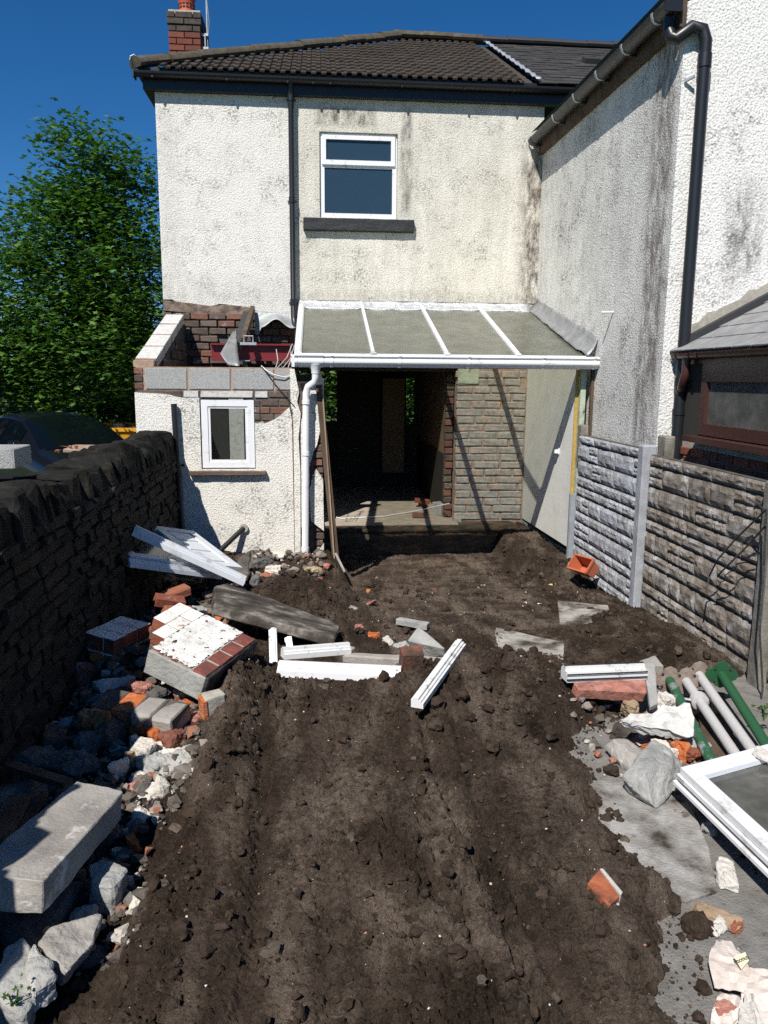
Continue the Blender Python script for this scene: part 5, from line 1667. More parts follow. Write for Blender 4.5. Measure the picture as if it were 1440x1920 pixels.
m_carwin = plain('tinted_glass', (.002, .0035, .005), .03, .15)
car_panel('windscreen', [4, 5, 6, 7], 5, 11, m_carwin, .05, .012)
car_panel('rear_window', [10, 11, 12], 5, 11, m_carwin, .08)
for sgn in (0, 1):
    ka, kb = (4, 5) if sgn == 0 else (11, 12)
    car_panel('side_window', [6, 7, 8], ka, kb, m_carwin, .10, .008)
    car_panel('side_window', [8, 9, 10], ka, kb, m_carwin, .10, .008)
for sy in (1, -1):
    mm = MB()
    me = rough_mesh('wing_mirror', [(.62 + a, sy * (.97 + b), 1.02 + c) for a, b, c in ((-.06, -.1, -.06), (-.06, .1, -.05), (-.06, .11, .07), (-.06, -.08, .08), (.07, -.05, -.04), (.07, .06, -.03), (.07, .06, .04), (.07, -.05, .05))], m_carpaint, 2, 0, 1, .02, 1, True)
    link('wing_mirror', me, car, CM)
    mm.box((.56, min(sy * .85, sy * .92), .97), (.62, max(sy * .85, sy * .92), .99)).build('mirror_arm', m_carpaint, car, False, CM)
    for xx in (1.45, -1.45):
        wt = MB()
        prw = [(.20, -.1), (.31, -.1), (.33, -.07), (.33, .07), (.31, .1), (.20, .1)]
        v2, f2 = [], []
        for a in np.linspace(0, 2 * math.pi, 24, endpoint=False):
            v2 += [(xx + r_ * math.cos(a), sy * .82 + o_, .33 + r_ * math.sin(a)) for r_, o_ in prw]
        for q in range(24):
            for j in range(5):
                f2.append((q * 6 + j, q * 6 + j + 1, ((q + 1) % 24) * 6 + j + 1, ((q + 1) % 24) * 6 + j))
        wo = MB().add(v2, f2).build('wheel', m_tyre, car, True, CM)
        rm = MB()
        for q in range(5):
            a = q * 2 * math.pi / 5
            rm.beam((xx, sy * .88, .33), (xx + .2 * math.cos(a), sy * .88, .33 + .2 * math.sin(a)), .02, .05, (0, 1, 0))
        rm.build('rim', m_rim, wo, False, CM)
    MB().obox(T(2.2, sy * .6, .62) @ ROT(0, -20, sy * -25), (.12, .3, .10)).build('headlight', m_upvc, car, False, CM)
    MB().box((-.45, min(sy * .905, sy * .93), .80), (-.27, max(sy * .905, sy * .93), .83)).build('door_handle', m_galv, car, False, CM)

# yellow skip beyond the car
skp = thing('rubble_skip', 'yellow steel skip full of rubble behind the parked car', 'skip', (-3.6, 16.5, -.17))
SKX, SKY, SKZ = -.6, 4.2, -.30
v_ = [(a + SKX, b + SKY, c + SKZ) for a, b, c in [(-4.3, 11.7, .15), (-2.2, 11.7, .15), (-2.2, 13.1, .15), (-4.3, 13.1, .15), (-4.9, 11.55, 1.10), (-1.95, 11.55, 1.10), (-1.95, 13.25, 1.10), (-4.9, 13.25, 1.10)]]
MB().add(v_, [(0, 3, 2, 1), (0, 1, 5, 4), (1, 2, 6, 5), (2, 3, 7, 6), (3, 0, 4, 7)]).build('hopper', m_yellow, skp)
rim = MB()
for a, b in ((4, 5), (5, 6), (6, 7), (7, 4)):
    rim.beam(v_[a], v_[b], .07, .07)
rim.build('rim', m_yellow, skp)
MB().add([(a + SKX, b + SKY, c + SKZ) for a, b, c in [(-4.8, 11.6, .98), (-2.0, 11.6, .98), (-2.0, 13.2, .98), (-4.8, 13.2, .98)]], [(0, 1, 2, 3)]).build('load', m_darkmortar, skp)
for i in range(16):
    p = (random.uniform(-4.4, -2.15) + SKX, random.uniform(11.75, 13.0) + SKY, 1.06 + SKZ)
    lump('rubble_piece', p, (random.uniform(.2, .45), random.uniform(.2, .35), random.uniform(.12, .28)), (random.uniform(-20, 20), random.uniform(-20, 20), random.uniform(0, 180)), (m_darkbrick, m_greyconc, m_pinkmortar)[i % 3], None, None, seed=i + 900, cuts=1, amp=.01, parent=skp)
# ================================================================== DEBRIS
U3 = lambda p, z: onZ(p[0], p[1], z)


def brick_chunk(name, label, B, Rr, L, nu, nv, layers, faces, parent_mat, jag=None, hdr=True, group=None, missing=(), endmat=None):
    """lump of brickwork. B, Rr, L: world corners of the upper face; nu bricks along B->Rr, nv along B->L, layers down.
    faces: function (i, j, layer) -> mesh list for the brick"""
    B, Rr, L = Vector(B), Vector(Rr), Vector(L)
    Mx = frame(B, Rr - B, L - B)
    lu, lv = (Rr - B).length, (L - B).dot(Vector((Mx[0][1], Mx[1][1], Mx[2][1])))
    t = thing(name, label, 'brickwork', tuple(B), group)
    du, dv, dw = lu / nu, lv / nv, (.078 if layers == 2 else .105)
    rd = random.Random(len(name) + int(B.x * 100))
    core = MB()
    for i in range(nu):
        for j in range(nv):
            if (i, j) in missing: continue
            core.box((i * du + .006, j * dv + .006, -layers * dw + .006), ((i + 1) * du - .003, (j + 1) * dv - .003, -.007))
            if (i + 1, j) not in missing and i + 1 < nu: core.box(((i + 1) * du - .003, j * dv + .008, -layers * dw + .008), ((i + 1) * du + .006, (j + 1) * dv - .005, -.002))
            if (i, j + 1) not in missing and j + 1 < nv: core.box((i * du + .008, (j + 1) * dv - .003, -layers * dw + .008), ((i + 1) * du - .005, (j + 1) * dv + .006, -.0025))
    core.build('mortar', parent_mat, t, False, Mx)
    for i in range(nu):
        for j in range(nv):
            if (i, j) in missing: continue
            for k in range(layers):
                me = rd.choice(faces(i, j, k))
                link('brick', me, t, Mx @ T((i + .5) * du + rd.uniform(-.003, .003), (j + .5) * dv + rd.uniform(-.003, .003), -(k + .5) * dw + rd.uniform(-.003, .003)) @ ROT(rd.uniform(-.5, .5), rd.uniform(-.5, .5), rd.uniform(-.5, .5)) @ S(du - .004, dv - .004, dw - .006))
    return t, Mx, lu, lv


asp = (.11, .11, .105)
painted = [chamfer_mesh('brick', [m_brick, m_paint], .003, .0015, s + 500, asp, topmat=1) for s in range(4)]
redb = [chamfer_mesh('brick', m_brick, .006, .004, s + 510, asp) for s in range(4)]
dirtyb = [chamfer_mesh('brick', m_darkbrick, .008, .005, s + 520, asp) for s in range(4)]
redtop = [chamfer_mesh('brick', M('worn_red_brick', [(.3, (.10, .045, .04)), (.55, (.20, .06, .045)), (.8, (.28, .12, .1))], 16, .9, 60, .006), .006, .003, s + 530, asp) for s in range(3)]
tarb = [chamfer_mesh('brick', m_tar, .012, .010, s + 540, asp) for s in range(3)]

# 1 big white painted lump
Bp, Rp, Lp = U3((388, 1268), .27), U3((480, 1197), .30), U3((315, 1194), .40)
t, Mx, lu, lv = brick_chunk('brickwork_lump', 'large tilted lump of brickwork with white painted face and black tarred side', Bp, Rp, Lp, 4, 4, 2,
                            lambda i, j, k: (redtop if k == 0 else dirtyb), m_mortar, missing=((3, 3),) if False else ())
# it continues away from the camera in stepped courses
u_ = (Rp - Bp).normalized(); v_ = Vector((Mx[0][1], Mx[1][1], Mx[2][1])); n3 = Vector((Mx[0][2], Mx[1][2], Mx[2][2]))
du, dv = lu / 4, lv / 4
me = rough_mesh('tar_coat', [Bp + u_ * a - v_ * b - n3 * c for a in (-.002, lu + .01) for b in (-.001, .016) for c in (.008, .17)], m_tar, 5, .010, 10, .004, 3)
link('tar_coat', me, t)
me = rough_mesh('mortar_side', [Bp + v_ * a - u_ * b - n3 * c for a in (.0, lv) for b in (.0, .012) for c in (.01, .155)], m_greyconc, 4, .004, 10, .003, 3)
link('mortar_side', me, t)
for j, i0, i1 in ((4, 1, 4), (5, 2, 4)):
    for i in range(i0, i1):
        link('brick', random.choice(painted), t, Mx @ T((i + .5) * du, (j + .5) * dv, -.039) @ S(du - .004, dv - .004, .072))
        link('brick', random.choice(dirtyb), t, Mx @ T((i + .5) * du, (j + .5) * dv, -.117) @ S(du - .004, dv - .004, .072))
# the paint has stayed on as one skin over the courses, flaked at its rim
cu, cv = np.meshgrid(np.linspace(.002, lu - .002, 90), np.linspace(dv * .97, lv - .002, 90))
fl = lambda a, n: np.abs(((a / n) + .5) % 1 - .5) * n
gro = np.exp(-(fl(cu, du) / .0035) ** 2) + np.exp(-(fl(cv, dv) / .0035) ** 2)
cz = .0025 - .0022 * np.clip(gro, 0, 1) + .0012 * perlin(cu * 60, cv * 60)
edge = np.minimum(np.minimum(cu, lu - cu), np.minimum(cv - dv * .97, lv - cv))
keepq = (edge + .022 * perlin(cu * 38 + 5, cv * 38) + .008 * perlin(cu * 90, cv * 90) > .006) & (perlin(cu * 24 + 11, cv * 24 + 3) < .42)
qv = [Mx @ Vector((a, b, c)) for a, b, c in zip(cu.ravel(), cv.ravel(), cz.ravel())]
qf = [(r * 90 + c, r * 90 + c + 1, (r + 1) * 90 + c + 1, (r + 1) * 90 + c) for r in range(89) for c in range(89) if keepq[r, c]]
m_skin = M('white_masonry_paint', [(.28, (.45, .42, .38)), (.5, (.70, .685, .65)), (.75, (.78, .765, .735))], 14, .85, 60, .006, speck=(21, .62, (.05, .04, .035)))
link('paint_skin', mesh_of('paint_skin', qv, qf, m_skin), t)
fullred = [chamfer_mesh('brick', m_brick, .006, .004, s + 550, (.215, .1, .065)) for s in range(4)]
for i, (px, py, z, r) in enumerate([(318, 1128, .36, (10, 14, 20)), (330, 1113, .33, (8, -10, 35)), (322, 1168, .37, (22, 8, 62)), (335, 1150, .34, (30, 12, 40)), (300, 1192, .22, (14, 30, 80))]):
    p = onZ(px, py, z)
    tag(link('loose_brick', fullred[i % 4], None, T(p) @ ROT(*r) @ S(.20, .10, .065)), 'red brick loose against the white painted brickwork lump', 'brick', 'red bricks heaped beside the painted lump')

# 2 left lump, white top in half shade
Bp, Rp, Lp = U3((208, 1203), .30), U3((268, 1165), .33), U3((155, 1208), .26)
fw_ = (U3((215, 1150), .33) - U3((155, 1208), .26))
Bq = U3((212, 1200), .29)
brick_chunk('brickwork_lump', 'dark brickwork lump with white top half in the shade of the stone wall', Bq, U3((283, 1168), .29), U3((166, 1180), .31), 3, 3, 3,
            lambda i, j, k: (painted if k == 0 else dirtyb), m_paint)
# 3 long lump of four bricks
brick_chunk('brickwork_lump', 'long narrow lump of four mortared bricks, one bright orange, lying below the painted lump', U3((170, 1318), .16), U3((332, 1348), .13), U3((182, 1278), .20), 4, 1, 1,
            lambda i, j, k: ([orangeb] if i == 1 else [greyb] if i > 1 else dirtyb), m_mortar) if False else None
orangeb = chamfer_mesh('brick', m_orange, .010, .006, 560, (.2, .2, .1)); greyb = chamfer_mesh('brick', m_slabconc, .012, .006, 561, (.2, .2, .1))
brick_chunk('brickwork_lump', 'long narrow lump of four mortared bricks, one bright orange, lying below the painted lump', U3((165, 1322), .17), U3((322, 1352), .15), U3((185, 1285), .20), 4, 1, 1,
            lambda i, j, k: ([orangeb] if i == 1 else [greyb] if i > 1 else dirtyb), m_darkmortar)
# single bricks and broken pieces
p = onZ(402, 1333, .12)
t = thing('half_brick', 'brick standing on end with bright orange edge and grey mortar face', 'brick', (p.x, p.y, p.z))
Mq = T(p) @ ROT(8, -6, 28)
link('body', chamfer_mesh('body', m_mortar, .006, .004, 3, (.10, .09, .2)), t, Mq @ S(.105, .085, .21))
link('clay_edge', chamfer_mesh('clay_edge', m_orange, .003, .002, 4, (.03, .09, .2)), t, Mq @ T(-.060, -.004, 0) @ S(.024, .082, .205))


def R3(i): return ((i * 37) % 50 - 25, (i * 53) % 50 - 25, (i * 71) % 180)


lumps = [
    # px, py, dz, size, mat, label, name, cat, amp
    (300, 1255, .05, (.17, .15, .14), m_orange, 'rounded bright orange broken brick wedged between two brickwork lumps', 'broken_brick', 'brick'),
    (368, 1352, .03, (.11, .10, .09), m_pinkbrick, 'pinkish half brick leaning beside the upright orange-edged brick', 'broken_brick', 'brick'),
    (283, 1375, .06, (.22, .13, .12), m_orange, 'jagged orange and white broken brick above the pale rubble strip', 'broken_brick', 'brick'),
    (340, 1305, .06, (.10, .09, .08), m_brick, 'crumbled deep red brick end beside the long brick lump', 'broken_brick', 'brick'),
    (352, 1322, .06, (.08, .07, .06), m_orange, 'small orange-red brick knob beside the long brick lump', 'broken_brick', 'brick'),
    (262, 1288, .10, (.14, .09, .05), m_pinkbrick, 'flat brown brick piece on top of the long brick lump', 'broken_brick', 'brick'),
    (300, 1297, .10, (.16, .10, .05), m_greystone, 'flat grey slate piece on top of the long brick lump', 'slate', 'slate'),
    (325, 1282, .08, (.14, .12, .10), m_palestone, 'cream mortar lump below the white painted brickwork', 'rubble_piece', 'rubble'),
    (238, 1278, .08, (.12, .08, .05), m_palestone, 'small cream stone behind the long brick lump', 'rubble_piece', 'rubble'),
    (335, 1275, .08, (.05, .09, .12), m_palestone, 'thin white flake standing below the painted lump', 'rubble_piece', 'rubble'),
    (327, 1408, .05, (.15, .13, .03), m_pale_green, 'flat pale green plaster flake on the rubble strip', 'plaster_flake', 'plaster'),
    (296, 1402, .05, (.13, .07, .05), m_palestone, 'long white mortar piece behind the pale green flake', 'rubble_piece', 'rubble'),
    (292, 1442, .03, (.17, .15, .13), m_greyconc, 'pale grey concrete lump with sharp edges at the soil edge', 'concrete_lump', 'concrete'),
    (335, 1440, .02, (.20, .16, .14), m_conc, 'soil-caked concrete lump beside the pale green flake', 'concrete_lump', 'concrete'),
    (255, 1402, .05, (.07, .06, .13), m_palestone, 'upright cream sliver of mortar in the rubble strip', 'rubble_piece', 'rubble'),
    (247, 1430, .04, (.06, .05, .14), M('ochre_stone', [(.3, (.22, .15, .08)), (.7, (.4, .29, .18))], 14, .9, 50, .006), 'narrow ochre-brown stone in the rubble strip', 'rubble_piece', 'rubble'),
    (218, 1450, .05, (.14, .03, .13), m_palestone, 'thin cream tile shard leaning in the shade by the long slab', 'tile_shard', 'tile'),
    (260, 1465, .03, (.10, .07, .07), m_palestone, 'crumpled white lump at the head of the long slab', 'rubble_piece', 'rubble'),
    (252, 1482, .03, (.10, .08, .06), m_pinkbrick, 'reddish stone at the end of the long slab', 'rubble_piece', 'rubble'),
    (276, 1500, .02, (.16, .12, .12), m_palestone, 'white-grey lump pressed into the soil bank', 'rubble_piece', 'rubble'),
    (262, 1548, .03, (.09, .07, .16), m_palestone, 'pinkish white brick fragment standing at the soil edge', 'rubble_piece', 'rubble'),
    (296, 1533, .03, (.10, .05, .05), m_orange, 'bright orange brick end sticking out of the soil bank', 'broken_brick', 'brick'),
    (250, 1583, .04, (.11, .06, .05), m_orange, 'orange brick edge under a clod beside the long slab', 'broken_brick', 'brick'),
    (222, 1602, .03, (.06, .05, .05), m_palestone, 'small pale pebble near the end of the long slab', 'rubble_piece', 'rubble'),
    (215, 1668, .03, (.10, .08, .06), m_palestone, 'cluster of white broken plaster beside the grey block', 'plaster_flake', 'plaster'),
    (238, 1660, .03, (.05, .04, .09), m_palestone, 'cream upright shard at the soil edge beside white plaster', 'rubble_piece', 'rubble'),
    (200, 1772, .02, (.03, .09, .03), m_pinkbrick, 'pink brick sliver between the broken slab and the soil', 'broken_brick', 'brick'),
    (204, 1742, .02, (.03, .06, .03), m_pinkbrick, 'short pink brick sliver near the round clod', 'broken_brick', 'brick'),
    (162, 1800, .03, (.14, .10, .08), m_greystone, 'dark grey stone half buried below the broken slab', 'rubble_piece', 'rubble'),
    # dark rubble in the wall's shade
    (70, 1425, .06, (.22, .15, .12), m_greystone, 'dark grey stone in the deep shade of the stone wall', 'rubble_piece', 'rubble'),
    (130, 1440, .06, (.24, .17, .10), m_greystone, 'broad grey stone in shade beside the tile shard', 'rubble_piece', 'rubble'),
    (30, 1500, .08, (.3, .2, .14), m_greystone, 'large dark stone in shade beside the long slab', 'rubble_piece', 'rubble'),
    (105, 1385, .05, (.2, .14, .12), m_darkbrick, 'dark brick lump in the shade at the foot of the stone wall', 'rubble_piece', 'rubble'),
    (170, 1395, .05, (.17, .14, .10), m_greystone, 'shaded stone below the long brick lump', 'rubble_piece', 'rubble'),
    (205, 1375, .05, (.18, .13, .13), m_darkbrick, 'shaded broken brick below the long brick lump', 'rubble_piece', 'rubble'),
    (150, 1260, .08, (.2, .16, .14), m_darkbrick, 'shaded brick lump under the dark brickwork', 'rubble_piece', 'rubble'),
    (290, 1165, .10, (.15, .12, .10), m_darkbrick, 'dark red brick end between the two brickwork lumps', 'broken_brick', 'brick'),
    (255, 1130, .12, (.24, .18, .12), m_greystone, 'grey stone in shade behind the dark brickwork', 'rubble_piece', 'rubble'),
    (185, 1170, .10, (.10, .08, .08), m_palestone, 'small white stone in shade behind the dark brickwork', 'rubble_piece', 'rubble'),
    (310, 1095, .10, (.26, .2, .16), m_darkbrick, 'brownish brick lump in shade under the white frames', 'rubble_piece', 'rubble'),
    (408, 1092, .10, (.17, .12, .18), m_greystone, 'dark block between the white door leaf and the soil-smeared slab', 'rubble_piece', 'rubble'),
    # pile by the extension wall
    (492, 1055, .06, (.24, .12, .09), m_greystone, 'long brown-grey stone beside the white door leaf', 'rubble_piece', 'rubble'),
    (525, 1040, .08, (.24, .13, .04), m_palestone, 'flat white render slab against the foot of the white wall', 'render_slab', 'render'),
    (512, 1068, .06, (.16, .12, .09), m_palestone, 'cream rubble piece in the heap below the white wall', 'rubble_piece', 'rubble'),
    (500, 1082, .05, (.15, .12, .09), m_pinkbrick, 'reddish brick piece in the heap below the white wall', 'broken_brick', 'brick'),
    (480, 1090, .05, (.10, .09, .12), m_greystone, 'dark stone below the end of the long white profile', 'rubble_piece', 'rubble'),
    (590, 1068, .05, (.20, .12, .06), M('ochre_slab', [(.3, (.3, .24, .14)), (.7, (.42, .34, .22))], 9, .9, 50, .006), 'flat ochre stone at the foot of the white downpipe', 'rubble_piece', 'rubble'),
    (612, 1062, .05, (.08, .07, .06), m_pinkbrick, 'small pink brick end beside the ochre stone', 'broken_brick', 'brick'),
    # middle debris
    (672, 1182, .03, (.09, .07, .09), m_pinkbrick, 'pale pink broken brick sticking out of the soil heap', 'broken_brick', 'brick'),
    (703, 1192, .03, (.09, .08, .06), m_orange, 'small orange-pink brick piece on the soil heap', 'broken_brick', 'brick'),
    (728, 1205, .03, (.09, .07, .08), m_palestone, 'curled white and pink fragment near the upright muddy brick', 'rubble_piece', 'rubble'),
    (752, 1212, .03, (.12, .07, .06), m_greyconc, 'small grey concrete piece behind the upright muddy brick', 'concrete_lump', 'concrete'),
    (690, 1110, .02, (.08, .06, .05), m_orange, 'crumbled bright orange brick on the dug floor', 'broken_brick', 'brick'),
    (655, 1140, .02, (.14, .08, .03), m_greyconc, 'grey slab corner sticking out of the spoil heap', 'concrete_lump', 'concrete'),
    (690, 1133, .02, (.22, .05, .04), m_pinkbrick, 'long pinkish brick edge set in the dug floor', 'broken_brick', 'brick'),
    # right side rubble
    (1225, 1372, .05, (.12, .08, .14), m_palestone, 'white and red mortar lump at the start of the right rubble heap', 'rubble_piece', 'rubble'),
    (1245, 1395, .05, (.13, .11, .10), m_brick, 'round dark red brick piece in the right rubble heap', 'broken_brick', 'brick'),
    (1238, 1402, .06, (.10, .08, .07), m_palestone, 'pale cube of mortar in front of the dark red piece', 'rubble_piece', 'rubble'),
    (1268, 1388, .05, (.10, .07, .13), m_palestone, 'grey-white upright mortar piece in the right rubble heap', 'rubble_piece', 'rubble'),
    (1274, 1410, .04, (.07, .09, .14), m_orange, 'orange brick strip in the right rubble heap', 'broken_brick', 'brick'),
    (1300, 1402, .04, (.16, .12, .10), m_greyconc, 'pale concrete piece beside the green-and-grey prop', 'concrete_lump', 'concrete'),
    (1299, 1417, .04, (.09, .08, .07), m_brick, 'dark red brick stub touching the white window frame', 'broken_brick', 'brick'),
    (1222, 1408, .03, (.11, .08, .06), m_orange, 'small orange brick chip near the grey boulder', 'broken_brick', 'brick'),
    (1212, 1385, .03, (.09, .07, .10), m_palestone, 'small pale mortar chip near the grey boulder', 'rubble_piece', 'rubble'),
    (1258, 1418, .03, (.10, .09, .07), m_palestone, 'pale mortar chip in front of the orange strip', 'rubble_piece', 'rubble'),
    (1270, 1362, .05, (.13, .10, .08), m_pinkbrick, 'pink brick lump under the torn lining', 'broken_brick', 'brick'),
    (1245, 1325, .08, (.12, .10, .16), m_palestone, 'whitish stone standing above the torn lining', 'rubble_piece', 'rubble'),
    (1180, 1332, .06, (.10, .09, .12), m_timber, 'splintered brown and white board end behind the torn lining', 'board_end', 'wood'),
    (1185, 1378, .02, (.22, .14, .10), m_soilslab, 'brown soil-caked flat stone in front of the torn lining', 'rubble_piece', 'rubble'),
    (1222, 1452, .08, (.36, .20, .18), m_greyconc, 'large pale grey concrete boulder beside the white window frame', 'concrete_lump', 'concrete'),
    (1190, 1425, .03, (.30, .16, .10), m_slabconc, 'dusty flat concrete lump behind the grey boulder', 'concrete_lump', 'concrete'),
    (1330, 1555, .02, (.06, .05, .05), m_greyconc, 'small grey pebble on the concrete beside the white window frame', 'rubble_piece', 'rubble'),
    (1360, 1637, .03, (.14, .075, .06), m_palestone, 'cream-coated half brick on the concrete below the window frame', 'broken_brick', 'brick'),
    (1342, 1717, .03, (.17, .06, .04), m_timber, 'orange-brown brick strip lying at the soil edge', 'broken_brick', 'brick'),
    (1352, 1735, .02, (.12, .04, .035), m_palestone, 'pale brick strip under the orange-brown one', 'broken_brick', 'brick'),
    (1378, 1735, .02, (.04, .05, .045), m_brick, 'dark red brick stub at the end of the pale strip', 'broken_brick', 'brick'),
    (1362, 1898, .02, (.07, .06, .04), m_pinkbrick, 'red brick chip under the torn plaster paper', 'broken_brick', 'brick'),
    (1325, 1895, .02, (.04, .10, .03), m_orange, 'orange sliver of brick at the soil edge by the torn paper', 'broken_brick', 'brick'),
    (1345, 1912, .02, (.07, .09, .06), m_greystone, 'pointed dark grey stone at the edge of the torn paper', 'rubble_piece', 'rubble'),
    (0, 1893, .04, (.16, .14, .14), m_orange, 'orange-red brick corner beside the pale block and small weed', 'broken_brick', 'brick'),
    (820, 770 + 445, .0, (.05, .04, .03), m_orange, 'orange brick crumb beside the leaning grey block', 'broken_brick', 'brick'),
    (1240, 1690, .01, (.03, .025, .02), m_palestone, 'lone white pebble on the soil near the orange half brick', 'rubble_piece', 'rubble'),
    (550, 1625, .012, (.035, .03, .03), m_greystone, 'lone grey pebble on the tracked soil', 'rubble_piece', 'rubble'),
]
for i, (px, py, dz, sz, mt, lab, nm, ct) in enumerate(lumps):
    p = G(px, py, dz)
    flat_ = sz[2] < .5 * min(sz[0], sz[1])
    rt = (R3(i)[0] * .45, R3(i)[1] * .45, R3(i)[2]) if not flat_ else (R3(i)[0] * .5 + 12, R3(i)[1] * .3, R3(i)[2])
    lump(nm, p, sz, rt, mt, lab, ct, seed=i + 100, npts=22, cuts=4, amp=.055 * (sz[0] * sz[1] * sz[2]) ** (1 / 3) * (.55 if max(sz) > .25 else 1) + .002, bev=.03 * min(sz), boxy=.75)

rd9 = random.Random(99)
mts = [m_darkbrick, m_orange, m_palestone, m_pinkbrick, m_brick, m_greyconc, m_darkbrick, m_palestone, m_soilslab]
for i in range(46):
    y = rd9.uniform(2.45, 6.6); x = rd9.uniform(-1.36, -.66 + (.12 if y < 3.6 else 0))
    s = rd9.uniform(.07, .19) * (.75 if y < 3.2 else 1)
    z = max(float(hmac(x, y)), -.02) + s * .22 + (.05 if 3.6 < y < 6 else .02)
    lump('rubble_piece', (x, y, z), (s, s * rd9.uniform(.6, .9), s * rd9.uniform(.4, .75)), (rd9.uniform(-35, 35), rd9.uniform(-35, 35), rd9.uniform(0, 180)), mts[i % 9],
         ['sooty dark brick', 'orange brick', 'cream mortar', 'pinkish brick', 'red brick', 'grey concrete', 'sooty dark brick', 'cream mortar', 'soil-smeared concrete'][i % 9] + ' piece in the rubble strip along the stone wall', 'rubble', 'broken masonry along the stone wall', seed=i + 2000, npts=16, cuts=3, amp=.05 * s, bev=.02 * s, boxy=.85)
for i in range(44):
    y = rd9.uniform(4.6, 9.3); x = rd9.uniform(-.1, 2.25)
    if i % 2: y = rd9.uniform(4.5, 5.6); x = rd9.uniform(-.3, 1.5)
    s = rd9.uniform(.03, .085)
    lump('masonry_bit', (x, y, float(hmac(x, y)) + s * .16), (s, s * rd9.uniform(.5, .9), s * rd9.uniform(.3, .6)), (rd9.uniform(-20, 20), rd9.uniform(-20, 20), rd9.uniform(0, 180)), (m_greyconc, m_orangedirty, m_palestone, m_muddybrick, m_soilslab)[i % 5],
         'small ' + ['grey concrete', 'soiled orange brick', 'pale mortar', 'muddy brown brick', 'soil-smeared concrete'][i % 5] + ' bit on the dug soil before the opening', 'rubble', 'bits of masonry on the dug floor', seed=i + 2100, npts=14, cuts=2, amp=.04 * s, bev=.02 * s, boxy=.8)
for i in range(12):
    y = 7.2 + i * .2 + rd9.uniform(-.08, .08); x = rd9.uniform(2.2, 2.5); s = rd9.uniform(.07, .15)
    lump('soil_lump', (x, y, float(hmac(x, y)) + s * .2), (s, s * .8, s * .7), (rd9.uniform(-20, 20), 0, rd9.uniform(0, 180)), m_clod, 'crumbling dark soil lump on the cut bank below the plaster wall', 'clod', 'soil lumps on the cut bank', seed=i + 2200, npts=16, cuts=3, amp=.09 * s, bev=.05 * s, boxy=.3)

# rubble strip filler that no one could count
v, f = scatter(3600, (-1.42, -.40), (2.2, 7.3), (.012, .060), lambda x, y: (1.0 if x < -.62 - .06 * math.sin(y * 5) else 0) * (.45 if y < 3 else 1), sink=.2, power=2.8, base=hr)
tag(link('small_rubble', tri_mesh('small_rubble', v, f, M('mixed_small_rubble', [(.3, (.2, .17, .14)), (.7, (.4, .37, .32))], 20, .92, 60, .006,
    rnd=[(0, (.045, .035, .028)), (.40, (.11, .085, .068)), (.60, (.24, .20, .17)), (.72, (.46, .42, .37)), (.80, (.28, .085, .04)), (.92, (.13, .12, .11))], rndmix=.8))), 'small mixed brick and mortar rubble between the wall and the soil', 'rubble', kind='stuff')
v, f = scatter(420, (-.75, .05), (6.7, 7.93), (.012, .055), lambda x, y: 1.0 if y > 7.15 - .3 * x else .2, sink=.1, power=2.0, base=hr)
tag(link('small_rubble', tri_mesh('small_rubble', v, f, MATS['mixed_small_rubble'])), 'small broken masonry heaped along the foot of the white extension wall', 'rubble', kind='stuff')
v, f = scatter(420, (1.25, 2.25), (3.15, 4.4), (.008, .040), lambda x, y: 1.0 if (1.35 < x < 1.95 and 3.25 < y < 4.3) else .1, sink=.1, power=2.0, base=hr)
tag(link('small_rubble', tri_mesh('small_rubble', v, f, MATS['mixed_small_rubble'])), 'small brick rubble scattered between the grey boulder and the steel props', 'rubble', kind='stuff')

m_dusty = M('dusty_soiled_concrete', [(.33, (.05, .04, .032)), (.43, (.20, .185, .165)), (.6, (.36, .35, .33)), (.8, (.42, .41, .39))], 6, .95, 80, .010, speck=(13, .6, (.12, .10, .085)))
# long slabs and boards placed by their visible upper face
slab_px('concrete_lintel', [(144, 1464, .26), (232, 1484, .25), (82, 1652, .30), (-70, 1636, .31)], .115, m_slabconc, 'long heavy grey concrete lintel half in the shade of the stone wall', 'lintel', cuts=6, amp=.007, bev=.004, fr=9)
slab_px('concrete_slab', [(402, 1098, .34), (425, 1092, .30), (640, 1172, .08), (628, 1196, .10), (402, 1136, .30)], .07, m_soilslab, 'soil-smeared dark concrete slab lying across the spoil heap', 'slab', cuts=5, amp=.006, bev=.01)
slab_px('concrete_block', [(165, 1622, .10), (195, 1608, .10), (242, 1628, .09), (212, 1662, .10), (168, 1660, .10)], .13, m_greyconc, 'blue-grey concrete block half shaded by the long lintel', 'block', cuts=5, amp=.011, bev=.007, fr=14, seed=6)
slab_px('concrete_slab', [(95, 1742, .11), (118, 1730, .11), (192, 1715, .09), (172, 1775, .09), (125, 1825, .10), (75, 1768, .11)], .09, m_slabconc, 'broken pale concrete slab with a rounded corner below the long lintel', 'slab', cuts=5, amp=.011, bev=.006, fr=14, seed=7)
slab_px('concrete_slab', [(42, 1800, .13), (65, 1762, .13), (108, 1830, .12), (62, 1862, .13)], .08, m_conc, 'curved grey concrete offcut leaning on the broken slab', 'slab', cuts=5, amp=.012, bev=.008, fr=14, seed=8)
slab_px('concrete_block', [(5, 1775, .13), (40, 1757, .13), (62, 1778, .12), (30, 1815, .12), (62, 1868, .10), (45, 1900, .09), (-20, 1862, .11)], .12, m_greyconc, 'pale pitted concrete block at the foot of the stone wall', 'block', cuts=5, amp=.012, bev=.007, fr=15, seed=9)
slab_px('concrete_block', [(-30, 1700, .06), (120, 1690, .06), (160, 1640, .06), (60, 1800, .05)], .1, m_greystone, 'dark rough concrete under the long lintel', 'block', cuts=4, amp=.014, bev=.02, seed=10)
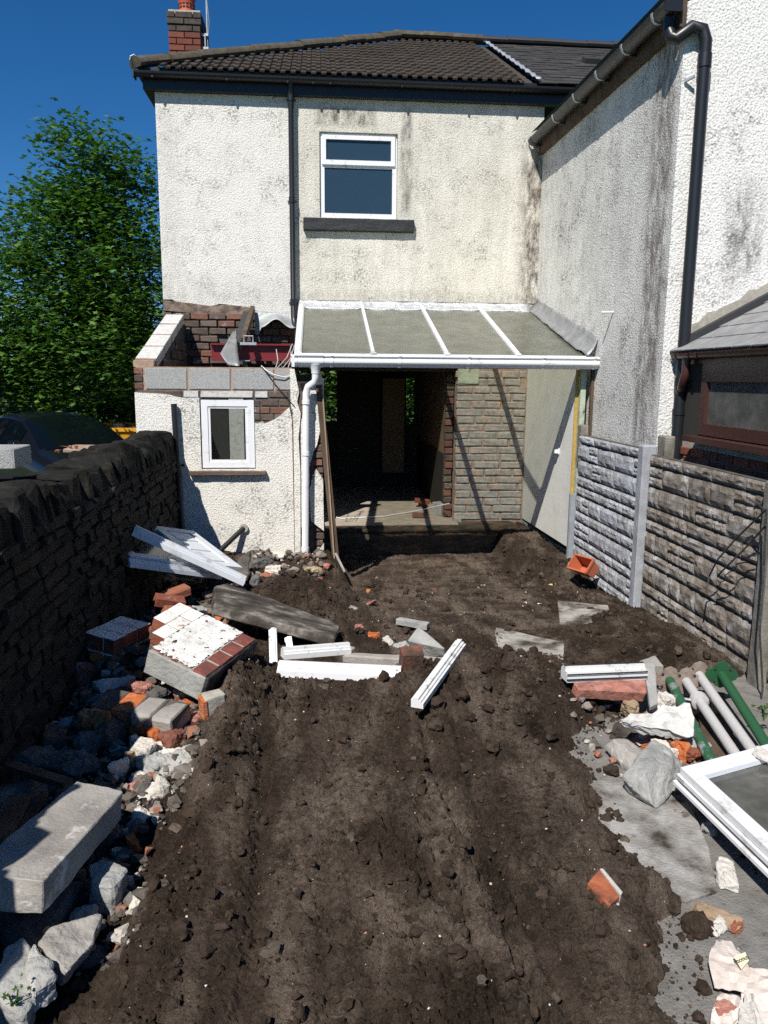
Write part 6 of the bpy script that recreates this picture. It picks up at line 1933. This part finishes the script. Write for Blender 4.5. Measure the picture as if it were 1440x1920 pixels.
slab_px('concrete_kerb', [(640, 1228, .11), (655, 1222, .11), (838, 1232, .11), (830, 1240, .11)], .06, m_slabconc, 'grey concrete kerb lying behind the long white frame', 'kerb', cuts=4, amp=.004)
slab_px('concrete_slab', [(742, 1160, .02), (750, 1157, .02), (806, 1166, .015), (800, 1171, .015)], .05, m_greyconc, 'thin grey concrete offcut on the dug floor', 'slab', cuts=3, amp=.003, bev=.004)
slab_px('concrete_block', [(764, 1200, .10), (784, 1173, .16), (834, 1215, .09), (826, 1222, .04)], .13, m_greyconc, 'tilted grey concrete block behind the upright muddy brick', 'block', cuts=4, amp=.006, bev=.008, seed=12)
slab_px('broken_brick', [(886, 1255, .17), (912, 1240, .17), (966, 1300, .13), (935, 1322, .13)], .06, m_muddybrick, 'muddy red-brown brick lying flat on the soil heap', 'brick', cuts=4, amp=.004, bev=.006, seed=13)
p = onZ(769, 1252, .15)
tag(link('upright_brick', chamfer_mesh('upright_brick', m_muddybrick, .007, .004, 577, (.14, .1, .24)), None, T(p) @ ROT(14, 2, 6) @ S(.135, .085, .26)), 'muddy red brick standing on end in front of the white frames', 'brick')
slab_px('half_brick', [(1100, 1655, .14), (1127, 1627, .15), (1166, 1678, .13), (1143, 1700, .12)], .05, m_orangedirty, 'bright orange half brick lying alone on the soil', 'brick', cuts=4, amp=.004, bev=.004, seed=14)
slab_px('mortar_rind', [(1125, 1628, .157), (1131, 1628, .157), (1168, 1672, .137), (1164, 1678, .137)], .05, m_palestone, 'strip of pale mortar along the edge of the orange half brick', 'mortar', cuts=2, amp=.002, bev=.002)
slab_px('concrete_slab', [(1095, 1462, .012), (1255, 1470, .012), (1300, 1520, .012), (1330, 1590, .012), (1345, 1668, .012), (1285, 1690, .012), (1110, 1600, .012)], .05, m_dusty, 'flat pale concrete edge showing between soil and window frame', 'slab', cuts=5, amp=.003, bev=.003, seed=15)
slab_px('clay_lintel', [(1085, 1292, .20), (1075, 1278, .22), (1210, 1272, .20), (1212, 1298, .17)], .07, m_pinkbrick, 'long pinkish red clay lintel lying under the white frame piece', 'lintel', cuts=5, amp=.005, bev=.006, seed=16)
slab_px('board', [(1207, 1243, .24), (1228, 1243, .24), (1234, 1318, .14), (1219, 1326, .13)], .03, m_greyconc, 'narrow whitish board standing at the end of the clay lintel', 'board', cuts=4, amp=.003, bev=.003, seed=17)
slab_px('concrete_block', [(1196, 1240, .20), (1228, 1228, .22), (1246, 1248, .20), (1205, 1247, .2)], .06, m_slabconc, 'grey angular stone leaning over the end of the white frame piece', 'block', cuts=3, amp=.004, bev=.005, seed=18)

# timbers in the shade
for i, (a, za, b, zb_, wd, lab) in enumerate([((18, 1436), .12, (128, 1470), .14, .05, 'thin dark stick lying on shaded rubble'), ((-10, 1580), .12, (38, 1495), .10, .09, 'grey board end in deep shade beside the lintel'), ((10, 1590), .06, (70, 1490), .05, .08, 'second grey board in deep shade beside the lintel')]):
    A, B2 = onZ(*a, za), onZ(*b, zb_)
    tag(MB().beam(A, B2, wd, .03).build('timber_offcut', m_brownwood), lab, 'timber')

# ---------------- white uPVC frames
UP = [(-.035, -.03), (.035, -.03), (.035, .0), (.022, .0), (.022, .012), (.008, .012), (.008, .028), (-.022, .028), (-.022, .016), (-.035, .016)]


def upvc_bar(name, label, a, za, b, zb_, mat, sc=1.0, up=(0, 0, 1), parent=None):
    A, B2 = onZ(*a, za), onZ(*b, zb_)
    mb = MB().profile(A, B2, [(x * sc, y * sc) for x, y in UP], up)
    o = mb.build(name, mat, parent)
    if label: tag(o, label, 'window frame')
    return o


upvc_bar('frame_profile', 'long white plastic profile lying diagonally over the door leaf', (250, 993), .70, (458, 1088), .22, m_upvcblue, 1.35)
upvc_bar('frame_profile', 'white plastic profile lying under the door leaf by the stone wall', (240, 1054), .50, (412, 1078), .24, m_upvcblue, 1.1)
upvc_bar('frame_profile', 'long white plastic frame bar lying across the hollow in the soil', (522, 1252), .15, (752, 1263), .15, m_upvc, 1.35)
upvc_bar('frame_profile', 'short open-ended white frame piece above the long bar', (530, 1224), .17, (655, 1214), .14, m_upvcdirty, 1.1)
upvc_bar('frame_profile', 'short white profile standing upright beside the black tarred lump', (511, 1180), .22, (513, 1244), .06, m_upvcdirty, .75, (0, -1, 0))
upvc_bar('frame_profile', 'small white profile stub behind the upright profile', (540, 1195), .12, (543, 1215), .06, m_upvcdirty, .7, (0, -1, 0))
upvc_bar('frame_profile', 'white plastic strip leaning diagonally out of the soil', (782, 1318), .23, (864, 1206), .27, m_upvcdirty, .95)
t = upvc_bar('frame_profile', 'muddy white frame piece with black gasket lines above the clay lintel', (1058, 1262), .25, (1207, 1256), .24, m_upvcdirty, 1.3)
A, B2 = onZ(1058, 1262, .25), onZ(1207, 1256, .24)
for dz, dy in ((.042, .012), (.010, -.052), (-.02, -.052)):
    MB().beam(A + Vector((0, dy, dz)), B2 + Vector((0, dy, dz)), .006, .006).build('gasket', m_black, t)

# door leaf under the profile
C0 = [onZ(244, 1043, .53), onZ(302, 1003, .52), onZ(470, 1030, .30), onZ(455, 1064, .26)]
dl = thing('door_leaf', 'white plastic door leaf with glazed panel tilted on the rubble beside the white wall', 'door', tuple(C0[0]))
Fm = frame(C0[0], C0[3] - C0[0], C0[1] - C0[0])
LU, LV = (C0[3] - C0[0]).length, (C0[1] - C0[0]).length * 1.0
mb = MB()
fwid = .085
mb.box((0, 0, -.06), (LU, fwid, 0)).box((0, LV - fwid, -.06), (LU, LV, 0)).box((0, fwid, -.059), (fwid, LV - fwid, -.001)).box((LU - fwid, fwid, -.059), (LU, LV - fwid, -.001)).box((LU * .60, fwid, -.058), (LU * .60 + fwid, LV - fwid, -.002))
mb.build('frame', m_upvcblue, dl, False, Fm)
MB().box((fwid, fwid, -.035), (LU * .60, LV - fwid, -.025)).build('glass_pane', m_dirtyglass, dl, False, Fm)
MB().box((LU * .60 + fwid, fwid, -.045), (LU - fwid, LV - fwid, -.015)).build('panel', m_upvcblue, dl, False, Fm)
for k in range(3):
    MB().box((LU * .62 + fwid, fwid + .04 + k * (LV - 2 * fwid) / 3, -.014), (LU - fwid - .02, fwid + .02 + (k + .85) * (LV - 2 * fwid) / 3, -.006)).build('raised_panel', m_upvcblue, dl, False, Fm)
slab_px('mortar_lump', [(448, 1045, .30), (470, 1030, .30), (468, 1075, .24), (440, 1072, .24)], .08, m_darkmortar, 'mossy mortar lump on the end of the white door leaf', 'mortar', cuts=3, amp=.01, bev=.01)

# window frame lying at the right
A0, A1 = onZ(1276, 1439, .20), onZ(1410, 1403, .21)
Fm = frame(A0, A1 - A0, A0 - A1.cross(Vector((0, 0, 1))) * 0 + Vector((.08, -1, -.02)))
ws = thing('window_frame', 'white plastic window frame with dusty glass lying on the concrete by the props', 'window frame', tuple(A0))
sg = -1 if Fm.col[2].z < 0 else 1
LU = (A1 - A0).length * 1.0
dirv = (onZ(1440, 1592, .20) - A0).normalized()
LV = 1.15
zx = (A1 - A0).normalized().cross(dirv).normalized()
if zx.z < 0: zx = -zx
ux = (A1 - A0).normalized(); vx = (dirv - ux * dirv.dot(ux)).normalized()


def wpt(u, v, d): return A0 + (A1 - A0).normalized() * u + dirv * v + zx * d


def wbox(u0, v0, u1, v1, d0, d1, nm, mt):
    vs = [wpt(u, v, d) for d in (d0, d1) for u, v in ((u0, v0), (u1, v0), (u1, v1), (u0, v1))]
    return MB().add(vs, [(0, 3, 2, 1), (4, 5, 6, 7), (0, 1, 5, 4), (1, 2, 6, 5), (2, 3, 7, 6), (3, 0, 4, 7)]).build(nm, mt, ws)


LU2 = LU + .10
fb = .062
wbox(0, 0, fb, LV, -.03, 0, 'side_rail', m_upvc)
wbox(LU2 - fb, 0, LU2, LV, -.03, 0, 'side_rail', m_upvc)
wbox(fb, 0, LU2 - fb, fb, -.03, -.001, 'end_rail', m_upvc)
wbox(fb, LV - fb, LU2 - fb, LV, -.03, -.001, 'end_rail', m_upvc)
wbox(fb, fb, fb + .018, LV - fb, -.034, -.012, 'glazing_bead', m_upvcblue)
wbox(fb + .018, fb, LU2 - fb, fb + .018, -.034, -.012, 'glazing_bead', m_upvcblue)
wbox(fb, fb, LU2 - fb, LV - fb, -.042, -.036, 'glass_pane', m_dirtyglass)
wbox(-.012, -.012, fb * .8, LV + .012, -.052, -.034, 'outer_rail', m_upvc)
wbox(-.012, -.012, LU2, fb * .8, -.053, -.035, 'outer_rail', m_upvc)
wbox(-.008, .0, .03, LV, -.066, -.054, 'gasket', m_black)
wbox(-.026, -.02, fb * .8, LV + .012, -.082, -.067, 'outer_rail', m_upvc)
p = wpt(LU2 - .10, .075, .01)
lump('plaster_flake', p, (.07, .09, .03), (10, -10, 30), m_palestone, 'small whitish flake sitting in the corner of the white window frame', 'plaster', seed=777, cuts=2, amp=.004)
slab_px('timber_bearer', [(1300, 1480, .10), (1330, 1470, .10), (1480, 1560, .10), (1470, 1590, .10)], .09, m_brownwood, 'dark timber bearer under the white window frame', 'timber', cuts=2, amp=.003)

# ---------------- four steel props
def ground_prop(name, label, a, za, b, zb_, mat, col=None, plate=m_rust, ext=.35, r=.027):
    A, B2 = onZ(*a, za), onZ(*b, zb_)
    d = (B2 - A).normalized()
    t = thing(name, label, 'prop', tuple(A), 'steel props lying by the fence')
    MB().tube([A, A.lerp(B2, .5), B2, B2 + d * ext], r, 14).build('tube', mat, t, True)
    s = d.cross(Vector((0, 0, 1))).normalized(); u = s.cross(d)
    pl = []
    for k in range(16):
        an = 2 * math.pi * k / 16
        rr = .085 * (1 + .16 * math.cos(4 * an)) * (1 if k % 2 else .96)
        pl.append(A - d * .004 + s * rr * math.cos(an) + u * rr * .9 * math.sin(an))
    po = MB().prism(pl, -d * .008).build('base_plate', plate, t)
    for k in range(4):
        an = math.pi / 4 + k * math.pi / 2
        c = A - d * .0 + s * .06 * math.cos(an) + u * .055 * math.sin(an)
        MB().tube([c, c + d * .002], .008, 8).build('bolt_hole', m_dark, po)
    if col:
        c = A.lerp(B2, col)
        MB().tube([c - d * .025, c - d * .02, c + d * .02, c + d * .025], [.036, .048, .048, .036], 14).build('collar', mat, t, True)
        MB().tube([c + s * .03, c + s * .09 + u * .01, c + s * .10 - u * .04], .008, 6).build('collar_handle', mat, t)
        MB().tube([A.lerp(B2, col * .05), A.lerp(B2, col)], r * .82, 12).build('inner_tube', mat, t)
    return t


ground_prop('steel_prop', 'steel prop with green paint above and grey cement below, first beside the rubble', (1256, 1276), .16, (1331, 1422), .08, m_greensplash)
ground_prop('steel_prop', 'cement-grey steel prop with a threaded collar lying between two plain props', (1287, 1278), .16, (1377, 1412), .08, m_cementsteel, col=.30)
ground_prop('steel_prop', 'plain cement-grey steel prop lying next to the bright green one', (1311, 1266), .18, (1411, 1408), .09, m_cementsteel)
ground_prop('steel_prop', 'bright green steel prop lying closest to the fence', (1354, 1266), .20, (1440, 1402), .11, m_green, plate=m_green)
A, B2 = onZ(1262, 1330, .04), onZ(1342, 1330, .05)
tag(MB().beam(A, B2, .05, .04).build('timber_offcut', m_timber), 'short pale timber lying under the steel props', 'timber')
A, B2 = onZ(1330, 1300, .02), onZ(1352, 1420, .02)
tag(MB().beam(A, B2, .16, .03).build('board', m_brownwood), 'grey board lying flat beneath the two cement-grey props', 'board')
p = onZ(1278, 1362, .07)
tag(MB().tube([p + Vector((-.04, 0, 0)), p + Vector((.04, .005, 0))], .019, 12).build('foam_roll', m_foam), 'short yellow foam roll beside the green-and-grey prop', 'foam')

# torn lining paper / plaster over the right rubble
def crumple(name, outline, z0, amp, mat, label, cat, n=16, seed=0, thick=.006, tilt=0, sub=None):
    """sheet spanned between left and right pixel outlines"""
    rows = []
    m_ = len(outline)
    for j, (lft, rgt, zl, zr) in enumerate(outline):
        rows.append((onZ(*lft, zl), onZ(*rgt, zr)))
    grid = []
    for t in np.linspace(0, m_ - 1, n):
        k = min(int(t), m_ - 2); fr_ = t - k
        a = rows[k][0].lerp(rows[k + 1][0], fr_); b = rows[k][1].lerp(rows[k + 1][1], fr_)
        grid.append([a.lerp(b, s) + Vector((0, 0, amp * noise.fractal(Vector((s * 4 + seed, t * 1.6, seed)), 1, 2, 4))) + Vector((amp * .5 * noise.noise(Vector((s * 7, t * 4, seed + 4))), 0, 0)) for s in np.linspace(0, 1, n)])
    return sheet(name, grid, mat, label, cat, thick, False)


crumple('torn_lining', [((1175, 1345), (1290, 1318), .20, .26), ((1168, 1350), (1302, 1345), .20, .22), ((1162, 1357), (1300, 1378), .17, .16), ((1200, 1374), (1285, 1385), .12, .12)], .2, .032, m_paleblock, 'crumpled whitish plaster lining draped over the rubble heap', 'lining', 13, 3)
crumple('torn_paper', [((1345, 1762), (1372, 1765), .03, .03), ((1330, 1785), (1400, 1800), .04, .05), ((1328, 1805), (1408, 1825), .04, .06), ((1340, 1850), (1395, 1858), .04, .05)], .05, .010, m_paper, 'torn cream and pink lining paper on the concrete at the soil edge', 'paper', 9, 5, .003)
crumple('torn_paper', [((1398, 1815), (1470, 1818), .04, .04), ((1388, 1850), (1480, 1845), .05, .04), ((1392, 1885), (1470, 1880), .04, .03), ((1380, 1935), (1460, 1930), .03, .03)], .05, .014, m_paper, 'crumpled pinkish paper beside the printed cream scrap', 'paper', 9, 9, .003)
crumple('torn_paper', [((1352, 1862), (1398, 1868), .03, .04), ((1336, 1890), (1392, 1900), .03, .04), ((1332, 1925), (1375, 1930), .02, .03)], .05, .015, m_paper, 'narrow folded pale paper strip below the torn lining paper', 'paper', 7, 12, .003)
crumple('torn_paper', [((1395, 1868), (1412, 1862), .07, .07), ((1386, 1900), (1425, 1905), .06, .06), ((1378, 1940), (1440, 1940), .05, .05)], .05, .015, m_palestone, 'white paper flap lying over the crumpled pinkish paper', 'paper', 7, 15, .003)
ca, cb2, cc, cd2 = onZ(1376, 1795, .075), onZ(1397, 1786, .075), onZ(1404, 1802, .07), onZ(1390, 1818, .068)
sc_ = thing('printed_scrap', 'small cream paper scrap printed with the word bonus', 'paper scrap', tuple(ca))
MB().prism([ca, cb2, cc, cd2], (0, 0, .002)).build('paper', m_cream, sc_)
fc = bpy.data.curves.new('lettering', 'FONT')
fc.body = 'bonus'; fc.size = .022; fc.extrude = .0004; fc.align_x = 'CENTER'; fc.align_y = 'CENTER'
fc.materials.append(m_ink)
cen = (ca + cb2 + cc + cd2) / 4 + Vector((0, 0, .0042))
ux_ = (cb2 - ca).normalized()
fm = frame(cen, ux_, (ca - cd2))
if fm.col[2].z < 0: fm = frame(cen, ux_, (cd2 - ca))
to_ = bpy.data.objects.new('lettering_source', fc)
lme = bpy.data.meshes.new_from_object(to_)
bpy.data.objects.remove(to_)
link('lettering', lme, sc_, fm)

# ---------------- terracotta trough and bits by the fence
pz = -.03
c = onZ(1092, 1075, .02)
tr = thing('plant_trough', 'terracotta plastic plant trough tipped on its side against the fence', 'plant pot', tuple(c))
Tm = T(c + Vector((0, 0, .06))) @ ROT(-8, 48, 28)
hw, hl, hh = .085, .17, .15
o_ = [(-hw, -hl, hh / 2), (hw, -hl, hh / 2), (hw, hl, hh / 2), (-hw, hl, hh / 2)]
i_ = [(-hw * .72, -hl * .85, -hh / 2), (hw * .72, -hl * .85, -hh / 2), (hw * .72, hl * .85, -hh / 2), (-hw * .72, hl * .85, -hh / 2)]
tk = .008
oi = [(x * .9, y * .95, z) for x, y, z in o_]; ii = [(x * .88, y * .94, z + tk) for x, y, z in i_]
Tm = T(c + Vector((.03, .03, .05))) @ ROT(0, -52, 25) @ S(.9, .72, .95)
MB().add(o_ + i_ + oi + ii, [(0, 1, 5, 4), (1, 2, 6, 5), (2, 3, 7, 6), (3, 0, 4, 7), (7, 6, 5, 4), (8, 12, 13, 9), (9, 13, 14, 10), (10, 14, 15, 11), (11, 15, 12, 8), (12, 15, 14, 13), (0, 8, 9, 1), (1, 9, 10, 2), (2, 10, 11, 3), (3, 11, 8, 0)]).build('body', m_terra, tr, False, Tm)
rmb = MB()
for a, b in ((0, 1), (1, 2), (2, 3), (3, 0)):
    rmb.beam(o_[a], o_[b], .018, .026)
rmb.build('rim', m_terra, tr, False, Tm)
p = G(1068, 1062, .03)
lump('foam_piece', p + Vector((0, -.03, .03)), (.12, .07, .05), (10, 20, 40), m_pinkmortar, 'sandy brown lump lying in the mouth of the terracotta trough', 'lump', seed=61, cuts=2)
for i, (px, py, sz, lab) in enumerate([(1039, 1096, (.11, .05, .045), 'elongated yellow foam lump in front of the trough'), (1060, 1091, (.055, .05, .05), 'round yellow foam lump beside the elongated one')]):
    p = G(px, py, .015)
    lump('foam_lump', p, sz, (0, 0, 10), m_foam, lab, 'foam', seed=62 + i, cuts=3, amp=.006)
for i, (px, py, sz, lab) in enumerate([(1091, 1098, (.08, .025, .02), 'white plastic offcut below the trough'), (1086, 1112, (.05, .04, .03), 'pale mortar crumb below the white offcut'), (1014, 1133, (.07, .03, .02), 'small white flake on the dug floor'), (985, 1133, (.03, .03, .05), 'grey upright pebble on the dug floor')]):
    p = G(px, py, .012)
    lump('offcut', p, sz, (0, 0, -15), m_upvc if i in (0, 2) else m_palestone, lab, 'offcut', seed=70 + i, cuts=1, amp=.002)
for a, b, mt, lab in (((1112, 1085), (1162, 1118), m_palewood, 'long pale batten lying along the foot of the fence'), ((1112, 1092), (1137, 1113), m_timber, 'short orange-brown stick beside the pale batten')):
    A, B2 = G(*a, .03), G(*b, .03)
    tag(MB().beam(A, B2, .018, .014).build('batten', mt), lab, 'batten')

# ---------------- doorway bits
A, B2 = onY(598, 722, 8.0), onY(630, 1052, 7.86)
tag(MB().beam(A, B2, .07, .045, (0, 1, 0)).build('door_jamb', m_brownwood), 'dark weathered timber jamb leaning in the opening beside the white downpipe', 'timber')
A, B2 = onY(604, 725, 7.97), onY(627, 1052, 7.82)
tag(MB().beam(A, B2, .014, .02, (0, 1, 0)).build('batten', m_timber), 'thin pale batten fixed along the leaning dark jamb', 'batten')
A, B2 = onY(629, 1038, 7.7), onY(646, 1072, 7.3)
tag(MB().beam(A, B2, .02, .015).build('stick', m_slabconc), 'thin grey stick leaning on the soil by the opening', 'stick')
A, B2 = onZ(625, 977, .004), onZ(700, 975, .004)
strip = [onZ(622, 968, .01), onZ(640, 972, .012), onZ(720, 968, .012), onZ(780, 958, .02), onY(842, 944, 9.95)]
tag(MB().tube(strip, .008, 6).build('trim_strip', m_upvc), 'long thin white trim strip lying across the floor edge', 'trim')
for i, (px, py, z, r) in enumerate([(793, 945, .035, (0, 0, 8)), (783, 957, .035, (0, 0, -4)), (797, 941, .10, (0, 0, 14)), (785, 938, .10, (0, 0, -6))]):
    if i == 1: p = onZ(785, 966, .035)
    else: p = onZ(px, py, z)
    tag(link('loose_brick', fullred[i % 4], None, T(p) @ ROT(*r) @ S(.17 if i == 1 else .12, .10, .062)), ['red brick under two others beside the grey pier', 'single orange-red brick lying on the floor edge', 'red brick on top of the small stack by the brick nib', 'dark red brick on the small stack, facing the room'][i], 'brick')
p = onZ(828, 958, .06)
tag(link('concrete_block', chamfer_mesh('concrete_block', m_greyconc, .008, .004, 591, (.17, .2, .15)), None, T(p + Vector((0, .08, .02))) @ ROT(0, 0, 28) @ S(.16, .20, .17)), 'grey-green concrete block on the floor beside the grey brick pier', 'block')

# ---------------- small plants
def weed(label, p, n, sz, seed):
    rs = np.random.default_rng(seed)
    c = np.array([[p.x, p.y, p.z]]) + np.stack([rs.normal(0, .02, n), rs.normal(0, .02, n), rs.uniform(.01, .08, n)], -1)
    V, F = leaves(c, 2, .012, sz, rs, 1.2)
    t = thing('weed', label, 'plant', tuple(p))
    link('leaf_cluster', tri_mesh('leaf_cluster', V, F, m_leaf2), t)
    mb = MB()
    for q in c[::2]:
        mb.tube([(p.x, p.y, p.z - .02), (q[0], q[1], q[2])], .0025, 5)
    mb.build('stem', m_leaf2, t)


weed('small yellow-green weed growing beside the pale pitted block', onZ(28, 1885, .10), 8, .012, 1)
weed('small green weed growing at the foot of the weathered fence post', onZ(1432, 1345, .12), 10, .022, 2)
